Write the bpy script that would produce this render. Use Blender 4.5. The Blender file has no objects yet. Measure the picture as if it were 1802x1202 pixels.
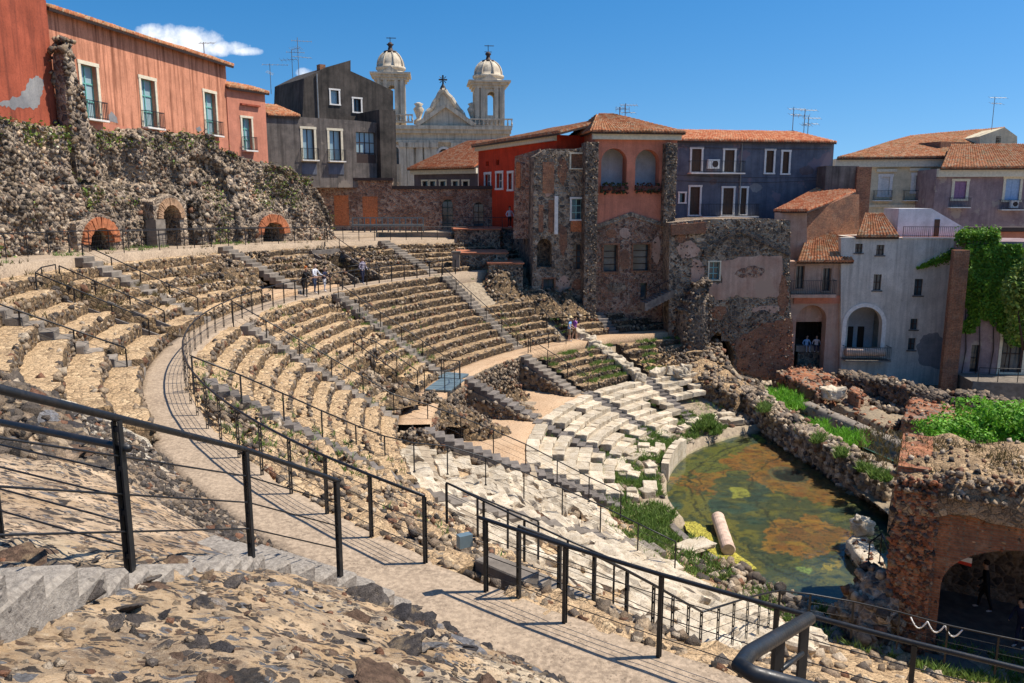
import bpy, bmesh, math, random
import numpy as np
from mathutils import Vector, Matrix
from mathutils.geometry import tessellate_polygon

random.seed(7); rng = np.random.default_rng(11)
scene = bpy.context.scene
col = scene.collection
R = math.radians

# ------------------------------------------------------------------ camera
# the camera stands on the upper ambulatory; world origin = the eye, +Y into the view, metres
FPX, HY = 1400.0, 350.0
PITCH = math.atan((601 - HY) / FPX)
cam_d = bpy.data.cameras.new('Camera'); cam = bpy.data.objects.new('Camera', cam_d); col.objects.link(cam)
cam_d.lens = 36 * FPX / 1802; cam_d.sensor_width = 36; cam_d.clip_end = 3000; cam_d.clip_start = 0.05
cam.rotation_euler = (R(90) - PITCH, 0, 0)
scene.camera = cam

# ------------------------------------------------------------------ light
SUN_EL, SUN_AZ = 60.0, 4.0          # azimuth measured from +X towards +Y
sd = Vector((math.cos(R(SUN_EL)) * math.cos(R(SUN_AZ)), math.cos(R(SUN_EL)) * math.sin(R(SUN_AZ)), math.sin(R(SUN_EL))))
sun_d = bpy.data.lights.new('Sun', 'SUN'); sun = bpy.data.objects.new('Sun', sun_d); col.objects.link(sun)
sun_d.energy = 4.9; sun_d.angle = R(0.5); sun_d.color = (1.0, 0.93, 0.82)
sun.rotation_euler = (-sd).to_track_quat('-Z', 'Y').to_euler(); sun.location = (30, 0, 60)

world = bpy.data.worlds.new('World'); scene.world = world; world.use_nodes = True
wn, wl = world.node_tree.nodes, world.node_tree.links
wn.clear()
wout = wn.new('ShaderNodeOutputWorld'); wbg = wn.new('ShaderNodeBackground'); wbg.inputs[1].default_value = 0.15
sky = wn.new('ShaderNodeTexSky'); sky.sky_type = 'NISHITA'; sky.sun_disc = False
sky.sun_elevation = R(SUN_EL); sky.sun_rotation = R(90 - SUN_AZ)
sky.air_density = 1.0; sky.dust_density = 0.6; sky.ozone_density = 1.0; sky.altitude = 0
# a small fair-weather cumulus and wisps, placed by direction in the sky
tc = wn.new('ShaderNodeTexCoord')
sv_ = wn.new('ShaderNodeVectorMath'); sv_.operation = 'ADD'; wl.new(tc.outputs['Generated'], sv_.inputs[0]); sv_.inputs[1].default_value = (0, 0, .13)      # sky sampled a little higher: no pale band at the horizon
sn_ = wn.new('ShaderNodeVectorMath'); sn_.operation = 'NORMALIZE'; wl.new(sv_.outputs[0], sn_.inputs[0]); wl.new(sn_.outputs[0], sky.inputs[0])
def wmath(op, a, b=None, clamp=False):
    n = wn.new('ShaderNodeMath'); n.operation = op; n.use_clamp = clamp
    for i, v in enumerate((a, b)):
        if v is None: continue
        if hasattr(v, 'links'): wl.new(v, n.inputs[i])
        else: n.inputs[i].default_value = v
    return n.outputs[0]
sep = wn.new('ShaderNodeSeparateXYZ'); wl.new(tc.outputs['Generated'], sep.inputs[0])
az = wmath('DIVIDE', sep.outputs[0], sep.outputs[1]); el = wmath('DIVIDE', sep.outputs[2], sep.outputs[1])
cmb = wn.new('ShaderNodeCombineXYZ'); wl.new(az, cmb.inputs[0]); wl.new(el, cmb.inputs[1])
nz = wn.new('ShaderNodeTexNoise'); nz.inputs['Scale'].default_value = 16; nz.inputs['Detail'].default_value = 9; nz.inputs['Roughness'].default_value = 0.6
wl.new(cmb.outputs[0], nz.inputs['Vector'])
def blob(x, y, rx, ry):
    dx = wmath('DIVIDE', wmath('SUBTRACT', az, x), rx); dy = wmath('DIVIDE', wmath('SUBTRACT', el, y), ry)
    return wmath('SUBTRACT', 1.0, wmath('ADD', wmath('MULTIPLY', dx, dx), wmath('MULTIPLY', dy, dy)))
b = blob(-0.385, 0.186, .048, .021)
for a in ((-0.432, 0.194, .019, .013), (-0.348, 0.177, .036, .011), (-.325, .174, .028, .006), (-.245, .150, .014, .006)):
    b = wmath('MAXIMUM', b, wmath('MULTIPLY', blob(*a), 0.55 if a[0] > -.3 else .9))
cl = wmath('ADD', wmath('MULTIPLY', b, 0.75), wmath('MULTIPLY', wmath('SUBTRACT', nz.outputs[0], 0.5), 3.2))
cl = wmath('MULTIPLY', cl, 1.35, True)
cl = wmath('MULTIPLY', cl, wmath('GREATER_THAN', sep.outputs[1], 0.0))
cl = wmath('MULTIPLY', cl, wmath('MULTIPLY', wmath('ADD', b, .35), 3.0, True))
hsv = wn.new('ShaderNodeHueSaturation'); hsv.inputs['Saturation'].default_value = 1.5; hsv.inputs['Value'].default_value = 0.76
wl.new(sky.outputs[0], hsv.inputs['Color'])
mx = wn.new('ShaderNodeMix'); mx.data_type = 'RGBA'; wl.new(cl, mx.inputs[0]); wl.new(hsv.outputs[0], mx.inputs[6]); mx.inputs[7].default_value = (6.0, 6.1, 6.3, 1)
wl.new(mx.outputs[2], wbg.inputs[0]); wl.new(wbg.outputs[0], wout.inputs[0])

scene.view_settings.view_transform = 'Standard'; scene.view_settings.look = 'None'
scene.view_settings.exposure = 0.4; scene.view_settings.gamma = 1
scene.render.engine = 'CYCLES'; scene.cycles.max_bounces = 5; scene.cycles.diffuse_bounces = 3; scene.cycles.glossy_bounces = 2; scene.cycles.transparent_max_bounces = 4

# ------------------------------------------------------------------ projection helpers (pixel of the 1802x1202 photo -> point at a known depth)
CP, SP = math.cos(PITCH), math.sin(PITCH)
def ray(x, y):
    r = (x - 901) / FPX; u = -(y - 601) / FPX
    return np.array([r, CP + u * SP, u * CP - SP])
def atz(x, y, z):
    d = ray(x, y); return d * (z / d[2])
def aty(x, y, Y):
    d = ray(x, y); return d * (Y / d[1])
CX, CY = 21.6, 36.8                # centre of the theatre's circles
def pol(r, th, z=0.0):
    return np.array([CX + r * math.cos(R(th)), CY + r * math.sin(R(th)), z])
def z_amb(th): return -2.4 + (th - 190) * 0.0164

# ------------------------------------------------------------------ numpy value noise
def _h(ix, iy, iz, s):
    n = (ix * 374761393 + iy * 668265263 + iz * 2147483647 + s * 1274126177) & 0xffffffff
    n = ((n ^ (n >> 13)) * 1274126177) & 0xffffffff
    n = n ^ (n >> 16)
    return (n & 0xffff) / 65535.0
def vnoise(p, s=0):
    p = np.asarray(p, float); f = np.floor(p).astype(np.int64); t = p - f; t = t * t * (3 - 2 * t)
    x, y, z = f[..., 0], f[..., 1], f[..., 2]; u, v, w = t[..., 0], t[..., 1], t[..., 2]
    def c(a, b, d): return _h(x + a, y + b, z + d, s)
    a = (c(0,0,0) * (1-u) + c(1,0,0) * u) * (1-v) + (c(0,1,0) * (1-u) + c(1,1,0) * u) * v
    b = (c(0,0,1) * (1-u) + c(1,0,1) * u) * (1-v) + (c(0,1,1) * (1-u) + c(1,1,1) * u) * v
    return (a * (1-w) + b * w) * 2 - 1
def fbm(p, scale=1.0, oct=4, s=0):
    p = np.asarray(p, float) * scale; o = 0; a = 1.0
    for i in range(oct):
        o = o + a * vnoise(p, s + i * 17); p = p * 2.03; a *= 0.5
    return o

# ------------------------------------------------------------------ materials
MATS = {}
class NT:
    def __init__(s, name, rough=0.9, spec=0.2):
        s.m = bpy.data.materials.new(name); s.m.use_nodes = True; s.t = s.m.node_tree; s.n = s.t.nodes; s.l = s.t.links
        s.b = s.n['Principled BSDF']; s.b.inputs['Roughness'].default_value = rough; s.b.inputs['Specular IOR Level'].default_value = spec
        s.geo = s.n.new('ShaderNodeNewGeometry'); s.pos = s.geo.outputs['Position']; MATS[name] = s.m
    def lk(s, a, b):
        if hasattr(a, 'links'): s.l.new(a, b)
        else: b.default_value = a
    def stretch(s, v, sc):
        n = s.n.new('ShaderNodeVectorMath'); n.operation = 'MULTIPLY'; s.lk(v, n.inputs[0]); n.inputs[1].default_value = sc; return n.outputs[0]
    def noise(s, scale, detail=6, rough=0.6, v=None, dist=0.0):
        n = s.n.new('ShaderNodeTexNoise'); n.inputs['Scale'].default_value = scale; n.inputs['Detail'].default_value = detail
        n.inputs['Roughness'].default_value = rough; n.inputs['Distortion'].default_value = dist; s.lk(v or s.pos, n.inputs['Vector']); return n.outputs[0]
    def voro(s, scale, feat='F1', v=None, out='Distance', rnd=1.0):
        n = s.n.new('ShaderNodeTexVoronoi'); n.feature = feat; n.inputs['Scale'].default_value = scale; n.inputs['Randomness'].default_value = rnd
        s.lk(v or s.pos, n.inputs['Vector']); return n.outputs[out]
    def ramp(s, f, stops, interp='LINEAR'):
        n = s.n.new('ShaderNodeValToRGB'); n.color_ramp.interpolation = interp; e = n.color_ramp.elements
        while len(e) < len(stops): e.new(0.5)
        for i, (p, c) in enumerate(stops):
            e[i].position = p; e[i].color = (c, c, c, 1) if isinstance(c, (int, float)) else (*c, 1)
        s.lk(f, n.inputs[0]); return n.outputs[0]
    def mix(s, f, a, b, mode='MIX'):
        n = s.n.new('ShaderNodeMix'); n.data_type = 'RGBA'; n.blend_type = mode; s.lk(f, n.inputs[0])
        for i, v in ((6, a), (7, b)):
            if isinstance(v, tuple) and len(v) == 3: v = (*v, 1)
            s.lk(v, n.inputs[i])
        return n.outputs[2]
    def math(s, op, a, b=0.0, clamp=False):
        n = s.n.new('ShaderNodeMath'); n.operation = op; n.use_clamp = clamp; s.lk(a, n.inputs[0]); s.lk(b, n.inputs[1]); return n.outputs[0]
    def attr(s, name='tint'):
        n = s.n.new('ShaderNodeAttribute'); n.attribute_name = name; return n.outputs['Color']
    def col(s, c):
        if isinstance(c, tuple): c = (*c, 1) if len(c) == 3 else c
        s.lk(c, s.b.inputs['Base Color']); return s
    def bump(s, h, strength=0.5, dist=0.05):
        n = s.n.new('ShaderNodeBump'); n.inputs['Strength'].default_value = strength; n.inputs['Distance'].default_value = dist
        s.lk(h, n.inputs['Height']); s.l.new(n.outputs[0], s.b.inputs['Normal']); return s

def m_rubble(name, k=1.0, sc=9.0):           # tint attribute x grain
    t = NT(name); n = t.noise(sc, 8, 0.7); n2 = t.noise(sc * 5, 4, .6)
    c = t.mix(1.0, t.attr(), t.ramp(n, [(0.28, .35 * k), (.5, 1.0 * k), (.75, 1.7 * k)]), 'MULTIPLY')
    t.col(t.mix(t.ramp(n2, [(.55, 0.0), (.75, .4)]), c, (.42 * k, .34 * k, .24 * k))); t.bump(t.math('ADD', n, n2), .8, .06)
m_rubble('rubble'); m_rubble('foreground_stone', 1.0, 14)
def m_earth(name, a, b, d, sc=1.2, peb=7.0, amt=.55, bump=.7):
    t = NT(name, .95, .1); n = t.noise(sc, 8, .65); f = t.noise(sc * 14, 6, .7)
    c = t.mix(t.ramp(n, [(.35, 0), (.65, 1)]), a, b)
    c = t.mix(t.ramp(f, [(.42, 0.0), (.62, .75)]), c, tuple(min(.9, v * 1.45) for v in b))
    w = t.math('ADD', t.voro(peb), t.math('MULTIPLY', f, .35))
    pm = t.math('MULTIPLY', t.ramp(w, [(.36, 1.0), (.46, 0.0)]), t.ramp(t.noise(sc * 2.2, 3, .5), [(.45, 0), (.6, amt)]))
    c = t.mix(pm, c, d); t.col(c); t.bump(t.math('ADD', f, t.math('MULTIPLY', pm, .6)), bump, .05)
def m_cobble(name, pal, joint, sand, sc=5.5, sandy=.5):
    """worn stones set in mortar"""
    t = NT(name, .95, .1); w = t.noise(7, 3, .6); dv = t.n.new('ShaderNodeVectorMath'); dv.operation = 'MULTIPLY_ADD'; t.l.new(w, dv.inputs[0]); dv.inputs[1].default_value = (.10, .10, .10); t.l.new(t.pos, dv.inputs[2]); p = dv.outputs[0]
    v = t.voro(sc, out='Color', v=p); e = t.voro(sc, 'DISTANCE_TO_EDGE', v=p); f = t.noise(24, 6, .72); n = t.noise(1.1, 6, .65); g = t.noise(55, 3, .6)
    sx = t.n.new('ShaderNodeSeparateColor'); t.l.new(v, sx.inputs[0]); c = t.ramp(sx.outputs[0], [(i / (len(pal) - 1), q) for i, q in enumerate(pal)], 'CONSTANT')
    c = t.mix(1.0, c, t.ramp(f, [(.28, .42), (.5, 1.0), (.72, 1.6)]), 'MULTIPLY')
    sm = t.math('MULTIPLY', t.ramp(t.math('ADD', n, t.math('MULTIPLY', t.math('SUBTRACT', f, .5), .8)), [(.42, 0.0), (.58, 1.0)]), sandy)
    c = t.mix(t.ramp(e, [(.03, .95), (.11, 0.0)]), c, joint); c = t.mix(sm, c, t.mix(t.ramp(f, [(.35, 0), (.65, 1)]), tuple(x * .62 for x in sand), tuple(min(.9, x * 1.25) for x in sand)))
    c = t.mix(t.ramp(f, [(.33, .7), (.42, 0)]), c, (.05, .042, .036)); t.col(c)
    t.bump(t.math('ADD', t.ramp(e, [(0, 0), (.2, 1)]), t.math('ADD', f, g)), .85, .05)
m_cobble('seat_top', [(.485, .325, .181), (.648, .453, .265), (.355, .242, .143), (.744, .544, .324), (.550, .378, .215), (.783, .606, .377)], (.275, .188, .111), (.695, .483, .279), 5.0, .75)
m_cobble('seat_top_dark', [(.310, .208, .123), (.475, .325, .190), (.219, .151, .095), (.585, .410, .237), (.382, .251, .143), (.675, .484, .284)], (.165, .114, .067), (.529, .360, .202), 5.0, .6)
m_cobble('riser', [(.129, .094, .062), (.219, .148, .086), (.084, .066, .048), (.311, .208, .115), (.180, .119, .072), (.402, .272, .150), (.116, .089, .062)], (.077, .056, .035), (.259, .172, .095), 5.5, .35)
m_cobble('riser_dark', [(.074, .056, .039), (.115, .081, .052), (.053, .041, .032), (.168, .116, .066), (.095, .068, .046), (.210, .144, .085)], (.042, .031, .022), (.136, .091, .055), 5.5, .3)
m_earth('mortar', (.354, .225, .118), (.478, .343, .197), (.094, .078, .063), .9, 8.0, .8)
m_earth('dirt', (.32, .2, .115), (.43, .3, .19), (.2, .13, .08), .8, 9.0, .3, .4)
m_earth('path', (.232, .175, .125), (.349, .267, .189), (.139, .104, .075), .9, 16.0, .5, .5)
m_earth('ground', (.22, .17, .12), (.3, .24, .17), (.1, .09, .08), .3, 3.0, .4)
m_earth('stage_floor', (.16, .13, .10), (.27, .21, .14), (.06, .05, .04), .7, 4.0, .8)
def m_tintearth(name):                        # foreground slope: regions given by the tint attribute, lava stones set flush in the mortar
    t = NT(name, .95, .1); f = t.noise(22, 8, .75); n = t.noise(2.2, 6, .6); g = t.noise(70, 4, .65)
    dv = t.n.new('ShaderNodeVectorMath'); dv.operation = 'MULTIPLY_ADD'; t.l.new(t.noise(6, 4, .65), dv.inputs[0]); dv.inputs[1].default_value = (.16, .16, .16); t.l.new(t.pos, dv.inputs[2]); p = dv.outputs[0]
    c = t.mix(1.0, t.attr(), t.ramp(n, [(.3, .85), (.5, 1.4), (.7, 1.95)]), 'MULTIPLY'); c = t.mix(t.ramp(t.noise(.9, 6, .7), [(.50, 0), (.64, .5)]), c, (.50, .31, .15)); c = t.mix(t.ramp(t.noise(1.6, 6, .7), [(.50, 0), (.64, .75)]), c, (.24, .19, .145))
    c = t.mix(t.ramp(f, [(.34, .8), (.46, 0.0)]), c, t.mix(1.0, t.attr(), (.33, .25, .2), 'MULTIPLY')); c = t.mix(t.ramp(f, [(.55, 0.0), (.68, .75)]), c, (.62, .50, .35))
    hs = None
    for sc, keep, dens, thr in ((4.0, .72, .55, .16), (8.5, .66, .6, .08), (18.0, .6, .7, .05)):
        v = t.voro(sc, out='Color', v=p); e = t.voro(sc, 'DISTANCE_TO_EDGE', v=p); sx = t.n.new('ShaderNodeSeparateColor'); t.l.new(v, sx.inputs[0])
        m = t.math('MULTIPLY', t.ramp(t.math('ADD', e, t.math('MULTIPLY', t.math('SUBTRACT', f, .5), .12)), [(thr, 0), (thr + .03, 1)]), t.ramp(sx.outputs[0], [(keep, 0), (keep + .01, 1)])); m = t.math('MULTIPLY', m, t.ramp(t.noise(sc * .22, 3, .5), [(.40, 0), (.5, 1)]))
        sc_ = t.mix(1.0, t.ramp(sx.outputs[1], [(0, (.05, .045, .043)), (.4, (.09, .075, .065)), (.62, (.15, .15, .155)), (.8, (.13, .085, .06)), (1, (.21, .205, .20))], 'CONSTANT'), t.ramp(f, [(.3, .5), (.55, 1.1), (.75, 2.2)]), 'MULTIPLY')
        c = t.mix(t.math('MULTIPLY', m, .95), c, sc_); hs = m if hs is None else t.math('MAXIMUM', hs, m)
    t.col(c); t.bump(t.math('ADD', t.math('ADD', f, g), t.math('MULTIPLY', hs, .4)), .8, .04)
m_tintearth('slope_mortar')
def m_marble():
    t = NT('marble', .8, .2); n = t.noise(2.3, 8, .65); f = t.noise(17, 6, .7)
    c = t.mix(t.ramp(n, [(.3, 0), (.62, 1)]), (.42, .33, .22), (.64, .55, .42)); c = t.mix(t.ramp(f, [(.34, .9), (.47, 0)]), c, (.17, .13, .09))
    obj = t.n.new('ShaderNodeObjectInfo'); c = t.mix(1.0, c, t.ramp(obj.outputs['Random'], [(0, .72), (1, 1.12)]), 'MULTIPLY'); t.col(c); t.bump(f, .6, .03)
m_marble()
def m_lava(name, a, b):
    t = NT(name, .9, .2); n = t.noise(3, 6, .6); f = t.noise(30, 4, .6); obj = t.n.new('ShaderNodeObjectInfo')
    c = t.mix(t.ramp(n, [(.35, 0), (.65, 1)]), a, b); c = t.mix(1.0, c, t.ramp(obj.outputs['Random'], [(0, .75), (1, 1.2)]), 'MULTIPLY'); t.col(c); t.bump(f, .4, .02)
m_lava('step_stone', (.115, .10, .09), (.21, .18, .155)); m_lava('step_light', (.16, .135, .11), (.26, .22, .18))
def m_plain(name, c, rough=.6, spec=.3, metal=0.0, var=.12, sc=5):
    t = NT(name, rough, spec); n = t.noise(sc, 6, .6)
    t.col(t.mix(t.ramp(n, [(.3, 0), (.7, 1)]), tuple(v * (1 - var * 1.5) for v in c), tuple(min(1, v * (1 + var)) for v in c))); t.b.inputs['Metallic'].default_value = metal
def m_paint_metal():
    t = NT('rail_metal', .42, .5); n = t.noise(9, 5, .6); f = t.noise(60, 3, .6)
    t.col(t.mix(t.ramp(n, [(.5, 0), (.75, .7)]), (.018, .02, .023), (.055, .045, .04))); t.b.inputs['Metallic'].default_value = .35
    t.lk(t.ramp(f, [(.3, .32), (.7, .55)]), t.b.inputs['Roughness'])
m_paint_metal()
m_plain('rail_grey', (.25, .25, .24), .5, .4, .3)

# ------------------------------------------------------------------ mesh helpers
def mesh_from(name, V, F, mat, smooth=False, tint=None, uvtint=None):
    V = np.asarray(V, dtype=np.float32).reshape(-1, 3)
    me = bpy.data.meshes.new(name)
    if isinstance(F, np.ndarray):
        k = F.shape[1]; n = len(F)
        me.vertices.add(len(V)); me.vertices.foreach_set('co', V.ravel())
        me.loops.add(n * k); me.loops.foreach_set('vertex_index', F.astype(np.int32).ravel())
        me.polygons.add(n); me.polygons.foreach_set('loop_start', np.arange(0, n * k, k, dtype=np.int32))
        me.update(calc_edges=True); me.validate()
    else:
        me.from_pydata([tuple(map(float, v)) for v in V], [], F)
    for mm in (mat if isinstance(mat, (list, tuple)) else [mat]): me.materials.append(MATS[mm])
    if tint is not None:
        a = me.color_attributes.new('tint', 'FLOAT_COLOR', 'POINT'); tint = np.asarray(tint, dtype=np.float32)
        if tint.ndim == 1: tint = np.tile(tint, (len(V), 1))
        a.data.foreach_set('color', np.concatenate([tint, np.ones((len(V), 1), np.float32)], 1).ravel())
    if smooth: me.polygons.foreach_set('use_smooth', np.ones(len(me.polygons), bool))
    return me
def wloc(o):
    v = Vector((0, 0, 0))
    while o is not None: v += o.location; o = o.parent
    return v
def obj(name, me, parent=None, loc=None, rot=None, world_verts=True, scale=None):
    """link a mesh; loc is in world space. With world_verts the mesh already holds world coordinates."""
    o = bpy.data.objects.new(name, me); col.objects.link(o)
    base = wloc(parent) if parent else Vector((0, 0, 0))
    o.parent = parent
    o.location = (Vector(loc) if loc is not None else Vector((0, 0, 0))) - base
    if rot is not None: o.rotation_euler = rot
    if scale is not None: o.scale = scale
    return o
def tag(o, label, cat, group=None):
    o['label'] = label; o['category'] = cat
    if group: o['group'] = group
    return o
def struct(o): o['kind'] = 'structure'; return o
def stuff(o): o['kind'] = 'stuff'; return o
def thing(name, label, cat, loc, group=None):
    o = bpy.data.objects.new(name, None); col.objects.link(o); o.location = Vector([float(v) for v in loc]); o.empty_display_size = .2
    return tag(o, label, cat, group)

class MB:
    def __init__(s): s.v = []; s.f = []; s.t = []
    def add(s, V, F, tint=None):
        b = len(s.v); s.v += [tuple(map(float, p)) for p in V]; s.f += [tuple(i + b for i in f) for f in F]
        return s
    def box(s, c, size, rz=0.0, ax=None):
        hx, hy, hz = [v / 2 for v in size]; M = Matrix.Rotation(rz, 3, 'Z') if ax is None else ax
        V = []
        for z in (-hz, hz):
            for x, y in ((-hx, -hy), (hx, -hy), (hx, hy), (-hx, hy)): V.append(np.array(c, float) + np.array(M @ Vector((x, y, z))))
        return s.add(V, [(3, 2, 1, 0), (4, 5, 6, 7), (0, 1, 5, 4), (1, 2, 6, 5), (2, 3, 7, 6), (3, 0, 4, 7)])
    def tube(s, pts, r, n=8, closed_ends=True):
        pts = [Vector([float(a) for a in p]) for p in pts]; rr = r if isinstance(r, (list, tuple)) else [r] * len(pts)
        V = []; up = Vector((0, 0, 1))
        for i, p in enumerate(pts):
            d = (pts[min(i + 1, len(pts) - 1)] - pts[max(i - 1, 0)]).normalized()
            a = d.cross(up)
            if a.length < 1e-3: a = d.cross(Vector((1, 0, 0)))
            a.normalize(); b = a.cross(d).normalized()
            for k in range(n):
                t = 2 * math.pi * k / n; V.append(p + (a * math.cos(t) + b * math.sin(t)) * rr[i])
        F = [(i * n + k, i * n + (k + 1) % n, (i + 1) * n + (k + 1) % n, (i + 1) * n + k) for i in range(len(pts) - 1) for k in range(n)]
        if closed_ends: F += [tuple(range(n - 1, -1, -1)), tuple((len(pts) - 1) * n + k for k in range(n))]
        return s.add(V, F)
    def lathe(s, c, prof, n=16, sq=None):
        c = np.array(c, float); V = []
        for r, z in prof:
            for k in range(n):
                t = 2 * math.pi * (k + .5) / n; V.append(c + np.array([r * math.cos(t), r * math.sin(t), z]))
        F = [(i * n + k, i * n + (k + 1) % n, (i + 1) * n + (k + 1) % n, (i + 1) * n + k) for i in range(len(prof) - 1) for k in range(n)]
        F += [tuple(range(n - 1, -1, -1)), tuple((len(prof) - 1) * n + k for k in range(n))]
        return s.add(V, F)
    def build(s, name, mat, parent=None, smooth=False, tint=None):
        base = wloc(parent) if parent else Vector((0, 0, 0))
        V = np.array(s.v, float) - np.array(base)
        me = mesh_from(name, V, s.f, mat, smooth, tint)
        o = bpy.data.objects.new(name, me); col.objects.link(o); o.parent = parent
        return o

def grid_mesh(name, Pn, mat, parent=None, smooth=False, tint=None, skip=None, flip=False, closed=False):
    """Pn: (m, n, 3) array of world points"""
    m, n = Pn.shape[:2]; idx = np.arange(m * n).reshape(m, n)
    F = np.stack([idx[:-1, :-1], idx[1:, :-1], idx[1:, 1:], idx[:-1, 1:]], -1)
    if skip is not None: F = F[~skip[:m - 1, :n - 1]]
    F = F.reshape(-1, 4)
    if flip: F = F[:, ::-1]
    base = np.array(wloc(parent)) if parent else np.zeros(3)
    me = mesh_from(name, Pn.reshape(-1, 3) - base, F, mat, smooth, None if tint is None else tint.reshape(-1, 3))
    o = bpy.data.objects.new(name, me); col.objects.link(o); o.parent = parent
    return o

# ------------------------------------------------------------------ rocks
def ico(sub):
    bm = bmesh.new(); bmesh.ops.create_icosphere(bm, subdivisions=sub, radius=1.0)
    V = np.array([v.co[:] for v in bm.verts]); F = np.array([[v.index for v in f.verts] for f in bm.faces]); bm.free(); return V, F
ICO = {1: ico(1), 2: ico(2), 3: ico(3)}
def cube_rock(sub):
    bm = bmesh.new(); bmesh.ops.create_cube(bm, size=1.7)
    if sub: bmesh.ops.subdivide_edges(bm, edges=list(bm.edges), cuts=sub, use_grid_fill=True)
    bmesh.ops.triangulate(bm, faces=list(bm.faces))
    V = np.array([v.co[:] for v in bm.verts]); F = np.array([[v.index for v in f.verts] for f in bm.faces]); bm.free()
    if sub: V = V * .55 + .5 * V / np.linalg.norm(V, axis=1, keepdims=True)
    return V, F
CUBE = {1: cube_rock(0), 2: cube_rock(1)}
LAVA = np.array([(.06, .052, .047), (.09, .075, .065), (.14, .112, .09), (.19, .145, .105), (.26, .19, .13), (.36, .27, .18), (.20, .10, .06), (.46, .37, .27)])
def tints(n, w, pal=LAVA):
    w = np.array(w, float); w /= w.sum(); c = pal[rng.choice(len(pal), n, p=w)]
    return np.clip(c * rng.uniform(.75, 1.3, (n, 1)), 0, .9)
def rocks(pos, size, tint, sub=1, flat=None):
    """one combined mesh of irregular stones: (V, F, T)"""
    pos = np.asarray(pos, float); n = len(pos); V0, F0 = CUBE[sub]; k = len(V0)
    size = np.asarray(size, float) * .78
    if size.ndim == 1: size = size[:, None] * rng.uniform(.7, 1.3, (n, 3))
    V = (V0[None] + rng.uniform(-.33, .33, (n, k, 3)) * (1.0 if sub == 1 else .55)) * size[:, None, :]
    q = rng.normal(size=(n, 4)); q /= np.linalg.norm(q, axis=1, keepdims=True); w, x, y, z = q.T
    M = np.stack([1-2*(y*y+z*z), 2*(x*y-z*w), 2*(x*z+y*w), 2*(x*y+z*w), 1-2*(x*x+z*z), 2*(y*z-x*w), 2*(x*z-y*w), 2*(y*z+x*w), 1-2*(x*x+y*y)], -1).reshape(n, 3, 3)
    V = np.einsum('nij,nkj->nki', M, V)
    if flat is not None: V = V * np.asarray(flat)
    V = V + pos[:, None]
    F = (F0[None] + (np.arange(n) * k)[:, None, None]).reshape(-1, 3)
    return V.reshape(-1, 3), F, np.repeat(tint, k, 0)
def rock_obj(name, sets, parent=None, mat='rubble'):
    Vs, Fs, Ts, b = [], [], [], 0
    for V, F, T in sets:
        Vs.append(V); Fs.append(F + b); Ts.append(T); b += len(V)
    base = np.array(wloc(parent)) if parent else np.zeros(3)
    me = mesh_from(name, np.concatenate(Vs) - base, np.concatenate(Fs), mat, False, np.concatenate(Ts))
    o = bpy.data.objects.new(name, me); col.objects.link(o); o.parent = parent
    return stuff(o)
# ------------------------------------------------------------------ terrain
STAIRS = [121, 142, 162.5, 183, 203, 229.6]
def sstep(a, b, x):
    t = np.clip((x - a) / (b - a), 0, 1); return t * t * (3 - 2 * t)
def base_profile(r, th):
    za = z_amb(th)
    z = np.interp(r, [0, 13.6, 14.0, 16.7, 21.2, 25.3, 25.5, 26.9, 33.5, 35.9], [-15.3, -15.3, -14.35, -14.4, -12.75, -11.0, -10.6, -10.6, -6.35, -5.9])
    z = np.where((th > 190) & (r < 15.35), -15.3, z)
    z = np.where(r > 35.9, np.interp(r, [35.6, 41.5, 42.2], [0, .9, 1]) * (za - .35 + 6.3) - 6.3, z)
    flat = ((th > 144.5) & (th < 187)).astype(float)
    z = np.where((r > 20.5) & (r < 25.45), z * (1 - flat) + flat * -12.28, z)
    return z
rs = np.concatenate([np.linspace(0, 13.4, 6), [13.6, 14.0], np.linspace(14.6, 15.2, 2), [15.4, 15.7], np.linspace(16.2, 20.4, 6), [20.6, 21.2], np.linspace(22, 25, 5), [25.3, 25.46, 25.6, 26.9], np.linspace(27.5, 33.5, 10), [35.9], np.linspace(36.5, 40.7, 7), [41.5, 46, 60, 90, 150, 300, 800]])
ths = np.linspace(0, 360, 361)
RR, TT = np.meshgrid(rs, ths)
s = sstep(99, 103.5, TT) * (1 - sstep(262, 268, TT))
Zb = base_profile(RR, TT); low = np.where(RR > 60, -15.3, -15.3); Z = low * (1 - s) + Zb * s
Z = Z + np.where((RR > 14.5) & (RR < 41), fbm(np.stack([RR * np.cos(np.radians(TT)), RR * np.sin(np.radians(TT)), Z], -1), .6, 3) * .06, 0)
Pg = np.stack([CX + RR * np.cos(np.radians(TT)), CY + RR * np.sin(np.radians(TT)), Z], -1)
struct(grid_mesh('ground', Pg, 'ground'))

def arc_sheet(name, r0, r1, t0, t1, zf, mat, nr=4, step=.35, amp=.02, parent=None, thick=.0, skirt=.5, tint=None):
    n = max(3, int(abs(t1 - t0) * R(1) * r1 / step)); th = np.linspace(t0, t1, n); rr = np.linspace(r0, r1, nr)
    rr = np.concatenate([[r0 + .001], rr, [r1 - .001]]); T, Q = np.meshgrid(th, rr, indexing='ij')
    Zs = np.vectorize(zf)(Q, T) if callable(zf) else np.full(T.shape, zf, float)
    P = np.stack([CX + Q * np.cos(np.radians(T)), CY + Q * np.sin(np.radians(T)), Zs], -1)
    P[..., 2] += fbm(P, 1.5, 3) * amp
    edge = fbm(P, 2.2, 3, 5) * .05
    P[..., 0] += edge * np.cos(np.radians(T)); P[..., 1] += edge * np.sin(np.radians(T))
    P[:, 0, 2] -= skirt; P[:, -1, 2] -= skirt
    return grid_mesh(name, P, mat, parent, tint=tint)

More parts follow.
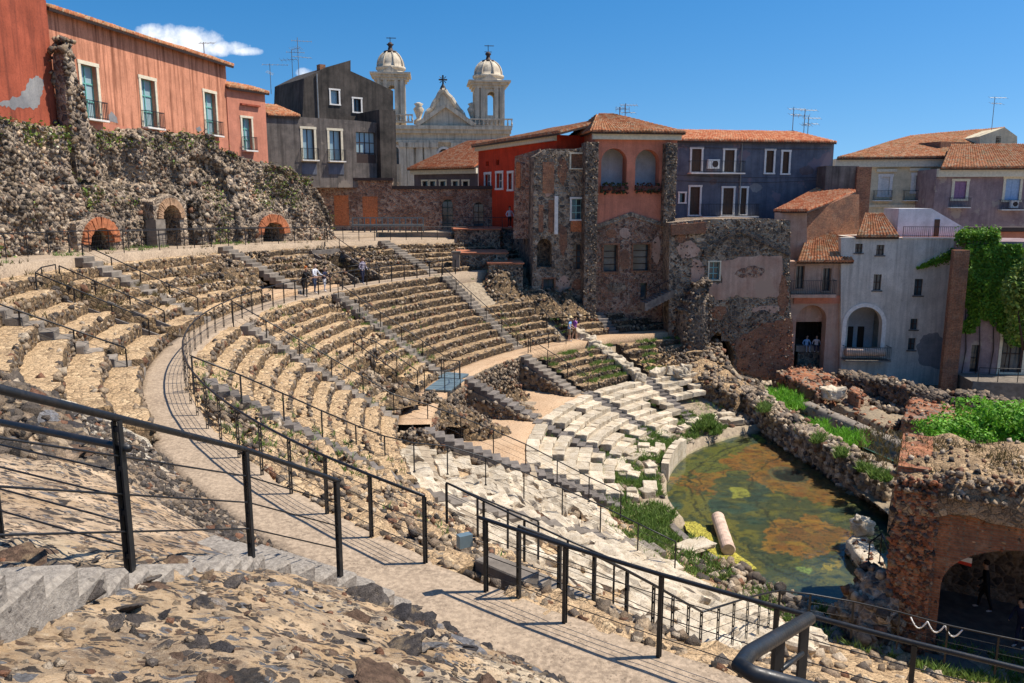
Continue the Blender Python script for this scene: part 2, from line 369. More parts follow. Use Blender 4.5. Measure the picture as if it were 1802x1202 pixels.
struct(arc_sheet('path', 34.1, 35.46, 104, 213, -5.5, 'path', 7, .3, .012, skirt=.8)); struct(arc_sheet('path', 34.1, 35.5, 213, 263, -5.5, 'path', 7, .3, .012, skirt=.8))                    # upper walkway
struct(arc_sheet('upper_path', 40.75, 47, 104, 213.6, lambda r, t: z_amb(t), 'path', 8, .5, .02, skirt=.8)); struct(arc_sheet('upper_path', 42.0, 47, 213.6, 263, lambda r, t: z_amb(t), 'path', 8, .5, .02, skirt=.8))  # ambulatory
struct(arc_sheet('lower_path', 25.4, 26.95, 100, 184, -10.1, 'dirt', 5, .35, .015, skirt=.5))
struct(arc_sheet('earth_floor', 20.9, 25.5, 144.5, 187, -12.22, 'dirt', 6, .5, .04, skirt=.2))

# ------------------------------------------------------------------ seat rows
def spans(t0, t1, gaps):
    out = [(t0, t1)]
    for g0, g1 in gaps:
        nxt = []
        for a, b in out:
            if g1 <= a or g0 >= b: nxt.append((a, b)); continue
            if g0 > a: nxt.append((a, g0))
            if g1 < b: nxt.append((g1, b))
        out = nxt
    return [(a, b) for a, b in out if b - a > .3]
def seat_row(parent, r0, r1, z, t0, t1, mat, h=.9, rough=.05, seed=0, wear=0.0):
    rm = (r0 + r1) / 2; n = max(3, int((t1 - t0) * R(1) * rm / .26)); th = np.linspace(t0, t1, n)
    off = np.array([0, 0, .05, .16, .30, .48, 1.0]) ; zz = np.array([-h, -.10, -.015, 0, .01, 0, .0])
    w = r1 - r0 + .04
    rr = r0 + np.where(off < .9, np.minimum(off, w * .9), w)
    T, Q = np.meshgrid(th, rr, indexing='ij'); Zs = z(T) if callable(z) else np.full(T.shape, z)
    Zs = Zs + zz[None]
    P = np.stack([CX + Q * np.cos(np.radians(T)), CY + Q * np.sin(np.radians(T)), Zs], -1)
    d = fbm(P, 1.7, 4, seed) * rough; ed = np.array([.6, 1, 1, .8, .5, .4, .0])[None]
    P[..., 0] += d * ed * np.cos(np.radians(T)); P[..., 1] += d * ed * np.sin(np.radians(T))
    P[..., 2] += (fbm(P, 2.6, 4, seed + 3) * rough * .7 - wear * np.maximum(0, fbm(P, .5, 2, seed + 9) - .1) * 1.3) * np.array([0, 1, 1, 1, 1, 1, .6])[None]
    # end caps: fold first and last rings down
    a = P[0].copy(); a[:, 2] -= h; c = P[-1].copy(); c[:, 2] -= h
    P = np.concatenate([a[None], P, c[None]], 0)
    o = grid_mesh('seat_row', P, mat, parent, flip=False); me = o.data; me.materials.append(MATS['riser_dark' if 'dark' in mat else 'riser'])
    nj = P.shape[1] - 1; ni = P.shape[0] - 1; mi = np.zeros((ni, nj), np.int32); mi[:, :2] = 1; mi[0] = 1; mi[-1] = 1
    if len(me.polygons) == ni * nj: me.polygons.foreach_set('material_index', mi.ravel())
    return o
def riser_stones(r0, z, t0, t1, h, w, size=.12, den=1.0, sub=1, depth=.05, top=.35, wob=.05):
    L = (t1 - t0) * R(1) * r0; n = int(L / .21 * 1.25 * den)
    if n < 2: return []
    th = rng.uniform(t0, t1, n); zz = rng.uniform(-h * .95, -.03, n); rr = r0 + .055 + rng.normal(.0, depth * .6, n)
    P = np.stack([CX + rr * np.cos(np.radians(th)), CY + rr * np.sin(np.radians(th)), (z(th) if callable(z) else z) + zz], -1)
    out = [rocks(P, rng.uniform(.6, 1.25, (n, 1)) * size * rng.uniform(.6, 1.45, (n, 3)), tints(n, w), sub, flat=None)]
    m = int(L * 1.2 * den * top)
    if m > 1:
        th = rng.uniform(t0, t1, m); rr = r0 + rng.uniform(.0, .45, m)
        P = np.stack([CX + rr * np.cos(np.radians(th)), CY + rr * np.sin(np.radians(th)), (z(th) if callable(z) else z) + rng.uniform(-.07, -.02, m)], -1)
        out.append(rocks(P, rng.uniform(.5, 1.1, m) * size, tints(m, [1, 1, 2, 3, 4, 5, 1, 4]), sub, flat=None))
    return out
W_MEDIA = [1, 2, 3, 5, 5, 3, 1.5, .8]; W_UP = [1, 2, 3, 5, 5, 4, 1.2, 1.2]; W_DARK = [2, 3, 4, 4, 3, 1.2, .8, .4]
DR = .664; DZ = .418
def sw(th, r): return math.degrees(.5 / r)
pits_m = [(170.8, 174.2, 0, 3), (129.3, 132.2, 0, 4)]      # (th0, th1, rows)
def media_wedge(t0, t1, label, dark=.0, wear=.0, rows=range(11), mat=None):
    p = pol(26.9, (t0 + t1) / 2, -10.1)
    T = thing('seating_wedge', label, 'seating', p, 'wedges of the middle seating tier'); st = []
    for k in rows:
        r0 = 26.9 + k * DR; z = -10.1 + (k + 1) * DZ - (.03 if k == 10 else 0)
        g = [(a, b) for a, b, k0, k1 in pits_m if k0 <= k <= k1]
        for a, b in spans(t0 + sw(t0, r0), t1 - sw(t1, r0), g):
            mt = mat or ('seat_top_dark' if dark > .5 else 'seat_top')
            seat_row(T, r0, r0 + DR, z, a, b, mt, seed=k * 7 + int(t0), rough=.07 + .08 * wear, wear=wear)
            near = (a + b) / 2 > 180
            st += riser_stones(r0, z, a, b, DZ, W_MEDIA if dark < .8 else W_DARK, .095, 1.9 + wear * .6, 1, .03 + wear * .04, .3 + wear * 1.2)
    rock_obj('rubble_facing', st, T)
    return T
media_wedge(104, 121, 'dark stone seat rows below the ruined terrace, right of the farthest stair', .9, .5, range(5))
media_wedge(121, 142, 'middle tier seat rows between the two farthest stairs', .7, .15, range(6))
media_wedge(142, 162.5, 'middle tier seat rows under the walkway where the visitor in the striped shirt stands', .6, .1)
media_wedge(162.5, 183, 'middle tier seat rows above the metal platform', .4, .3)
media_wedge(183, 203, 'sandy middle tier seat rows facing right inside the tight curve of the walkway railing', 0, .25)
media_wedge(203, 229.6, 'worn rubble slope of the middle tier just below the near walkway railing', 0, .7)
media_wedge(229.6, 262, 'worn rubble seat rows below the nearest railing at the bottom right', 0, .8)

def upper_z(k): return lambda th: -5.5 + (k + 1) * (z_amb(th) + 5.5) / 7
pits_u = [(188.3, 191.2, 0, 4), (150.0, 153.6, 0, 3), (163.5, 169.5, 0, 2), (157, 163.5, 0, 0)]
def upper_wedge(t0, t1, label, dark=.0, wear=.0):
    p = pol(36, (t0 + t1) / 2, -5.5); T = thing('seating_wedge', label, 'seating', p, 'wedges of the upper seating tier'); st = []
    for k in range(6):
        r0 = 35.4 + k * .883; z = upper_z(k); h = float((z_amb((t0 + t1) / 2) + 5.5) / 7)
        g = [(a, b) for a, b, k0, k1 in pits_u if k0 <= k <= k1]
        for a, b in spans(t0 + sw(t0, r0), t1 - sw(t1, r0), g):
            seat_row(T, r0, r0 + .883, z, a, b, 'seat_top_dark' if dark > .5 else 'seat_top', seed=k * 5 + int(t0), rough=.06 + .1 * wear, wear=wear)
            st += riser_stones(r0, z, a, b, h, W_UP if dark < .5 else W_DARK, .09, 1.9 + wear, 1, .03 + .06 * wear, .2 + 1.5 * wear)
    rock_obj('rubble_facing', st, T)
    return T
upper_wedge(108, 141, 'low dark upper seat rows beside the central ruined tower', .8, .6)
upper_wedge(141, 163.5, 'dark ruined upper tier behind the visitors on the walkway', .8, .8)
upper_wedge(163.5, 182, 'upper tier seat rows left of the stone stair behind the visitors', 0, .35)
upper_wedge(182, 200.5, 'sandy upper tier rows around the dark sunken passage at the left', 0, .12)
upper_wedge(200.5, 213.6, 'broad sandy upper tier rows at the left edge beside the walkway', 0, .15)

# ima cavea: dark rows below the lower path at the far side
def lower_wedge(t0, t1, label, rows=range(5), wear=.2):
    p = pol(21.2, (t0 + t1) / 2, -12.2); T = thing('seating_wedge', label, 'seating', p, 'dark rows of the lower seating tier'); st = []
    for k in rows:
        r0 = 21.3 + k * .7; z = -12.2 + (k + 1) * .35
        seat_row(T, r0, r0 + .7, z, t0 + sw(t0, r0) * .8, t1 - sw(t1, r0) * .6, 'seat_top_dark', seed=k + int(t0), rough=.06, wear=wear)
        st += riser_stones(r0, z, t0 + 1, t1 - .6, .35, W_DARK, .09, 1.9, 1)
    rock_obj('rubble_facing', st, T); return T
lower_wedge(127, 143.8, 'dark grassy lower seat rows right of the stepped retaining wall')
lower_wedge(107, 125, 'darkest lower seat rows beside the rubble vault over the water', range(5), .5)

# ------------------------------------------------------------------ stairs: every step a block of its own
def block_mesh(name, sx, sy, sz, mat, rough=.012, bev=.02, seed=0, sub=1, pit=.0):
    bm = bmesh.new(); bmesh.ops.create_cube(bm, size=1.0)
    bmesh.ops.scale(bm, vec=(sx, sy, sz), verts=bm.verts)
    bmesh.ops.bevel(bm, geom=list(bm.edges), offset=bev, segments=1, affect='EDGES')
    if sub: bmesh.ops.subdivide_edges(bm, edges=[e for e in bm.edges if e.calc_length() > .25], cuts=sub, use_grid_fill=True)
    for v in bm.verts:
        p = np.array(v.co) * 3 + seed * 7.7
        v.co += Vector((float(fbm(p, 1, 3, 1)), float(fbm(p + 31, 1, 3, 2)), float(fbm(p + 57, 1, 3, 3)))) * rough
    bmesh.ops.triangulate(bm, faces=[f for f in bm.faces if len(f.verts) > 4])
    me = bpy.data.meshes.new(name); bm.to_mesh(me); bm.free(); me.materials.append(MATS[mat]); return me
STEP = [block_mesh('step_block', .46, 1.0, .42, 'step_stone', .012, .02, i) for i in range(4)]
STEPL = [block_mesh('step_block_light', .46, 1.0, .42, 'step_light', .012, .02, i + 5) for i in range(4)]
def radial_stair(th, r_in, z_in, r_out, z_out, n, label, meshes=STEP, width=1.0, cat='stair', group='radial stairs'):
    T = thing('stone_stair', label, cat, pol(r_in, th, z_in), group)
    for i in range(n):
        f = (i + .5) / n; r = r_in + (r_out - r_in) * f; z = z_in + (z_out - z_in) * (i + 1) / n
        d = abs(r_out - r_in) / n + .06
        obj('step', meshes[i % 4], T, pol(r, th + random.uniform(-.05, .05), z - .21), (0, 0, R(th)), scale=(d / .46, width * random.uniform(.96, 1.03), 1))
    return T
nm = ['beside the visitors in the hat and purple shirt', 'descending under the ruined terrace steps', 'below the three visitors at the railing', 'in the middle of the cavea', 'inside the tight curve of the walkway', 'nearest, between the two ends of the walkway railing']
for i, th in enumerate(STAIRS):
    top = (26.9, -10.1, 31.0, -7.55, 13) if th == 121 else (26.9, -10.1, 33.6, -5.5, 22)
    radial_stair(th, *top, 'grey stone stair ' + nm[i], STEP if i in (0, 4) else STEPL)
for th, r0, r1, lb in ((163.5, 35.4, 40.8, 'stone stair climbing to the upper path behind the visitors'), (182, 35.4, 40.8, 'stone stair of the upper tier under the long left railing'),
                       (200.5, 35.4, 40.8, 'slab stair through the sandy rows at the left edge'), (141, 35.4, 40.8, 'far stone stair rising to the brick terrace')):
    radial_stair(th, r0, -5.5, r1, z_amb(th), 14, lb, STEPL)
radial_stair(145.2, 21.3, -12.2, 25.4, -10.1, 11, 'stone stair along the retaining wall of the earth platform', STEPL)
radial_stair(162.0, 21.3, -12.2, 25.6, -10.1, 11, 'free-standing stair between the two earth platforms', STEP)
radial_stair(186.2, 21.0, -12.2, 25.6, -10.1, 11, 'dark stair beside the white marble slabs', STEP)
# under the free-standing stairs and along the platforms: rubble masonry
def rubble_wedge(name, label, th, r0, z0, r1, z1, zb, w=1.1, n=260, cat='wall'):
    T = thing(name, label, cat, pol(r0, th, zb)); c, s_ = math.cos(R(th)), math.sin(R(th)); mb = MB()
    pr = [(r0, zb), (r1, zb), (r1, z1 - .45), (r0, z0 - .1)]
    V = [pol(r, th, z) + np.array([-s_, c, 0]) * o for o in (-w / 2, w / 2) for r, z in pr]
    mb.add(V, [(3, 2, 1, 0), (4, 5, 6, 7), (0, 1, 5, 4), (1, 2, 6, 5), (2, 3, 7, 6), (3, 0, 4, 7)]); mb.build('core', 'stage_floor', T)
    f = rng.uniform(0, 1, n); rr = r0 + (r1 - r0) * f; top = (z0 - .1) + (z1 - .45 - z0 + .1) * f; zz = zb + (top - zb) * rng.uniform(0, 1, n)
    sd_ = rng.choice([-1, 1], n) * w / 2; P = np.stack([CX + rr * c - s_ * sd_, CY + rr * s_ + c * sd_, zz], -1)
    rock_obj('masonry', [rocks(P, rng.uniform(.08, .17, n), tints(n, W_UP), 1)], T)
for th, lb in ((162.0, 'rubble masonry carrying the free-standing stair'), (186.2, 'dark rubble masonry under the stair by the marble slabs')):
    rubble_wedge('masonry_wedge', lb, th, 21.2, -12.1, 25.5, -10.1, -12.3)
rubble_wedge('masonry_wedge', 'rubble masonry under the stair along the retaining wall', 145.2, 21.2, -12.1, 25.4, -10.1, -12.3)

# retaining wall of the lower path
def wall_arc(name, label, r, t0, t1, zb, zt, w, n, face=-1, mat='stage_floor', size=.15):
    T = thing(name, label, 'wall', pol(r, (t0 + t1) / 2, zb)); m = int((t1 - t0) * R(1) * r / .5) + 2; th = np.linspace(t0, t1, m); mb = MB(); V = []
    for t in th:
        for rr, z in ((r, zb), (r, zt), (r + .5, zt), (r + .5, zb)): V.append(pol(rr, t, z))
    F = [(i * 4 + k, i * 4 + (k + 1) % 4, i * 4 + 4 + (k + 1) % 4, i * 4 + 4 + k) for i in range(m - 1) for k in range(4)] + [(0, 1, 2, 3), tuple(4 * (m - 1) + k for k in (3, 2, 1, 0))]
    mb.add(V, F); mb.build('core', mat, T)
    tt = rng.uniform(t0, t1, n); zz = rng.uniform(zb, zt - .05, n); rr = r + rng.normal(0, .03, n)
    P = np.stack([CX + rr * np.cos(np.radians(tt)), CY + rr * np.sin(np.radians(tt)), zz], -1)
    rock_obj('masonry', [rocks(P, rng.uniform(.6, 1.2, n) * size, tints(n, w), 1)], T); return T
wall_arc('retaining_wall', 'curved rubble retaining wall above the earth platform', 25.35, 145.6, 161.4, -12.25, -10.16, [1, 2, 3, 5, 5, 4, 1, 1], 1100, size=.13)
wall_arc('retaining_wall', 'ruined rubble wall behind the second earth platform', 25.35, 162.8, 186, -12.25, -10.4, [2, 2, 3, 4, 4, 3, 1.5, 1], 1300, size=.16)
# rubble heaps on the earth platforms
def heap(label, th, r, z, rad, n, size=.2, w=W_UP, hgt=.5, name='rubble_heap'):
    T = thing(name, label, 'rubble', pol(r, th, z)); c = pol(r, th, z); m1, m2 = 15, 44
    qq, aa = np.meshgrid(np.linspace(0, 1, m1), np.linspace(0, 2 * math.pi, m2), indexing='ij'); Pm = np.stack([c[0] + qq * rad * 1.1 * np.cos(aa), c[1] + qq * rad * .9 * np.sin(aa), c[2] + hgt * (1 - qq ** 1.6) - .12 * qq], -1)
    d = fbm(Pm, 1.1, 4, int(th * 3)); Pm[..., 2] += d * hgt * .45 * (1 - qq ** 3) + fbm(Pm, 3.5, 3, 5) * .09; Pm[..., :2] += np.stack([fbm(Pm, 1.4, 3, 31), fbm(Pm, 1.4, 3, 32)], -1) * .22 * qq[..., None]; Pm[0] = Pm[0].mean(0); Pm[:, -1] = Pm[:, 0]
    o = grid_mesh('mound', Pm, 'riser', T, flip=True)
    n = int(n * 1.3); ii = rng.integers(1, m1, n); jj = rng.integers(0, m2, n); P = Pm[ii, jj] + rng.normal(0, .07, (n, 3)) * np.array([1, 1, .3]); P[:, 2] -= .02
    rock_obj('stones', [rocks(P, rng.uniform(.35, 1.0, (n, 1)) * size * .55 * np.array([1.2, 1.1, .7]), tints(n, w), 1)], T)
heap('heap of reddish rubble and weeds against the retaining wall', 152.5, 24.4, -12.25, 1.3, 130, .2, [1, 1, 2, 3, 4, 3, 5, 1], .8)
heap('grey broken masonry lump left of the free-standing stair', 170.5, 24.0, -12.25, 1.9, 260, .26, W_UP, 1.1)
heap('low broken masonry right of the free-standing stair', 157.5, 22.9, -12.25, 1.1, 90, .2, W_UP, .5)
heap('rubble closing the near end of the lower path', 186.0, 25.9, -11.2, 1.7, 260, .28, W_UP, 1.35)
heap('rubble fallen beside the metal platform', 174.5, 25.8, -11.0, 1.8, 200, .25, W_UP, 1.2)
heap('collapsed rubble beside the dark passage of the middle tier', 177.8, 28.4, -9.6, 2.2, 260, .28, W_MEDIA, .9)
heap('broken masonry above the flat earth patch behind the visitors', 168.2, 38.6, -4.7, 2.0, 320, .24, W_UP, 1.3)
heap('dark masonry hump behind the visitor in the striped shirt', 156, 37.6, -5.2, 2.0, 330, .25, W_UP, 1.3)
struct(arc_sheet('earth_patch', 35.4, 38.3, 164.5, 169.3, -5.2, 'dirt', 5, .4, .05, skirt=.4))
struct(arc_sheet('earth_ledge', 35.4, 36.9, 157, 163, -5.35, 'dirt', 4, .4, .05, skirt=.4))

# ------------------------------------------------------------------ white marble rows of the lower tier: block by block
MBLK = [block_mesh('marble_block', 1.0, .66, .36, 'marble', .03, .03, 11 + i, 2) for i in range(8)]
marble_n = 0
def marble_rows(label, t0, t1, n=7, r0=20.65, dr=.64, z0=-12.18, dz=.27, lo=.65, hi=1.25, miss=.035, jit=.02):
    global marble_n
    T = thing('marble_seating', label, 'seating', pol(r0 - n * dr, (t0 + t1) / 2, z0 - n * dz), 'white marble seat wedges')
    for k in range(n):
        r = r0 - k * dr; z = z0 - k * dz; t = t0 + sw(0, r) * .9; te = t1 - sw(0, r) * .9
        while t < te - .8:
            L = random.uniform(lo, hi); dth = math.degrees(L / r)
            if t + dth > te: dth = te - t; L = R(dth) * r
            if L > .3 and random.random() > miss * (1 + k * .5):
                obj('marble_block', MBLK[random.randrange(8)], T, pol(r + random.uniform(-jit, jit), t + dth / 2, z - .18 + random.uniform(-.03, .03)),
                    (random.uniform(-.02, .02), random.uniform(-.02, .02), R(t + dth / 2 + 90) + random.uniform(-.03, .03)), scale=(L * .995, 1.03, 1)); marble_n += 1
            t += dth
    return T
marble_rows('white marble rows right of the shortest dark stair, next to the vault', 112, 126.5, 4, miss=.15)
marble_rows('long white marble rows between the two dark stairs near the pool', 126.5, 143, 7)
marble_rows('white marble rows below the first earth platform', 143, 163.5, 7)
marble_rows('white marble rows below the second earth platform', 163.5, 184.5, 7, miss=.1, jit=.05)
for th, lb in ((126.5, 'short dark lava stair in the marble seats near the vault'), (143, 'dark lava stair between marble wedges'), (163.5, 'dark lava stair crossing the marble rows to the pool weeds'), (184.5, 'dark lava stair beside the broken marble slabs')):
    radial_stair(th, 16.6, -14.2, 21.2, -12.15, 13, lb, STEP, .9)
# big broken slabs on the near side
SLAB = [block_mesh('marble_slab', 1.0, 1.0, .5, 'marble', .10, .06, 31 + i, 3) for i in range(6)]
T = thing('marble_slabs', 'broken white marble slabs stepping down the near side of the cavea', 'seating', pol(19, 205, -13))
k = 0
for i in range(13):
    r = 27.0 - i * .72; z = np.interp(r, [16.7, 21.2, 25.4, 26.9], [-14.1, -12.25, -10.75, -10.1]); t = 186.8 if r < 25.6 else 190
    te = 228.3 if r > 18.5 else 222
    while t < te:
        L = random.uniform(.8, 2.0); dth = math.degrees(L / r); w = random.uniform(.55, .95)
        dens = .93 if t < 213 else (.8 if r < 24 else .45)
        if random.random() < dens and abs(t + dth / 2 - 203) > 1.2:
            obj('marble_slab', SLAB[random.randrange(6)], T, pol(r + random.uniform(-.1, .1), t + dth / 2, z - .22 + random.uniform(-.09, .08)),
                (random.uniform(-.07, .07), random.uniform(-.06, .06), R(t + dth / 2 + 90) + random.uniform(-.12, .12)), scale=(L, w, random.uniform(.85, 1.2))); k += 1
        t += dth * random.uniform(1.0, 1.12)
radial_stair(203, 17.0, -14.0, 26.9, -10.1, 22, 'pale worn stair among the marble slabs', STEPL, .9)
# lower near tier base rubble
P_ = []
n = 900; tt = rng.uniform(187, 262, n); rr = rng.uniform(16.2, 26.5, n); zz = np.interp(rr, [14, 16.7, 21.2, 25.4, 26.9], [-14.4, -14.3, -12.5, -10.95, -10.4])
P = np.stack([CX + rr * np.cos(np.radians(tt)), CY + rr * np.sin(np.radians(tt)), zz], -1)
o = rock_obj('rubble_fill', [rocks(P, rng.uniform(.06, .22, n), tints(n, [1, 1, 2, 3, 4, 5, 1, 5]), 1)]); tag(o, 'loose tan rubble between the broken marble slabs', 'rubble')
struct(arc_sheet('rubble_bank', 15.0, 26.95, 187, 262, lambda r, t: float(np.interp(r, [15.0, 16.7, 21.2, 25.4, 26.9], [-14.75, -14.25, -12.5, -10.95, -10.35])), 'seat_top', 24, .4, .12, skirt=.5))

# ------------------------------------------------------------------ vomitory pits: dark floors and lined walls
for (a, b, r0, r1, zf, lb) in ((188.3, 191.2, 35.4, 39.9, -5.5, 'upper tier at the left'), (150, 153.6, 35.4, 39.1, -5.5, 'upper tier behind the visitors'), (170.8, 174.2, 26.9, 29.6, -10.1, 'middle tier above the metal platform'), (129.3, 132.2, 26.9, 30.2, -10.1, 'middle tier behind the visitors in the hat')):
    T = thing('sunken_passage', 'dark sunken passage in the ' + lb, 'passage', pol(r0, (a + b) / 2, zf)); mb = MB(); d = (b - a) * .06
    th = [a - .3, b + .3]; zt = zf + (r1 - r0) * .55
    # back wall with a low dark doorway and two side walls
    for t in th:
        V = [pol(r0, t, zf - 1), pol(r1 + .3, t, zf - 1), pol(r1 + .3, t, zt), pol(r0, t, zf + .3)]; c = np.array([-math.sin(R(t)), math.cos(R(t)), 0]) * (.12 if t == a - .3 else -.12)
        V += [v + c for v in V]; mb.add(V, [(0, 1, 2, 3), (7, 6, 5, 4), (0, 4, 5, 1), (1, 5, 6, 2), (2, 6, 7, 3), (3, 7, 4, 0)])
    mb.build('side_wall', 'lava_dark' if 'lava_dark' in MATS else 'step_stone', T)
    mb = MB(); V = [pol(r1, a - .3, zf - 1), pol(r1, b + .3, zf - 1), pol(r1, b + .3, zt), pol(r1, a - .3, zt)]; V += [v + (pol(1, (a + b) / 2) - pol(0, 0)) * .3 for v in V]
    mb.add(V, [(0, 1, 2, 3), (7, 6, 5, 4), (0, 4, 5, 1), (1, 5, 6, 2), (2, 6, 7, 3), (3, 7, 4, 0)]); mb.build('back_wall', 'step_stone', T)
    n = 60; tt = rng.choice([a - .15, b + .15], n); rr = rng.uniform(r0, r1, n); P = np.stack([CX + rr * np.cos(np.radians(tt)), CY + rr * np.sin(np.radians(tt)), zf + (rr - r0) * .55 * rng.uniform(0, 1.1, n)], -1)
    rock_obj('lining', [rocks(P, rng.uniform(.1, .2, n), tints(n, W_DARK), 1)], T)
# ------------------------------------------------------------------ near slope (eroded seating below the camera)
def slope_z(r, th):
    return np.interp(r, [35.45, 36.8, 38.0, 39.8, 42.2], [0, .30, .51, .75, 1]) * (z_amb(th) + 5.5) - 5.5
ny, nx = 100, 620
rv = np.linspace(35.45, 42.3, ny); tv = np.linspace(212.8, 262, nx)
Q, T_ = np.meshgrid(rv, tv, indexing='ij')
P = np.stack([CX + Q * np.cos(np.radians(T_)), CY + Q * np.sin(np.radians(T_)), slope_z(Q, T_)], -1)
nf = fbm(P, .9, 3, 40)
m_lavaz = sstep(37.4, 38.2, Q + nf * .5) * (1 - sstep(221, 224, T_ + nf * 1.5))
m_white = (1 - sstep(37.6, 38.2, Q + nf * .4)) * sstep(211, 212, T_ + nf) * (1 - sstep(217, 218.5, T_ + nf))
m_cob = (1 - sstep(37.0, 37.4, Q + nf * .25)) * sstep(216.5, 218.5, T_ + nf) * (1 - sstep(228, 229, T_))
m_or = sstep(36.9, 37.3, Q + nf * .3) * sstep(222, 224.5, T_ + nf * 1.5) * (1 - sstep(230.2, 230.8, T_))
m_sand = (1 - sstep(209.5, 211, T_ + nf))
tint = np.ones(P.shape) * np.array([.38, .27, .165])
oc = sstep(-.2, .5, fbm(P, .7, 3, 61))[..., None]; tint = tint * (1 - oc) + oc * np.array([.47, .37, .25])
for m, c in ((m_lavaz, (.2, .15, .11)), (m_white, (.40, .355, .28)), (m_cob, (.25, .2, .15)), (m_or, (.44, .32, .21)), (m_sand, (.42, .31, .2))):
    tint = tint * (1 - m[..., None]) + m[..., None] * np.array(c)
grn = sstep(.25, .6, fbm(P, 1.1, 3, 77))[..., None] * .5 * (1 - m_lavaz)[..., None]; tint = tint * (1 - grn) + grn * np.array([.22, .15, .1])
big = fbm(P, 1.0, 4, 3); fine = fbm(P, 6.0, 3, 8)
P[..., 2] += big * (.05 + .20 * m_lavaz + .0 * m_or) * (1 - .5 * m_or) + fine * .03 * (1 - .6 * m_or) - .02
P[..., 2] += .10 * m_lavaz - .10 * m_or - .12 * m_cob * sstep(35.5, 36, Q)
P[:2, :, 2] -= .25
slope_o = grid_mesh('rubble_slope', P, 'slope_mortar', None, smooth=True, tint=tint)
tag(slope_o, 'tan mortar slope full of dark lava stones in the foreground', 'slope')
def slope_at(r, th):
    i = int(np.clip((r - 35.45) / (42.3 - 35.45) * (ny - 1), 0, ny - 1)); j = int(np.clip((th - 212.8) / (262 - 212.8) * (nx - 1), 0, nx - 1)); return P[i, j]

# embedded stones: each one an object
def stone_mesh(i, sub=3):
    V, F = ICO[sub]; V = V.copy(); V = np.sign(V) * np.abs(V) ** .8; V *= (1 + fbm(V * 1.3 + i * 9.1, 1, 3, i) * .42)[:, None]; V += np.stack([fbm(V * 4 + i * 3 + k * 40, 1, 3, i + k) for k in range(3)], -1) * .14
    V[:, 2] *= .55
    return mesh_from('stone', V, F, 'near_stone', False)
t = NT('near_stone', .9, .2); ob_ = t.n.new('ShaderNodeObjectInfo'); n_ = t.noise(16, 8, .7); f_ = t.noise(70, 4, .6)
c_ = t.ramp(ob_.outputs['Random'], [(0, (.05, .045, .045)), (.3, (.10, .085, .075)), (.5, (.065, .055, .05)), (.66, (.17, .165, .17)), (.8, (.12, .075, .05)), (1, (.21, .21, .21))], 'CONSTANT')
c_ = t.mix(1.0, c_, t.ramp(n_, [(.28, .4), (.5, 1.0), (.72, 1.9)]), 'MULTIPLY'); c_ = t.mix(t.ramp(t.noise(5, 5, .7), [(.52, 0), (.68, .65)]), c_, (.40, .29, .17)); t.col(c_); t.bump(t.math('ADD', n_, f_), .9, .03)
STN = [stone_mesh(i) for i in range(12)]
cnt = 0
def put_stone(r, th, s, up=.0):
    global cnt
    q = slope_at(r, th); cnt += 1
    obj('stone', STN[random.randrange(12)], slope_o, (q[0], q[1], q[2] + s * up), (random.uniform(.3, .55) , random.uniform(-.15, .15), random.uniform(0, 6.28)), scale=(s * random.uniform(.8, 1.35), s * random.uniform(.75, 1.1), s * random.uniform(.2, .42)))
for i in range(190):
    r = random.uniform(36.2, 41.6); th = random.uniform(231.6, 240.5)
    put_stone(r, th, min(.085 if r < 36.9 else 1, random.choice([.05, .06, .07, .08, .08, .1, .12, .15, .19])) * random.uniform(.8, 1.25), random.uniform(-.22, .0))
for i in range(70):
    put_stone(random.uniform(37.6, 40.6), random.uniform(214, 223.5), random.uniform(.12, .3), random.uniform(-.1, .25))
for i in range(40):
    put_stone(random.uniform(35.8, 37.9), random.uniform(213.2, 218), random.uniform(.07, .16), -.1)
# small cobbles and gravel: too many to pick apart
sets = []
n = 1800; rr = rng.uniform(35.6, 42, n); th = rng.uniform(231.4, 244, n)
pp = np.array([slope_at(a, b) for a, b in zip(rr, th)]); sets.append(rocks(pp, rng.uniform(.01, .035, n), tints(n, [2, 2, 3, 3, 4, 6, 2, 5]), 1))
n = 900; rr = rng.uniform(35.6, 37.2, n); th = rng.uniform(214, 228.6, n)
pp = np.array([slope_at(a, b) for a, b in zip(rr, th)]); sets.append(rocks(pp, rng.uniform(.03, .075, n), tints(n, [4, 4, 3, 2, 1, .3, .6, .1]), 1))
n = 1500; rr = rng.uniform(37.4, 41.2, n); th = rng.uniform(213.5, 223.5, n)
pp = np.array([slope_at(a, b) for a, b in zip(rr, th)]); pp[:, 2] += rng.uniform(-.05, .08, n); sets.append(rocks(pp, rng.uniform(.04, .16, n), tints(n, [2, 3, 3, 4, 4, 3, 1, 1]), 1))
n = 1500; rr = rng.uniform(27.5, 34.0, n); th = rng.uniform(204, 244, n)
pp = np.stack([CX + rr * np.cos(np.radians(th)), CY + rr * np.sin(np.radians(th)), -10.1 + (rr - 26.9) / DR * DZ + .12], -1); sets.append(rocks(pp, rng.uniform(.04, .14, n), tints(n, [2, 2, 3, 4, 4, 4, 1.5, 2]), 1))
n = 1400; rr = rng.uniform(32.2, 34.05, n); th = rng.uniform(216, 246, n)
pp = np.stack([CX + rr * np.cos(np.radians(th)), CY + rr * np.sin(np.radians(th)), -10.1 + (rr - 26.9) / DR * DZ + .1], -1); sets.append(rocks(pp, rng.uniform(.02, .1, n), tints(n, [2, 3, 3, 3, 3, 4, 2, 3]), 1))
rock_obj('gravel', sets, slope_o)

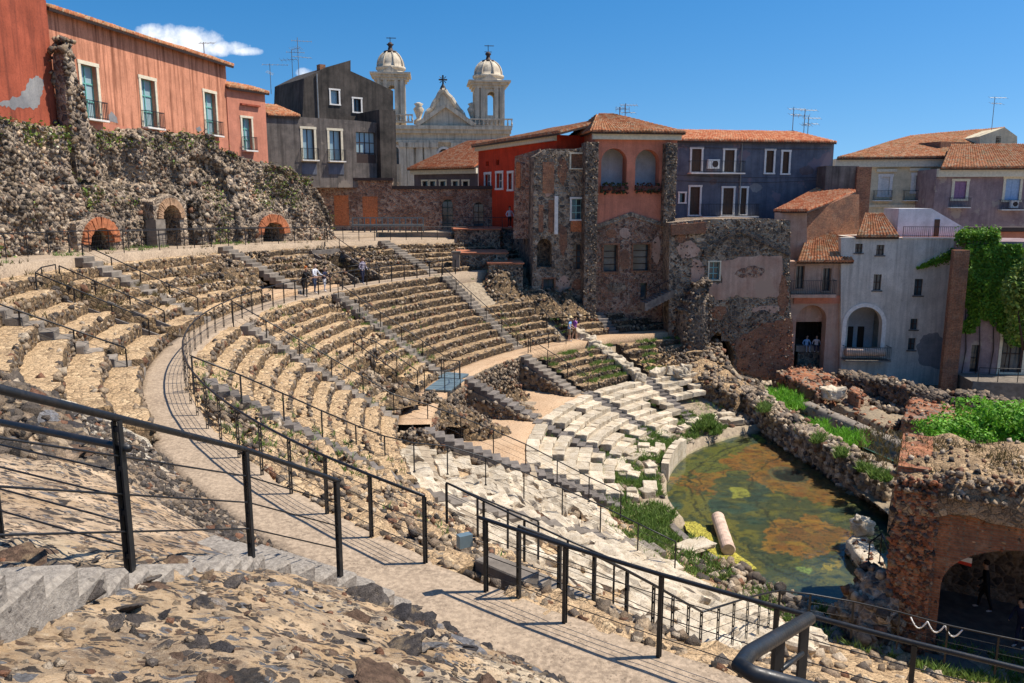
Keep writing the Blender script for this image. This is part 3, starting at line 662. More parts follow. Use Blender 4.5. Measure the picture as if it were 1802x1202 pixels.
# worn concrete stair beside the left rail
RAIL = [np.array(p) for p in ((-2.6, 3.0, -1.52), (-2.65, 4.0, -1.97), (-2.70, 5.25, -2.57), (-2.62, 7.5, -3.52), (-1.98, 8.55, -4.22), (-1.42, 9.45, -5.1))]
def along(pts, s):
    d = [0]
    for a, b_ in zip(pts, pts[1:]): d.append(d[-1] + np.linalg.norm((b_ - a)[:2]))
    s *= d[-1]; i = min(np.searchsorted(d, s, side='right') - 1, len(pts) - 2); f = (s - d[i]) / (d[i + 1] - d[i]); dirv = (pts[i + 1] - pts[i])[:2]; dirv = dirv / np.linalg.norm(dirv)
    return pts[i] + (pts[i + 1] - pts[i]) * f, dirv
T = thing('stone_stair', 'worn grey stair beside the big left railing, nearest the camera', 'stair', RAIL[5], 'radial stairs')
m_earth('step_worn', (.19, .165, .14), (.29, .255, .215), (.10, .09, .08), 1.5, 14.0, .5, .6)
WST = [block_mesh('worn_step', .5, 1.25, .5, 'step_worn', .018, .03, 60 + i, 3) for i in range(4)]
for i in range(21):
    p, d = along(RAIL, (i + .5) / 21); nrm = np.array([-d[1], d[0]])
    c = p[:2] + nrm * .52
    obj('step', WST[i % 4], T, (c[0], c[1], p[2] - .25 - .10), (random.uniform(-.02, .02), random.uniform(-.02, .02), math.atan2(d[1], d[0])))

# ------------------------------------------------------------------ railings
def post_mesh():
    mb = MB()
    for s_ in (-1, 1): mb.box((0, s_ * .021, .5), (.05, .013, 1.0))
    for z in (.18, .45, .72, .95): mb.box((0, 0, z), (.03, .032, .03))
    return mesh_from('post', mb.v, mb.f, 'rail_metal')
def thin_post():
    mb = MB(); mb.box((0, 0, .5), (.045, .028, 1.0)); mb.box((0, 0, .01), (.10, .10, .02)); return mesh_from('thin_post', mb.v, mb.f, 'rail_metal')
POST, POST2 = post_mesh(), thin_post()
RGROUP = 'dark metal railings of the theatre'
def railing(label, pts, h=1.05, wires=3, pr=.026, near=False, spacing=None, lean=.0, mat='rail_metal', wr=.0065, post=None, ends=(0, 0)):
    """pts: base points; posts at each (resampled when spacing is given)"""
    pts = [np.array(p, float) for p in pts]
    if spacing:
        d = np.concatenate([[0], np.cumsum([np.linalg.norm(b_ - a) for a, b_ in zip(pts, pts[1:])])]); n = max(2, int(round(d[-1] / spacing)) + 1)
        ss = np.linspace(0, d[-1], n); A = np.array(pts); posts = [np.array([np.interp(s_, d, A[:, i]) for i in range(3)]) for s_ in ss]
    else: posts = pts
    T = thing('railing', label, 'railing', posts[0], RGROUP); up = np.array([0, 0, 1.0])
    for i, p in enumerate(posts):
        d = (posts[min(i + 1, len(posts) - 1)] - posts[max(i - 1, 0)]); a = math.atan2(d[1], d[0])
        o = obj('post', post or (POST if near else POST2), T, p - up * .12, (0, 0, a), scale=(1, 1, h + .10))
        if mat != 'rail_metal': pass
    top = [p + up * h for p in posts]
    e0 = top[0] + (top[0] - top[1]) / np.linalg.norm(top[0] - top[1]) * ends[0]; e1 = top[-1] + (top[-1] - top[-2]) / np.linalg.norm(top[-1] - top[-2]) * ends[1]
    tp = ([e0] if ends[0] else []) + top + ([e1] if ends[1] else [])
    MB().tube(tp, pr, 10 if near else 7).build('handrail', mat, T, True)
    for k in range(wires):
        z = h * (k + 1) / (wires + 1.0); MB().tube([q_ - up * (h - z) for q_ in (([e0] if ends[0] > 1 else []) + top)], wr, 5).build('wire', mat, T, True)
    return T
def cone_z(r):
    return float(np.interp(r, [13, 14, 16.7, 21.0, 25.4, 26.9, 33.5, 34, 36, 41.5, 60], [-14.4, -14.3, -14.05, -12.15, -10.5, -10.1, -5.7, -5.5, -5.5, -2.8, -2.8]))
def rail_pol(label, L, spacing=1.5, **k):
    return railing(label, [pol(a[0], a[1], a[2] if len(a) > 2 else cone_z(a[0])) for a in L], spacing=spacing, **k)
arc = lambda r, t0, t1, z, n=60: [(r, t, z(t) if callable(z) else z) for t in np.linspace(t0, t1, n)]
rail_pol('long curved railing on the inner edge of the upper walkway', arc(34.2, 227.9, 139, -5.5), 1.35, h=1.08, near=True, wires=4)
rail_pol('near walkway railing crossing the bottom right of the picture', arc(34.25, 230.1, 262, -5.5), 1.36, h=1.08, near=True, wires=3, ends=(.12, 0), pr=.028)
railing('big sloping railing along the near left stair', RAIL[2:5], h=1.1, near=True, wires=3, pr=.027, ends=(2.6, .05), wr=.008)
q0 = np.array([-2.72, 5.30, -2.62]); dv = np.array([-1.31, .66, 0]) / 1.467
railing('level railing on the near left landing', [q0, q0 + dv * 1.55, q0 + dv * 3.1, q0 + dv * 4.6], h=.93, near=True, wires=4, pr=.027, ends=(.10, 0), wr=.008)
# bent handrail at the bottom right
T = thing('railing', 'thick bent end of a handrail at the bottom edge of the picture', 'railing', (1.0, 2.6, -2.6), RGROUP)
a = aty(1424, 1088, 3.45); b_ = aty(1318, 1150, 2.75); c = aty(1302, 1172, 2.62); d = aty(1325, 1186, 2.58); e = aty(1400, 1206, 2.62); f = aty(1700, 1290, 2.75)
MB().tube([a, a * .35 + b_ * .65, b_, c, d, e, f], .031, 14).build('handrail', 'rail_metal', T, True)
for q in (aty(1416, 1098, 3.40), aty(1372, 1125, 3.08)): MB().box((q[0], q[1], q[2] - .55), (.055, .014, 1.1), .5).build('post', 'rail_metal', T)
p0 = aty(1372, 1180, 3.08); p1 = aty(1412, 1150, 3.35); MB().tube([p0, p1], .011, 8).build('stay_bar', 'rail_metal', T, True)
# stairs and terraces
rail_pol('railing down the nearest middle-tier stair toward the pool', [(34.1, 230.9), (31.8, 230.7), (30.4, 230.8), (28.6, 230.4), (27, 229.8, -10.0)], 1.25, h=1.06, near=True, wires=3)
rail_pol('low railing above the near pool bank with a white chain', [(27, 229.8, -10.0), (23, 228.6, -11.4), (19.6, 227.0, -12.75), (18.7, 230.3, -12.95), (18.3, 235, -13.0), (18.2, 239.1, -13.1), (18.1, 246, -13.15), (18.1, 252, -13.2)], 1.3, h=1.05, near=True, wires=3)
rail_pol('long railing down the middle of the cavea to the weeds at the pool', [(34, 183.3, -5.5), (30.5, 182.9), (27, 182.0), (25.6, 182.0), (23.2, 182.6), (20.9, 184.7), (18.6, 188.5), (17.3, 193, -13.6)], 1.6)
rail_pol('long railing from the walkway curve across the white slabs', [(34, 205), (32.4, 203.9), (29.2, 201.0), (27, 197.5), (25.4, 195.5), (23.6, 195.6), (21.7, 198.2), (20.0, 201.7), (19.0, 206.1), (18.4, 211.7)], 1.6)
rail_pol('railing on the middle-tier stair below the three visitors', [(33.2, 163.2), (27.0, 161.3)], 1.6)
rail_pol('railing on the far middle-tier stair under the ruined terrace', [(33.4, 142.9), (26.9, 142.1)], 1.7)
rail_pol('railing on the stair along the retaining wall', [(25.5, 143.6, -10.1), (21.0, 142.9)], 1.7)
rail_pol('railing along the lower path beside the visitor in the hat', [(25.5, 143, -10.1), (25.5, 138.5, -10.1), (25.6, 134, -10.1)], 1.7)
rail_pol('long railing on the upper left stair under the arches', [(41.0, 181.0), (36.0, 181.0)], 1.5)
rail_pol('left railing of the sunken passage in the upper tier', [(36.0, 191.6), (39.9, 191.6), (39.9, 188.0)], 1.5)
rail_pol('right railing of the sunken passage in the upper tier', [(36.0, 187.9), (39.8, 187.9)], 1.5)
rail_pol('railing over the sandy rows at the left edge', [(35.8, 201.4), (39.2, 201.2), (41.2, 201)], 1.5)
rail_pol('railing on the edge of the upper path', arc(40.95, 176, 126, z_amb), 1.6)
rail_pol('railing in front of the brick arches of the upper wall', arc(43.2, 186, 153, z_amb), 1.7)
rail_pol('double railing at the left end of the upper path', [(42.4, 187.5, z_amb(187)), (43.4, 187.0, z_amb(187)), (43.6, 190.5, z_amb(190)), (43.4, 194.5, z_amb(193))], 1.2)
rail_pol('railing of the far sunken passage behind the visitors', [(40.7, 149.4), (36.2, 149.6), (36.1, 154.0)], 1.6)
rail_pol('railing around the sunken passage above the metal platform', [(27.0, 170.4), (29.8, 170.4), (29.8, 174.5), (27.6, 174.6)], 1.3)
rail_pol('railing around the sunken passage behind the visitor in the hat', [(27.0, 132.7), (30.3, 132.7), (30.3, 128.9), (27.2, 128.9)], 1.4)
rail_pol('railing across the marble slabs at a small platform', [(28.5, 214.9, -8.6), (28.0, 217.5, -8.9), (27.2, 221.5, -9.4), (26.4, 223.8, -9.9)], 1.2, near=True, wires=3)
rail_pol('second short railing on the small platform of the marble slabs', [(28.5, 214.9, -8.6), (27.0, 215.6, -9.5), (25.9, 216.4, -10.1)], 1.2, near=True, wires=2)
# metal walkway platform in the middle of the cavea
T = thing('metal_platform', 'blue-grey metal platform with a railing in the middle of the cavea', 'platform', pol(26.3, 168.5, -10.0))
m_plain('metal_deck', (.17, .24, .27), .5, .5, .4)
for (t0, t1, r0, r1, z) in ((164.3, 170.4, 25.2, 26.6, -9.98), (161.0, 164.0, 25.5, 26.9, -9.98)):
    for i in range(6):
        a0 = t0 + (t1 - t0) * i / 6; a1 = a0 + (t1 - t0) / 6 * .96; mb = MB(); V = [pol(r, t, zz) for zz in (z - .08, z) for r, t in ((r0, a0), (r1, a0), (r1, a1), (r0, a1))]
        mb.add(V, [(0, 1, 2, 3), (7, 6, 5, 4), (0, 4, 5, 1), (1, 5, 6, 2), (2, 6, 7, 3), (3, 7, 4, 0)]); mb.build('deck_plate', 'metal_deck', T)
rail_pol('railing of the blue-grey metal platform', [(26.6, 170.6, -9.98), (25.2, 170.6, -9.98), (25.2, 164.4, -9.98), (26.6, 164.2, -9.98)], 1.2)
# spotlight box on the walkway rail
q = pol(34.35, 229.9, -4.72); T = thing('spotlight', 'small grey floodlight box clamped to the end post of the near railing', 'lamp', q)
mb = MB(); mb.box((q[0] - .14, q[1] - .02, q[2]), (.2, .12, .18), .5); mb.build('housing', 'metal_deck', T); mb = MB(); mb.box((q[0] - .03, q[1], q[2]), (.08, .03, .03), .5); mb.build('bracket', 'rail_metal', T)
# ------------------------------------------------------------------ shared builders for walls
class Fac:
    """vertical plane through the sight line of pixel column px at depth Y, running at angle ang; (u, z) coordinates on it"""
    def __init__(s, px, Y, ang):
        d = ray(px, HY); s.O = np.array([d[0] / d[1] * Y, Y, 0]); s.a = R(ang)
        s.U = np.array([math.cos(s.a), math.sin(s.a), 0]); s.N = np.array([math.sin(s.a), -math.cos(s.a), 0])
    def uv(s, x, y):
        d = ray(x, y); t = s.O.dot(s.N) / d.dot(s.N); p = d * t; return np.array([(p - s.O).dot(s.U), p[2]])
    def rect(s, x0, y0, x1, y1):
        ym, xm = (y0 + y1) / 2, (x0 + x1) / 2
        return (s.uv(x0, ym)[0], s.uv(xm, y1)[1], s.uv(x1, ym)[0], s.uv(xm, y0)[1])
    def pt(s, u, z, d=0.0): return s.O + s.U * u + s.N * d + np.array([0, 0, z])
def rect_poly(r): return [(r[0], r[1]), (r[2], r[1]), (r[2], r[3]), (r[0], r[3])]
def arch_poly(r, n=10, flat=1.0):
    u0, z0, u1, z1 = r; w = (u1 - u0) / 2; h = min(w * flat, z1 - z0); zs = z1 - h
    return [(u0, z0), (u1, z0)] + [((u0 + u1) / 2 + w * math.cos(math.pi * i / n), zs + h * math.sin(math.pi * i / n)) for i in range(n + 1)]
def slab(mb, f, outline, holes=(), d0=0.0, d1=-.4):
    """prism on plane f: front at d0, back at d1"""
    polys = [outline] + list(holes); flat = [p for pl in polys for p in pl]
    tris = tessellate_polygon([[Vector((p[0], p[1], 0)) for p in pl] for pl in polys]); n = len(flat)
    V = [f.pt(u, z, d0) for u, z in flat] + [f.pt(u, z, d1) for u, z in flat]; F = []
    for t in tris:
        a, b_, c = [np.array(flat[i]) for i in t]; cr = (b_[0]-a[0])*(c[1]-a[1]) - (b_[1]-a[1])*(c[0]-a[0])
        t = t if cr > 0 else (t[0], t[2], t[1]); F.append(tuple(t)); F.append((t[2] + n, t[1] + n, t[0] + n))
    i = 0
    for k, pl in enumerate(polys):
        m = len(pl); ar = sum(pl[j][0] * pl[(j+1) % m][1] - pl[(j+1) % m][0] * pl[j][1] for j in range(m)); fl = (ar > 0) == (k == 0)
        for j in range(m):
            a, b_ = i + j, i + (j + 1) % m; F.append((b_, a, a + n, b_ + n) if fl else (a, b_, b_ + n, a + n))
        i += m
    return mb.add(V, F)
def cover_rocks(f, poly_test, n, box, size, w, sub=1, d=.02, pal=LAVA, jit=.03):
    """stones scattered over the front of plane f within box=(u0,z0,u1,z1) where poly_test(u,z)"""
    u = rng.uniform(box[0], box[2], n); z = rng.uniform(box[1], box[3], n); k = np.array([poly_test(a, b_) for a, b_ in zip(u, z)])
    u, z = u[k], z[k]; P = f.O[None] + u[:, None] * f.U + (rng.normal(d - .03, jit * .5, len(u)))[:, None] * f.N; P[:, 2] = z
    return rocks(P, rng.uniform(.6, 1.3, len(u)) * size * .62, tints(len(u), w, pal), sub)
def inside(poly):
    def g(x, y):
        c = False; j = len(poly) - 1
        for i in range(len(poly)):
            if (poly[i][1] > y) != (poly[j][1] > y) and x < (poly[j][0]-poly[i][0]) * (y-poly[i][1]) / (poly[j][1]-poly[i][1]) + poly[i][0]: c = not c
            j = i
        return c
    return g
def jag(pl, n=5, amp=.07):
    out = []; m = len(pl)
    for i in range(m):
        a, b_ = np.array(pl[i], float), np.array(pl[(i + 1) % m], float); L = np.linalg.norm(b_ - a); d = (b_ - a) / max(L, 1e-6); nn_ = np.array([-d[1], d[0]]); out.append(tuple(a))
        for k in range(1, n): out.append(tuple(a + (b_ - a) * (k + random.uniform(-.25, .25)) / n + nn_ * random.uniform(-amp, amp) * min(1.0, L)))
    return out
def patch(T, f, px, py, rx, ry, mat, d=.02, name='repair_patch', amp=.10):
    u, z = f.uv(px, py); u2 = f.uv(px + rx, py)[0] - u; z2 = f.uv(px, py - ry)[1] - z; m = 9
    pl = [(u + u2 * random.uniform(.7, 1.1) * math.cos(a), z + z2 * random.uniform(.7, 1.1) * math.sin(a)) for a in np.linspace(0, 2 * math.pi, m, endpoint=False)]
    mb = MB(); slab(mb, f, jag(pl, 4, amp), [], d, -.03); return mb.build(name, mat, T)
BRICKY = np.array([(.28, .10, .05), (.36, .15, .08), (.20, .08, .05), (.12, .07, .05), (.06, .05, .05), (.30, .2, .13), (.4, .28, .18), (.16, .12, .1)])
def m_brick(name, a, b, mort, sc=1.0, dirt=.5, rot=None):
    t = NT(name, .92, .15); br = t.n.new('ShaderNodeTexBrick'); br.inputs['Scale'].default_value = 1.0
    br.inputs['Brick Width'].default_value = .30 * sc; br.inputs['Row Height'].default_value = .085 * sc; br.inputs['Mortar Size'].default_value = .012 * sc; br.inputs['Bias'].default_value = -.1
    br.inputs['Color1'].default_value = (*a, 1); br.inputs['Color2'].default_value = (*b, 1); br.inputs['Mortar'].default_value = (*mort, 1)
    sx = t.n.new('ShaderNodeSeparateXYZ'); t.l.new(t.pos, sx.inputs[0]); cb = t.n.new('ShaderNodeCombineXYZ')
    t.l.new(t.math('ADD', sx.outputs[0], sx.outputs[1]), cb.inputs[0]); t.l.new(sx.outputs[2], cb.inputs[1]); t.l.new(cb.outputs[0], br.inputs['Vector'])
    n = t.noise(.9, 7, .65); f = t.noise(9, 6, .7)
    c = t.mix(1.0, br.outputs[0], t.ramp(f, [(.3, .45), (.6, 1.25)]), 'MULTIPLY'); c = t.mix(t.ramp(n, [(.45, 0), (.62, dirt)]), c, (.07, .06, .055)); c = t.mix(t.ramp(t.noise(1.7, 6, .7), [(.55, 0), (.7, dirt)]), c, (.34, .25, .18)); t.col(c)
    t.bump(t.math('ADD', t.math('MULTIPLY', br.outputs[1], -.8), f), .7, .04)
m_brick('old_brick', (.30, .11, .055), (.40, .18, .09), (.25, .19, .14))
m_brick('new_brick', (.62, .16, .05), (.70, .22, .08), (.4, .22, .13), 1, .12)
def m_rubblewall(name, a, b, c0, light, sc=3.2):      # mixed lava rubble in mortar (far walls)
    t = NT(name, .95, .1); v = t.voro(sc, out='Color'); e = t.voro(sc, 'DISTANCE_TO_EDGE'); f = t.noise(11, 6, .7); n = t.noise(.5, 6, .65)
    sx = t.n.new('ShaderNodeSeparateColor'); t.l.new(v, sx.inputs[0])
    c = t.ramp(sx.outputs[0], [(0, a), (.35, b), (.65, c0), (1, light)]); c = t.mix(t.ramp(e, [(0.02, .85), (.12, 0)]), c, tuple(x * .8 for x in light)); c = t.mix(1.0, c, t.ramp(f, [(.3, .4), (.6, 1.35)]), 'MULTIPLY')
    c = t.mix(t.ramp(n, [(.45, 0), (.65, .55)]), c, tuple(x * .5 for x in b)); t.col(c); t.bump(t.math('ADD', t.ramp(e, [(0, 0), (.25, 1)]), f), .9, .08)
m_rubblewall('rubble_wall', (.10, .085, .075), (.20, .155, .12), (.33, .245, .17), (.48, .38, .28))
m_rubblewall('rubble_dark', (.06, .052, .05), (.12, .098, .082), (.20, .15, .11), (.34, .26, .19))
m_rubblewall('rubble_red', (.14, .085, .07), (.30, .16, .11), (.40, .22, .145), (.48, .35, .26), 3.6)
m_plain('painted_shade', (.012, .011, .010), .95, .05)  # near-black colour stands in for the shade at the back of openings

# ------------------------------------------------------------------ orchestra: algae floor and water
ZW = -14.72
g = np.linspace(-15, 15, 300); GX, GY = np.meshgrid(g, g, indexing='ij'); P = np.stack([CX - 1.5 + GX, CY + 1.5 + GY * 1.25, np.full(GX.shape, ZW - .10)], -1)
dist = np.stack([fbm(P, .8, 4, 5), fbm(P, .8, 4, 9)], -1) * .8; XY = P[..., :2] + dist
def pixpoly(L, z=ZW): return np.array([atz(x, y, z)[:2] for x, y in L])
def inpoly(XY, poly):
    x, y = XY[..., 0], XY[..., 1]; c = np.zeros(x.shape, bool); j = len(poly) - 1
    for i in range(len(poly)):
        with np.errstate(divide='ignore', invalid='ignore'):
            k = ((poly[i, 1] > y) != (poly[j, 1] > y)) & (x < (poly[j, 0]-poly[i, 0]) * (y-poly[i, 1]) / (poly[j, 1]-poly[i, 1]) + poly[i, 0])
        c ^= k; j = i
    return c
tint = np.ones(P.shape) * np.array([.06, .068, .03])
nn = fbm(P, .35, 4, 21); n2 = fbm(P, 1.3, 4, 22); n3 = fbm(P * np.array([.5, 2.2, 1]), 1.0, 4, 27)
def lay(mask, c):
    global tint
    mask = np.asarray(mask, float)[..., None]; tint = tint * (1 - mask) + mask * np.array(c)
lay(sstep(.0, .5, nn + n3 * .5) * .6, (.035, .085, .07)); lay(sstep(.1, .6, n2) * .75, (.15, .13, .025)); lay(sstep(.2, .6, n3) * .5, (.012, .022, .02))
lay(inpoly(XY, pixpoly([(1180, 850), (1190, 900), (1215, 930), (1280, 990), (1310, 960), (1260, 900), (1225, 872)])) * .7, (.17, .14, .025))
lay(inpoly(XY, pixpoly([(1290, 770), (1250, 780), (1200, 820), (1180, 850), (1240, 830), (1300, 795), (1330, 765)])) * .6, (.16, .15, .02))
RUST = (.27, .115, .022)
for pl in ([(1283, 812), (1300, 790), (1335, 778), (1400, 788), (1470, 828), (1518, 868), (1510, 884), (1440, 882), (1400, 872), (1350, 855), (1312, 848)], [(1203, 868), (1222, 840), (1262, 808), (1322, 786), (1332, 797), (1285, 815), (1248, 842), (1226, 872), (1212, 874)],
           [(1186, 848), (1206, 832), (1212, 842), (1200, 862)], [(1336, 920), (1390, 893), (1470, 905), (1490, 930), (1474, 972), (1400, 975), (1338, 950)]):
    m = inpoly(XY + .35 * np.stack([fbm(P, 3.0, 3, 41), fbm(P, 3.0, 3, 42)], -1), pixpoly(pl)); lay(m * (.55 + .4 * sstep(-.5, .2, fbm(P, 2.2, 4, 44))), RUST); lay(m * sstep(0, .5, n2) * .7, (.16, .055, .014)); lay(m * sstep(.1, .5, n3) * .5, (.3, .17, .03))
lay(inpoly(XY, pixpoly([(1400, 925), (1470, 915), (1480, 940), (1460, 965), (1410, 960), (1360, 945)])) * .6, (.12, .05, .025))
for pl, c in (([(1278, 855), (1320, 858), (1322, 870), (1280, 872)], (.30, .28, .05)), ([(1445, 985), (1470, 988), (1462, 1003), (1445, 998)], (.34, .24, .03)), ([(1466, 978), (1482, 980), (1480, 996), (1468, 994)], (.3, .2, .03)), ([(1405, 996), (1430, 998), (1428, 1010), (1408, 1008)], (.22, .28, .06)),
              ([(1325, 760), (1345, 765), (1352, 778), (1335, 775)], (.33, .42, .03)), ([(1150, 700), (1151, 701), (1150, 702)], (1, 0, 0))):
    lay(inpoly(XY + dist * -.6, pixpoly(pl)) * .9, c)
rc_ = np.hypot(XY[..., 0] * .3 + P[..., 0] * .7 - CX, XY[..., 1] * .3 + P[..., 1] * .7 - CY)
for r_, w_ in ((12.7, .07), (12.2, .04), (9.6, .05)): lay((np.abs(rc_ - r_) < w_) * .75, (.012, .016, .012))
for a_ in (150, 171, 196, 214): lay((np.abs((P[..., 0] - CX) * math.sin(R(a_)) - (P[..., 1] - CY) * math.cos(R(a_))) < .04) * (rc_ > 6) * .6 * ((P[..., 0] - CX) * math.cos(R(a_)) > 0), (.012, .016, .012))
hole = np.hypot(P[..., 0] - atz(1388, 832, ZW)[0], (P[..., 1] - atz(1388, 832, ZW)[1]) * .85); lay(1 - sstep(.75, .9, hole), (.006, .008, .007)); lay((sstep(.78, .92, hole) - sstep(1.0, 1.15, hole)) * .7, (.05, .08, .05))
P[..., 2] -= (1 - sstep(.6, 1.0, hole)) * .12; P[..., 2] += n2 * .03
tint = tint * .78
t = NT('algae', .75, .25); f_ = t.noise(30, 6, .75); c_ = t.mix(1.0, t.attr(), t.ramp(f_, [(.28, .25), (.5, 1.0), (.75, 2.2)]), 'MULTIPLY'); m1_ = t.noise(3.2, 8, .72, dist=.6); m2_ = t.noise(1.3, 8, .7, dist=1.0); c_ = t.mix(t.ramp(m1_, [(.5, 0), (.62, .8)]), c_, (.012, .022, .016)); c_ = t.mix(t.ramp(m2_, [(.56, 0), (.64, .55)]), c_, (.15, .12, .02)); c_ = t.mix(t.ramp(t.noise(5, 7, .7), [(.58, 0), (.68, .6)]), c_, (.03, .10, .075)); t.col(c_); t.bump(f_, .5, .03)
o = grid_mesh('pool_floor', P, 'algae', None, True, tint); struct(o)
t = NT('water', .04, .5); t.n.remove(t.b); tr = t.n.new('ShaderNodeBsdfTransparent'); tr.inputs[0].default_value = (.93, .97, .93, 1); gl = t.n.new('ShaderNodeBsdfGlossy'); gl.inputs['Roughness'].default_value = .04
fr = t.n.new('ShaderNodeFresnel'); fr.inputs[0].default_value = 1.33; mxs = t.n.new('ShaderNodeMixShader'); bp = t.n.new('ShaderNodeBump'); bp.inputs['Strength'].default_value = .25; bp.inputs['Distance'].default_value = .02
t.l.new(t.noise(2.6, 4, .6), bp.inputs['Height']); t.l.new(bp.outputs[0], gl.inputs['Normal']); t.l.new(bp.outputs[0], fr.inputs['Normal'])
t.l.new(fr.outputs[0], mxs.inputs[0]); t.l.new(tr.outputs[0], mxs.inputs[1]); t.l.new(gl.outputs[0], mxs.inputs[2]); t.l.new(mxs.outputs[0], t.n['Material Output'].inputs[0])
mb = MB(); mb.add([(CX - 16.5, CY - 17, ZW), (CX + 1, CY - 17, ZW), (CX + 1, CY + 20, ZW), (CX - 16.5, CY + 20, ZW)], [(0, 1, 2, 3)]); struct(mb.build('water', 'water'))
m_plain('canal_bed', (.025, .07, .05), .6, .3, 0, .5, 1.5)
mb = MB(); q = [atz(x, y, -14.05) for x, y in ((1478, 768), (1545, 752), (1650, 802), (1600, 822))]; mb.add([(*p[:2], -14.11) for p in q], [(0, 1, 2, 3)]); struct(mb.build('canal_bed', 'canal_bed'))
mb = MB(); mb.add([(*p[:2], -14.05) for p in q], [(0, 1, 2, 3)]); struct(mb.build('canal_water', 'water'))

# white orchestra wall (curved marble slab)
T = thing('marble_parapet', 'curved white marble parapet standing at the edge of the pool', 'wall', pol(13.8, 155, -14.7))
for i in range(6):
    a0, a1 = 146.5 + i * 3.1, 146.5 + (i + 1) * 3.1 - .06; mb = MB(); V = []
    zt = -13.55 - .05 * i + (0 if i else -.15)
    for a in (a0, (a0 + a1) / 2, a1):
        for rr, z in ((13.75, -15.0), (13.75, zt), (14.15, zt), (14.15, -15.0)): V.append(pol(rr, a, z + (random.uniform(-.04, .04) if z > -14.9 else 0)))
    mb.add(V, [(j * 4 + k, j * 4 + (k + 1) % 4, j * 4 + 4 + (k + 1) % 4, j * 4 + 4 + k) for j in range(2) for k in range(4)] + [(0, 1, 2, 3), (11, 10, 9, 8)]); mb.build('slab', 'marble', T)
# kerb on the near side of the pool
T = thing('stone_kerb', 'dark curved stone kerb at the near left edge of the pool', 'kerb', pol(14.2, 200, -14.7))
for i in range(12):
    a = 186 + i * 3.0; o = obj('kerb_stone', STEP[i % 4], T, pol(14.6, a, -14.72), (0, 0, R(a)), scale=(.8, .76, .8))
# fallen column
T = thing('fallen_column', 'pinkish marble column drum lying in the shallow pool', 'column', atz(1272, 940, -14.6)); a = atz(1263, 910, -14.45); b_ = atz(1282, 968, -14.45)
d = b_ - a; L = np.linalg.norm(d); d /= L; m_plain('pink_marble', (.62, .44, .33), .7, .3, 0, .25, 3)
ring = [0, .02, .06, .5, .94, .98, 1]; MB().tube([a + d * L * s_ for s_ in ring], [.26, .30, .29, .285, .29, .30, .26], 20).build('shaft', 'pink_marble', T)
m_plain('yellow_algae', (.36, .31, .05), .8, .2, 0, .7, 14)
# yellow algae strip along the kerb
q = [atz(x, y, ZW + .03) for x, y in ((1200, 918), (1226, 918), (1268, 952), (1330, 1000), (1300, 1010), (1262, 992), (1226, 960))]; n_s = 14
mb = MB(); V = []
for s_ in np.linspace(0, 1, 24):
    a = np.array([np.interp(s_, [0, .35, .7, 1], [p[i] for p in (q[0], q[6], q[5], q[4])]) for i in range(3)]); b_ = np.array([np.interp(s_, [0, .3, .65, 1], [p[i] for p in (q[1], q[1] * .4 + q[2] * .6, q[2], q[3])]) for i in range(3)])
    for k in range(6): V.append(a + (b_ - a) * k / 5 + np.array([random.uniform(-.06, .06), random.uniform(-.06, .06), random.uniform(0, .035)]))
mb.add(V, [(i * 6 + k, i * 6 + k + 1, i * 6 + k + 7, i * 6 + k + 6) for i in range(23) for k in range(5)]); o = mb.build('algae_mat', 'yellow_algae', None, True); tag(stuff(o), 'bright yellow algae strip along the pool kerb', 'algae')
# marble slab by the kerb and statue base
obj_ = obj('marble_plate', SLAB[2], None, atz(1222, 960, -14.3), (0, 0, .5), scale=(1.7, .9, .4)); tag(obj_, 'flat white marble plate beside the yellow algae strip', 'slab')

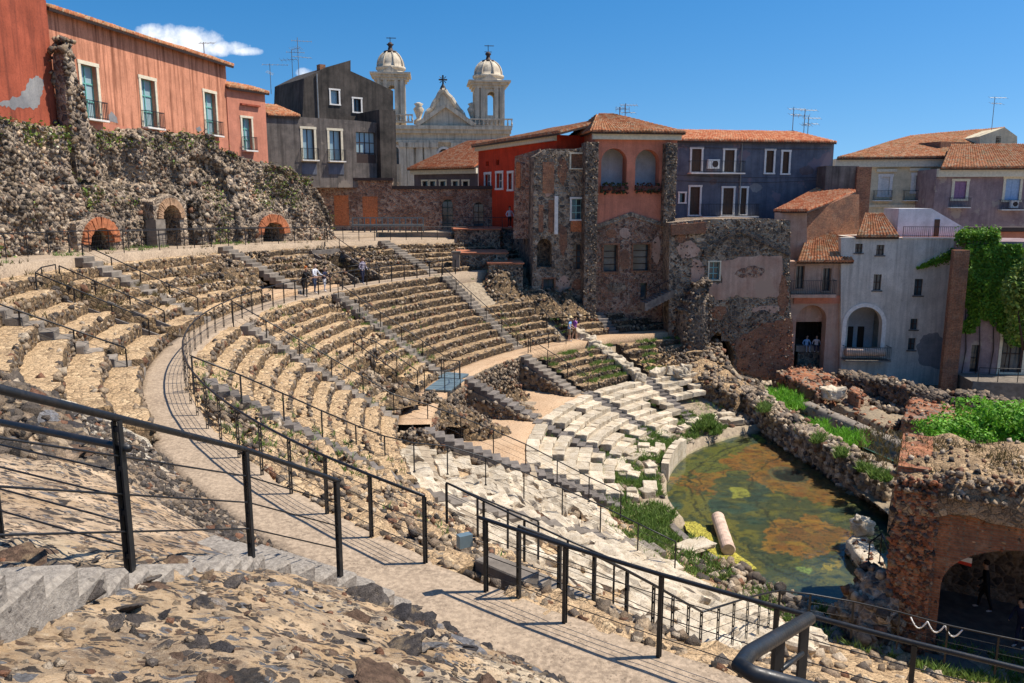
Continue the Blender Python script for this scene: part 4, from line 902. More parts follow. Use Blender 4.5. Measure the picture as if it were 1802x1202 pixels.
# ------------------------------------------------------------------ long broken walls: spine with rubble
def broken_wall(name, label, pts, w, zb, mat, wts, n, size=.16, cat='wall', pal=LAVA, rough=.18, sub=1, stepz=.0, smooth_top=False):
    pts = [np.array(p, float) for p in pts]; T = thing(name, label, cat, (pts[0][0], pts[0][1], zb))
    d = np.concatenate([[0], np.cumsum([np.linalg.norm((b_ - a)[:2]) for a, b_ in zip(pts, pts[1:])])]); m = max(4, int(d[-1] / .3)); A = np.array(pts); S = np.linspace(0, d[-1], m)
    C = np.stack([np.interp(S, d, A[:, i]) for i in range(3)], -1); dr = np.gradient(C[:, :2], axis=0); dr /= np.linalg.norm(dr, axis=1, keepdims=True); nr = np.stack([-dr[:, 1], dr[:, 0]], -1)
    prof = [(-.5, 0), (-.5, .5), (-.48, .93), (-.25, 1), (0, 1), (.25, 1), (.48, .93), (.5, .5), (.5, 0)]
    Pw = np.zeros((m, len(prof), 3))
    for j, (o_, h_) in enumerate(prof):
        Pw[:, j, :2] = C[:, :2] + nr * (o_ * w); Pw[:, j, 2] = zb + (C[:, 2] - zb) * h_
    nz_ = fbm(Pw, 1.3, 4, int(abs(pts[0][0]) * 13)); Pw[..., 2] += nz_ * rough * np.array([0, .3, 1, 1, 1, 1, 1, .3, 0]); Pw[..., :2] += (fbm(Pw, 1.9, 3, 3)[..., None] * nr[:, None]) * rough * .6
    Pw = np.concatenate([Pw[:1] * np.array([1, 1, 0]) + np.array([0, 0, zb]), Pw, Pw[-1:] * np.array([1, 1, 0]) + np.array([0, 0, zb])], 0)
    grid_mesh('core', Pw, mat, T)
    i = rng.integers(0, m, n); sd_ = rng.choice([-1, 1, 0], n, p=[.35, .35, .3]); o_ = np.where(sd_ == 0, rng.uniform(-.5, .5, n), sd_ * .5) * w
    hz = np.where(sd_ == 0, 1.0, rng.uniform(0, 1, n)); Pp = np.stack([C[i, 0] + nr[i, 0] * o_, C[i, 1] + nr[i, 1] * o_, zb + (C[i, 2] - zb) * hz + rng.uniform(-.06, .04, n)], -1); Pp[:, :2] += dr[i] * rng.uniform(-.2, .2, n)[:, None]
    rock_obj('masonry', [rocks(Pp, rng.uniform(.5, 1.2, n) * size, tints(n, wts, pal), sub)], T)
    return T
Zp = -13.25
broken_wall('stage_wall', 'long low rubble stage wall along the right edge of the pool', [atz(1318, 680, -12.9), atz(1345, 706, -13.1), atz(1400, 743, Zp), atz(1470, 783, Zp), atz(1535, 821, Zp), atz(1585, 850, -13.4)], 1.5, -15.2, 'rubble_wall', [1, 1, 2, 3, 4, 6, 1, 8], 1000, .2, sub=1)
broken_wall('stone_kerb_wall', 'long straight pale kerb wall beyond the green channel', [atz(1420, 706, -13.4), atz(1500, 742, -13.4), atz(1580, 775, -13.4), atz(1632, 797, -13.4)], .9, -14.9, 'step_light', [0, 1, 2, 3, 4, 5, 0, 5], 120, .14, rough=.08)
struct(grid_mesh('stage_floor', np.stack(np.meshgrid(np.linspace(17.2, 46, 40), np.linspace(33, 70, 50), indexing='ij') + [np.zeros((40, 50))], -1) + np.stack([np.zeros((40, 50)), np.zeros((40, 50)), -14.25 + fbm(np.stack(np.meshgrid(np.linspace(17.2, 46, 40), np.linspace(33, 70, 50), indexing='ij') + [np.zeros((40, 50))], -1), .35, 3, 4) * .12], -1), 'stage_floor'))
def brick_block(name, label, pix, z, zb, h_rough=.15, mat='old_brick', n=420, wts=(3, 3, 2, 2, 1, 2, 2, 1), size=.14):
    q = [atz(x, y, z)[:2] for x, y in pix]; c = np.mean(q, 0); T = thing(name, label, 'ruin', (*c, zb)); m = 14; Pw = []
    per = []
    for a, b_ in zip(q, q[1:] + q[:1]):
        for s_ in np.linspace(0, 1, m, endpoint=False): per.append(a + (b_ - a) * s_)
    per = np.array(per)
    rings = [(1.0, zb), (1.0, zb + (z - zb) * .5), (1.0, z - .05), (.93, z), (.6, z + .02), (.25, z + .03), (.0, z)]
    Pw = np.stack([np.concatenate([c + (per - c) * k, np.full((len(per), 1), zz)], 1) for k, zz in rings], 1); Pw = np.concatenate([Pw, Pw[:1]], 0)
    Pw[:, :, 2] += (fbm(Pw, .9, 4, 8) * h_rough) * np.array([0, .2, 1, 1, 1, 1, 1]); Pw[:, 1:3, :2] += fbm(Pw, 1.7, 3, 6)[:, 1:3, None] * .12
    Pw[-1] = Pw[0]; grid_mesh('core', Pw, mat, T, flip=True)
    i = rng.integers(0, len(per), n); zz = zb + (z - zb) * rng.uniform(0, 1.02, n); k = np.where(rng.uniform(0, 1, n) < .7, 1.0, rng.uniform(.3, 1, n)); zz = np.where(k < 1, z + .02, zz)
    Pp = np.concatenate([c + (per[i] - c) * k[:, None], zz[:, None]], 1); rock_obj('masonry', [rocks(Pp, rng.uniform(.5, 1.2, (n, 1)) * size * np.array([1.2, 1.2, .5]), tints(n, wts, BRICKY), 1)], T)
brick_block('brick_podium', 'low reddish brick podium in front of the dark archway', [(1365, 655), (1425, 638), (1475, 668), (1440, 690)], -12.9, -14.4)
brick_block('brick_podium', 'broad broken brick pier beyond the green channel', [(1588, 735), (1605, 700), (1715, 722), (1700, 762)], -12.5, -14.6)
brick_block('brick_stub', 'small brick stub standing on the stage floor', [(1492, 690), (1500, 682), (1520, 688), (1512, 696)], -12.9, -14.4, .2, n=80)
brick_block('paving_slabs', 'flat broken paving between the kerb wall and the brick pier', [(1470, 712), (1500, 700), (1590, 740), (1560, 752)], -13.75, -14.5, .1, 'stage_floor', 120)
brick_block('paving_slabs', 'cracked floor patch beside the marble capital', [(1440, 690), (1475, 676), (1530, 700), (1490, 715)], -13.7, -14.5, .08, 'rubble_wall', 100)
o = obj('marble_capital', SLAB[0], None, atz(1462, 692, -13.1), (0.05, 0, .3), scale=(1.3, 1.2, 1.6)); tag(o, 'white marble capital block on the stage ruins', 'block')
broken_wall('ruined_wall', 'low dark ruined wall at the foot of the grey building', [atz(1480, 655, -13), atz(1560, 668, -12.8), atz(1640, 690, -12.7), atz(1700, 700, -12.8)], 1.6, -14.6, 'rubble_dark', W_DARK, 420, .2, sub=1, rough=.35)
broken_wall('ruined_wall', 'ruined wall below the ivy covered house', [atz(1690, 690, -12.6), atz(1802, 712, -12.4), atz(1900, 730, -12.4)], 2.0, -14.6, 'rubble_dark', W_DARK, 320, .22, rough=.3)
# rubble vault over the water at the far end
T = broken_wall('rubble_vault', 'long eroded rubble mass sloping down to the water beside the marble seats', [pol(30.0, 104, -9.5), pol(26.5, 106, -10.3), pol(23, 109, -11.3), pol(20.3, 112, -12.2), atz(1290, 672, -12.6), atz(1318, 690, -13.1)], 3.6, -15.2, 'seat_top_dark', [1, 2, 3, 4, 4, 3, 1, 1], 1700, .18, rough=.38, sub=1)
f = Fac(1290, 55.5, 24); r_ = f.rect(1262, 680, 1318, 745); mb = MB(); hp = arch_poly(r_, 12, .8)
m_ = .9; out = [(r_[0] - .5, r_[1] - 1), (r_[2] + m_, r_[1] - 1), (r_[2] + m_, r_[3] + .2), ((r_[0] + r_[2]) / 2, r_[3] + .7), (r_[0] - .5, r_[3] + .1)]
T2 = thing('vault_opening', 'dark vaulted opening under the rubble mass above the water', 'opening', f.pt(r_[0], r_[1]))
slab(mb, f, out, [hp], 0, -2.5); mb.build('arch', 'rubble_dark', T2); mb = MB(); slab(mb, f, out, [], -2.5, -2.7); mb.build('back', 'painted_shade', T2)
rock_obj('voussoirs', [cover_rocks(f, lambda u, z: inside(out)(u, z) and not inside(hp)(u, z), 260, (out[0][0], r_[1], out[1][0], r_[3] + .7), .2, W_UP, 2)], T2)
# boulder kerb of fallen blocks between grass rows and vault
T = thing('fallen_blocks', 'row of big rounded blocks descending beside the grassy dark rows', 'rubble', pol(20, 126, -12))
for i in range(11):
    r = 27.0 - i * .62; a = 127.2 - .0 * i; obj('block', SLAB[i % 6], T, pol(r, a + 1.2, cone_z(r) + .25), (random.uniform(-.2, .2), random.uniform(-.2, .2), random.uniform(0, 3)), scale=(.95, .8, 1.1))
T = thing('fallen_blocks', 'grey tumbled blocks at the head of the short marble rows', 'rubble', pol(20.5, 119, -12))
for i in range(7): obj('block', SLAB[i % 6], T, pol(20.8 + random.uniform(-.7, .8), 120 + random.uniform(-4, 4), -12.0), (random.uniform(-.5, .5), random.uniform(-.4, .4), random.uniform(0, 3)), scale=(1.0, .7, 1.2))

n = 700; xx = rng.uniform(17.5, 27, n); yy = rng.uniform(52, 66, n); pp = np.stack([xx, yy, np.full(n, -14.1)], -1); o = rock_obj('stage_rubble', [rocks(pp, rng.uniform(.08, .3, n), tints(n, [2, 2, 3, 3, 3, 3, 2, 2]), 1)]); tag(o, 'loose rubble strewn over the stage floor below the ruined front', 'rubble')
# ------------------------------------------------------------------ brick arch structure at the right
f = Fac(1600, 24.2, -28); T = thing('brick_vault', 'big ruined brick vault with a dark arch at the right edge', 'ruin', f.pt(0, -14.2))
u0 = f.uv(1562, 1000)[0]; u1 = f.uv(1652, 1000)[0]; zt = f.uv(1600, 826)[1]; UE = u1 + 9.0; ZB = -14.6
arch = arch_poly((u1 + .1, ZB + .2, u1 + 5.4, f.uv(1750, 958)[1]), 16, .62)
outl = [(u0, ZB), (UE, ZB), (UE, zt - .55), (u1 + 3, zt - .5), (u1, zt - .45), (u0 + .6, zt - .45), (u0 + .1, zt - .5)]
mb = MB(); slab(mb, f, outl, [arch], 0, -.9); mb.build('front_wall', 'old_brick', T)
mb = MB(); slab(mb, f, [(u0, ZB), (u1 - .15, ZB), (u1 - .25, zt - .5), (u0, zt - .5)], [], .25, -.05); mb.build('pier', 'old_brick', T)
# sides, back and interior
def wbox(name, ua, ub, za, zb_, da, db, mat):
    mb = MB(); slab(mb, f, [(ua, za), (ub, za), (ub, zb_), (ua, zb_)], [], da, db); return mb.build(name, mat, T)
wbox('left_wall', u0 + .02, u0 + 1.0, ZB, zt - .2, -.9, -5.0, 'old_brick'); wbox('back_wall', u0, UE, ZB, zt - .4, -5.0, -5.5, 'rubble_dark')
wbox('vault_floor', u0, UE, ZB - .4, ZB + .22, 1.5, -5.0, 'step_stone')
# top: rough rubble surface
m, n = 46, 40; uu, dd = np.meshgrid(np.linspace(u0 - .1, UE, m), np.linspace(.3, -5.6, n), indexing='ij'); Pt = np.zeros((m, n, 3))
Pt[:] = f.O + uu[..., None] * f.U + dd[..., None] * f.N; Pt[..., 2] = zt - .15 + fbm(Pt, .55, 4, 3) * .28 - .02 * (uu - u0)
Pt[..., 2] -= (np.abs(dd - .3) < .05) * .9 + (np.abs(uu - u0 + .1) < .05) * .9
grid_mesh('rubble_top', Pt, 'seat_top_dark', T)
k = 700; ii = rng.integers(0, m, k); jj = (rng.uniform(0, 1, k) ** 2 * n).astype(int).clip(0, n - 1); pp = Pt[ii, jj].copy(); pp[:, 2] = np.maximum(pp[:, 2], zt - .6) + .02
fr_t = inside(outl); ar_t = inside(arch)
rock_obj('masonry', [rocks(pp, rng.uniform(.03, .11, k), tints(k, [2, 2, 2, 3, 4, 4, 3, 3]), 1), cover_rocks(f, lambda u, z: u < u1 - .2 and z < zt - .2, 700, (u0, ZB, u1 - .2, zt), .14, [3, 3, 3, 3, 2, 2, 2, 2], 1, .25, BRICKY, .03),
                     cover_rocks(f, lambda u, z: fr_t(u, z) and not ar_t(u, z) and u > u1, 800, (u1, ZB, UE, zt), .09, [4, 4, 3, 3, 1, 2, 2, 2], 1, .0, BRICKY, .02),
                     cover_rocks(f, lambda u, z: z > zt - 1.1 + .3 * math.sin(u * 2), 700, (u1 - .5, zt - 1.2, UE, zt + .1), .17, [1, 1, 2, 2, 4, 3, 3, 3], 1, .06, LAVA, .1)], T)
# a warning sign and a small notice in the vault
m_plain('sign_white', (.75, .75, .75), .5, .3, 0, .05); m_plain('sign_red', (.55, .03, .02), .5, .3); m_plain('ink', (.02, .02, .02), .5, .3)
g_ = Fac(1690, 25.0, -30); r_ = g_.rect(1665, 962, 1712, 985); S = thing('warning_sign', 'white triangular sign with a red lower edge hanging in the vault', 'sign', g_.pt(r_[0], r_[1]))
mb = MB(); slab(mb, g_, [(r_[0], r_[1]), (r_[2], r_[1] - .05), (r_[2], r_[3]), (r_[2] - .15, r_[3] + .02)], [], .0, -.03); mb.build('panel', 'sign_white', S)
mb = MB(); slab(mb, g_, [(r_[0], r_[1]), (r_[2], r_[1] - .05), (r_[2], r_[1] - .17), (r_[0] + .15, r_[1] - .1)], [], .0, -.03); mb.build('edge_band', 'sign_red', S)
for du in (.46, .72):
    mb = MB(); slab(mb, g_, [(r_[0] + du - .1, r_[1] + .14), (r_[0] + du + .07, r_[1] + .13), (r_[0] + du + .05, r_[1] + .22), (r_[0] + du - .07, r_[1] + .22)], [], .012, .002); mb.build('mark', 'ink', S)
g_ = Fac(1643, 23.6, 20); r_ = g_.rect(1637, 1068, 1650, 1085); S = thing('notice', 'small white notice on a post at the foot of the brick pier', 'sign', g_.pt((r_[0] + r_[2]) / 2, r_[1] - .8))
mb = MB(); slab(mb, g_, rect_poly(r_), [], 0, -.02); mb.build('panel', 'sign_white', S); mb = MB(); q = g_.pt((r_[0] + r_[2]) / 2, r_[1] - .4, -.03); mb.box(q, (.03, .03, .9)); mb.build('post', 'rail_metal', S)
for i in range(2):
    mb = MB(); zz = r_[1] + (r_[3] - r_[1]) * (.35 + .3 * i); slab(mb, g_, rect_poly((r_[0] + .04, zz - .012, r_[2] - .04, zz + .012)), [], .006, .002); mb.build('print_line', 'ink', S)
# landing with a statue fragment and small stair rail beside the vault
brick_block('stone_landing', 'stone landing running from the brick pier into the pool', [(1490, 950), (1512, 925), (1555, 985), (1540, 1010)], -14.2, -15.0, .06, 'marble', 40)
T = thing('statue_fragment', 'white weathered statue fragment sitting on the pool landing', 'statue', atz(1515, 940, -14.15)); c = atz(1515, 938, -14.15)
V, F = ICO[3]; bod = V * np.array([.46, .36, .36]) * (1 + fbm(V * 1.9 + 3, 1, 4, 5) * .5)[:, None] + c + np.array([0, 0, .30]); hd = V * np.array([.22, .2, .2]) * (1 + fbm(V * 2.4 + 9, 1, 4, 6) * .5)[:, None] + c + np.array([-.16, 0, .62])
for nm_, vv in (('torso', bod), ('head', hd)):
    me = mesh_from(nm_, vv - np.array(wloc(T)), F, 'marble'); obj(nm_, me, T, wloc(T))
q = atz(1470, 1085, -14.1); broken_wall('stair_mass', 'rough stepped masonry between the pool and the brick pier', [atz(1500, 1085, -13.4), atz(1535, 1040, -12.6), atz(1562, 1010, -12.2)], 1.6, -15, 'rubble_wall', [1, 2, 3, 4, 4, 3, 1, 3], 200, .2, rough=.25, sub=2)
railing('short railing on the steps beside the brick pier', [atz(1527, 1000, -13.0), atz(1548, 985, -12.8), atz(1560, 1020, -12.4)], h=1.0, wires=2)
# white chain on the pool railing
m_plain('white_chain', (.8, .8, .78), .6, .3)
pts = []
for a_, b2 in ((237, 238.4), (238.4, 239.8), (239.8, 241.2)):
    for s_ in np.linspace(0, 1, 8): pts.append(pol(18.15, a_ + (b2 - a_) * s_, -13.1 + 1.0 - .28 * math.sin(math.pi * s_)))
o = MB().tube(pts, .02, 6).build('white_rope', 'white_chain', None, True); tag(o, 'white rope looped along the railing below the brick vault', 'rope')
# ------------------------------------------------------------------ building materials
def m_plaster(name, base, streak=.35, dark=(.05, .045, .045), light=None, sc=.8, patch=None, pk=.0, lowdark=0):
    t = NT(name, .9, .12); st = t.noise(1.0, 6, .65, t.stretch(t.pos, (3.2, 3.2, .16))); n = t.noise(sc, 7, .65); f = t.noise(12, 6, .7)
    c = t.mix(t.ramp(n, [(.3, 0), (.7, 1)]), tuple(v * .78 for v in base), light or tuple(min(.9, v * 1.25) for v in base))
    c = t.mix(t.ramp(st, [(.46, 0), (.66, streak)]), c, dark); c = t.mix(t.ramp(f, [(.35, .3), (.5, 0)]), c, dark)
    if patch: c = t.mix(t.ramp(t.noise(.45, 6, .6), [(.55 - pk, 0), (.58 - pk, 1)]), c, patch)
    t.col(c); t.bump(t.math('ADD', f, n), .3, .03)
m_plaster('plaster_pink', (.60, .26, .155), .85, (.16, .055, .03)); m_plaster('plaster_rose', (.55, .22, .14), .2, (.2, .08, .06)); m_plaster('plaster_darkred', (.36, .09, .05), .5, (.04, .02, .02))
m_plaster('plaster_red', (.56, .055, .022), .25, (.18, .03, .02)); m_plaster('plaster_brickred', (.58, .21, .13), .3, (.2, .08, .06))
m_plaster('plaster_black', (.12, .105, .095), .6, (.025, .022, .02), (.23, .195, .17), patch=(.24, .2, .165), pk=-.05); m_plaster('plaster_darker', (.05, .045, .04), .5, (.012, .012, .012), (.12, .10, .085))
m_plaster('plaster_blue', (.105, .12, .16), .35, (.045, .05, .06), (.17, .18, .215), patch=(.19, .15, .17), pk=-.04); m_plaster('plaster_grey', (.62, .56, .48), .4, (.16, .145, .13), (.74, .67, .58))
m_plaster('plaster_cream', (.68, .57, .38), .2, (.2, .17, .13)); m_plaster('plaster_purple', (.27, .185, .19), .35, (.10, .075, .075), (.40, .30, .29), patch=(.36, .29, .25), pk=-.05); m_plaster('church_stone', (.60, .50, .37), .5, (.17, .14, .11), (.72, .62, .47))
m_plaster('plaster_ruin', (.52, .29, .20), .35, (.15, .10, .08), (.60, .42, .32), patch=(.44, .30, .22), pk=-.03); m_plaster('plaster_white', (.66, .65, .66), .15, (.3, .3, .3)); m_plaster('bare_cement', (.23, .23, .24), .3, (.1, .1, .1), (.33, .32, .31))
m_plaster('plaster_slate', (.13, .105, .11), .3, (.05, .045, .05)); m_plaster('plaster_yellow', (.52, .36, .14), .3)
m_plain('cream_trim', (.70, .62, .46), .7, .2); m_plain('white_trim', (.74, .70, .64), .7, .2); m_plain('teal_wood', (.16, .42, .36), .6, .3); m_plain('teal_light', (.28, .50, .47), .6, .3); m_plain('dark_wood', (.055, .035, .028), .6, .3); m_plain('dark_green', (.02, .05, .045), .5, .3)
m_plain('brown_shutter', (.10, .06, .04), .7, .2); m_plain('blue_shutter', (.34, .46, .62), .6, .3); m_plain('violet_shutter', (.30, .16, .26), .6, .3); m_plain('ac_white', (.72, .72, .70), .5, .4); m_plain('terrace_tile', (.45, .17, .09), .8, .2, 0, .3, 2)
t = NT('glass', .06, .6); t.col(t.ramp(t.noise(.8, 3, .5), [(.3, (.02, .03, .035)), (.7, (.10, .14, .16))])); t = NT('glass_pale', .08, .6); t.col((.30, .42, .46))  # the dark glass colour stands in for the unlit room behind the pane
t = NT('tiles', .85, .15); ob_ = t.noise(5.5, 2, .5); v_ = t.voro(4.2, out='Color'); sx = t.n.new('ShaderNodeSeparateColor'); t.l.new(v_, sx.inputs[0]); c_ = t.ramp(sx.outputs[0], [(0, (.30, .10, .045)), (.4, (.46, .17, .075)), (.75, (.52, .25, .13)), (1, (.42, .30, .19))])
c_ = t.mix(t.ramp(t.noise(.7, 6, .7), [(.5, 0), (.68, .6)]), c_, (.20, .15, .07)); t.col(t.mix(1.0, c_, t.ramp(t.noise(9, 5, .7), [(.3, .55), (.65, 1.25)]), 'MULTIPLY'))
t = NT('tiles_bright', .85, .15); v_ = t.voro(4.2, out='Color'); sx = t.n.new('ShaderNodeSeparateColor'); t.l.new(v_, sx.inputs[0]); t.col(t.mix(1.0, t.ramp(sx.outputs[0], [(0, (.48, .12, .05)), (.5, (.62, .22, .10)), (1, (.66, .36, .20))]), t.ramp(t.noise(9, 5, .7), [(.3, .6), (.65, 1.2)]), 'MULTIPLY'))

def tiled_roof(T, e0, e1, r1, r0, mat='tiles', pitch=.24, course=.42, name='roof'):
    e0, e1, r1, r0 = [np.array(v, float) for v in (e0, e1, r1, r0)]
    W = max(np.linalg.norm(e1 - e0), np.linalg.norm(r1 - r0)); L = max(np.linalg.norm(r0 - e0), np.linalg.norm(r1 - e1)); nc = max(4, int(W / pitch)); nr = max(2, int(L / course))
    s_ = np.linspace(0, 1, nc * 4 + 1); tt = []
    for i in range(nr): tt += [i / nr, (i + .97) / nr]
    tt = np.array(tt + [1.0]); ls = np.array([(0.0 if k % 2 == 0 else 1.0) for k in range(len(tt))])
    S, Tt = np.meshgrid(s_, tt, indexing='ij'); nrm = np.cross(e1 - e0, r0 - e0); nrm /= np.linalg.norm(nrm); nrm = nrm if nrm[2] > 0 else -nrm
    Pr = (e0[None, None] * (1 - S)[..., None] + e1 * S[..., None]) * (1 - Tt)[..., None] + (r0 * (1 - S)[..., None] + r1 * S[..., None]) * Tt[..., None]
    wave = np.abs(np.sin(S * nc * math.pi)) ** .7 * .075; ph = np.arange(len(tt))
    h_ = wave + (1 - (ph % 2))[None] * .045 + vnoise(Pr * 2.2) * .015 + fbm(Pr, .25, 2) * .05
    Pr = Pr + nrm * (h_ + .10)[..., None]
    lo = np.stack([Pr[:, 0] - nrm * .2, Pr[:, -1] - nrm * .2], 1); Pr = np.concatenate([lo[:, :1], Pr, lo[:, 1:]], 1)
    Pr = np.concatenate([Pr[:1] - nrm * .16, Pr, Pr[-1:] - nrm * .16], 0)
    o = grid_mesh(name, Pr, mat, T)
    mb = MB(); V = [p + nrm * .02 for p in (e0, e1, r1, r0)] + [p - nrm * .14 for p in (e0, e1, r1, r0)]; mb.add(V, [(0, 1, 2, 3), (7, 6, 5, 4), (0, 4, 5, 1), (1, 5, 6, 2), (2, 6, 7, 3), (3, 7, 4, 0)]); mb.build('roof_deck', 'dark_wood', o)
    return o
def bar(mb, f, u0, z0, u1, z1, d0, d1): return slab(mb, f, [(u0, z0), (u1, z0), (u1, z1), (u0, z1)], [], d0, d1)
def window(T, f, px, sur='white_trim', sw_=.14, leaf='brown_shutter', pane='glass', nx=2, ny=2, arch=False, balc=None, solid=False, deep=.3, sill=True, low=None):
    r = f.rect(*px); u0, z0, u1, z1 = r; po = arch_poly(r) if arch else rect_poly(r)
    mb = MB(); t_ = min(.07, (u1 - u0) * .12)
    if solid:
        slab(mb, f, po, [], -deep, -deep - .05)
        for i in range(nx + 1):
            u = u0 + (u1 - u0) * i / nx; bar(mb, f, max(u0, u - t_ / 2), z0, min(u1, u + t_ / 2), z1 - (.25 * (u1 - u0) if arch else 0), -deep + .03, -deep + .001)
        for k in range(5): zz = z0 + (z1 - z0) * (k + .5) / 5.6; bar(mb, f, u0 + .02, zz - .02, u1 - .02, zz + .02, -deep + .022, -deep + .002)
    else:
        zt = z1 - (.2 * (u1 - u0) if arch else 0)
        for i in range(nx + 1):
            u = u0 + (u1 - u0) * i / nx; bar(mb, f, max(u0, u - t_ / 2), z0, min(u1, u + t_ / 2), zt, -deep + .05, -deep)
        for k in range(ny + 1):
            zz = z0 + (z1 - z0) * k / ny; bar(mb, f, u0, max(z0, zz - t_ / 2), u1, min(zt, zz + t_ / 2), -deep + .048, -deep + .004)
    w = mb.build('window', leaf, T)
    if not solid:
        for i in range(nx):
            mb = MB(); a = u0 + (u1 - u0) * i / nx; b_ = u0 + (u1 - u0) * (i + 1) / nx
            pl = po if (arch and nx == 1) else [(a, z0), (b_, z0), (b_, z1 if not arch else z1 - .02), (a, z1 if not arch else z1 - .02)]
            slab(mb, f, pl, [], -deep - .004, -deep - .03); mb.build('pane', pane, w)
    if sur:
        mb = MB()
        if arch:
            big = arch_poly((u0 - sw_, z0, u1 + sw_, z1 + sw_)); slab(mb, f, big, [[(a, b_ + (.001 if b_ == z0 else 0)) for a, b_ in arch_poly((u0 + .002, z0 + .001, u1 - .002, z1 - .002))]], .05, -.02)
        else:
            bar(mb, f, u0 - sw_, z0, u0, z1, .05, -.05); bar(mb, f, u1, z0, u1 + sw_, z1, .05, -.05); bar(mb, f, u0 - sw_ * 1.2, z1, u1 + sw_ * 1.2, z1 + sw_, .06, -.05)
            if sill: bar(mb, f, u0 - sw_ * 1.2, z0 - sw_ * .8, u1 + sw_ * 1.2, z0, .09, -.05)
        mb.build('frame', sur, w)
    if balc: balcony(T, f, (u0 - balc, z0, u1 + balc, z0 + .95), .45)
    return po
def balcony(T, f, r, dep=.6, mat='rail_metal', slabm='white_trim', slab_h=.1):
    u0, z0, u1, z1 = r; mb = MB(); bar(mb, f, u0, z0 - slab_h - .02, u1, z0 - .02, dep, .052); o = mb.build('balcony', slabm, T); mb = MB(); n = max(4, int((u1 - u0) / .14))
    for i in range(n + 1):
        u = u0 + .03 + (u1 - u0 - .06) * i / n; bar(mb, f, u - .009, z0, u + .009, z1, dep - .03, dep - .05)
    for k in range(1, 4):
        for u in (u0 + .03, u1 - .03): bar(mb, f, u - .01, z0, u + .01, z1, dep * k / 4 - .01, dep * k / 4 + .01)
    for z in (z0 + .06, z1): bar(mb, f, u0 + .02, z - .018, u1 - .02, z + .018, dep - .02, dep - .06)
    for u in (u0 + .03, u1 - .03): bar(mb, f, u - .015, z1 - .018, u + .015, z1 + .018, dep - .02, .0)
    mb.build('railing', mat, o)
def building(name, label, f, poly, mat, depth=6, holes=(), thick=.4, body=True, cat='building', bmat=None, px=True, group=None):
    pl = [tuple(f.uv(*p)) for p in poly] if px else poly; lo = min(p[1] for p in pl); u = sum(p[0] for p in pl) / len(pl)
    T = thing(name, label, cat, f.pt(u, lo), group); T['_f'] = 0; del T['_f']
    return T, pl
def walls(T, f, pl, holes, mat, depth=6, thick=.45, bmat=None, name='wall', d0=0.0):
    mb = MB(); slab(mb, f, pl, holes, d0, d0 - thick); w = mb.build(name, mat, T)
    if depth:
        mb = MB(); c = np.mean(pl, 0); slab(mb, f, [tuple(c + (np.array(p) - c) * .999) for p in pl], [], d0 - thick - .002, d0 - depth); mb.build('rear_block', bmat or mat, T)
    return w
def rpoly(f, x0, y0, x1, y1): return rect_poly(f.rect(x0, y0, x1, y1))
BG = 'houses around the theatre'

m_plain('arch_brick', (.44, .16, .075), .85, .15, 0, .35, 4); m_plain('arch_tan', (.40, .25, .15), .85, .15, 0, .3, 4)
# ------------------------------------------------------------------ long pink house, top left
f = Fac(370, 58.2, 80.5); uL = f.uv(82, 120)[0]; uR = f.uv(402, 200)[0]; zt = (f.uv(400, 118)[1] + f.uv(85, 17)[1]) / 2; zb = f.uv(370, 262)[1] - 1.5
T = thing('pink_house', 'long pink plastered house with three tall green windows above the rubble wall', 'house', f.pt((uL + uR) / 2, zb)); H = []
for px in ((145, 116, 172, 209), (250, 141, 274, 224), (361, 164, 380, 237)):
    H.append(window(T, f, px, 'cream_trim', .2, 'teal_wood', 'glass_pale', 2, 3, balc=.22, sill=False))
pl = [(uL, zb), (uR, zb), (uR, zt), (uL, zt)]; walls(T, f, pl, H, 'plaster_pink', 9)
tiled_roof(T, f.pt(uL, zt, .5), f.pt(uR + .3, zt, .5), f.pt(uR + .3, zt + 1.5, -5), f.pt(uL, zt + 1.5, -5), 'tiles')
for L in ([(122, 168), (128, 160), (136, 172), (146, 205), (136, 206), (124, 195)], [(190, 203), (196, 196), (205, 206), (208, 217), (193, 214)], [(345, 226), (351, 222), (355, 229), (349, 233)]):
    mb = MB(); slab(mb, f, jag([tuple(f.uv(*p)) for p in L]), [], .006, -.02); mb.build('bare_patch', 'bare_cement', T)
mb = MB(); slab(mb, f, [tuple(f.uv(*p)) for p in ((118, 206), (250, 228), (360, 240), (402, 246), (402, 262), (118, 240))], [], .01, -.02); mb.build('pale_base', 'plaster_rose', T)
mb = MB(); slab(mb, f, [(uL - 9, zb), (uL - .01, zb), (uL - .01, zt + .35), (uL - 9, zt + .35)], [], .35, -6); mb.build('darker_wing', 'plaster_darkred', T)
mb = MB(); slab(mb, f, jag([tuple(f.uv(*p)) for p in ((-20, 178), (18, 172), (32, 160), (40, 140), (55, 134), (66, 142), (64, 165), (55, 190), (30, 192), (0, 190))], 6, .10), [], .356, .3); mb.build('bare_patch', 'bare_cement', T)
# broken buttress at the left
q0 = f.pt(f.uv(92, 150)[0], 0, .9); zt2 = f.uv(92, 72)[1]
broken_wall('rubble_buttress', 'tall broken rubble buttress standing against the pink house', [(q0[0] - .1, q0[1] - .45, zt2 - .6), (q0[0], q0[1], zt2), (q0[0] + .1, q0[1] + .35, zt2 - 2.2), (q0[0] + .2, q0[1] + .8, zt2 - 4.4)], .9, 1.0, 'rubble_wall', [2, 3, 4, 4, 3, 3, 2, 1], 380, .15, rough=.25)
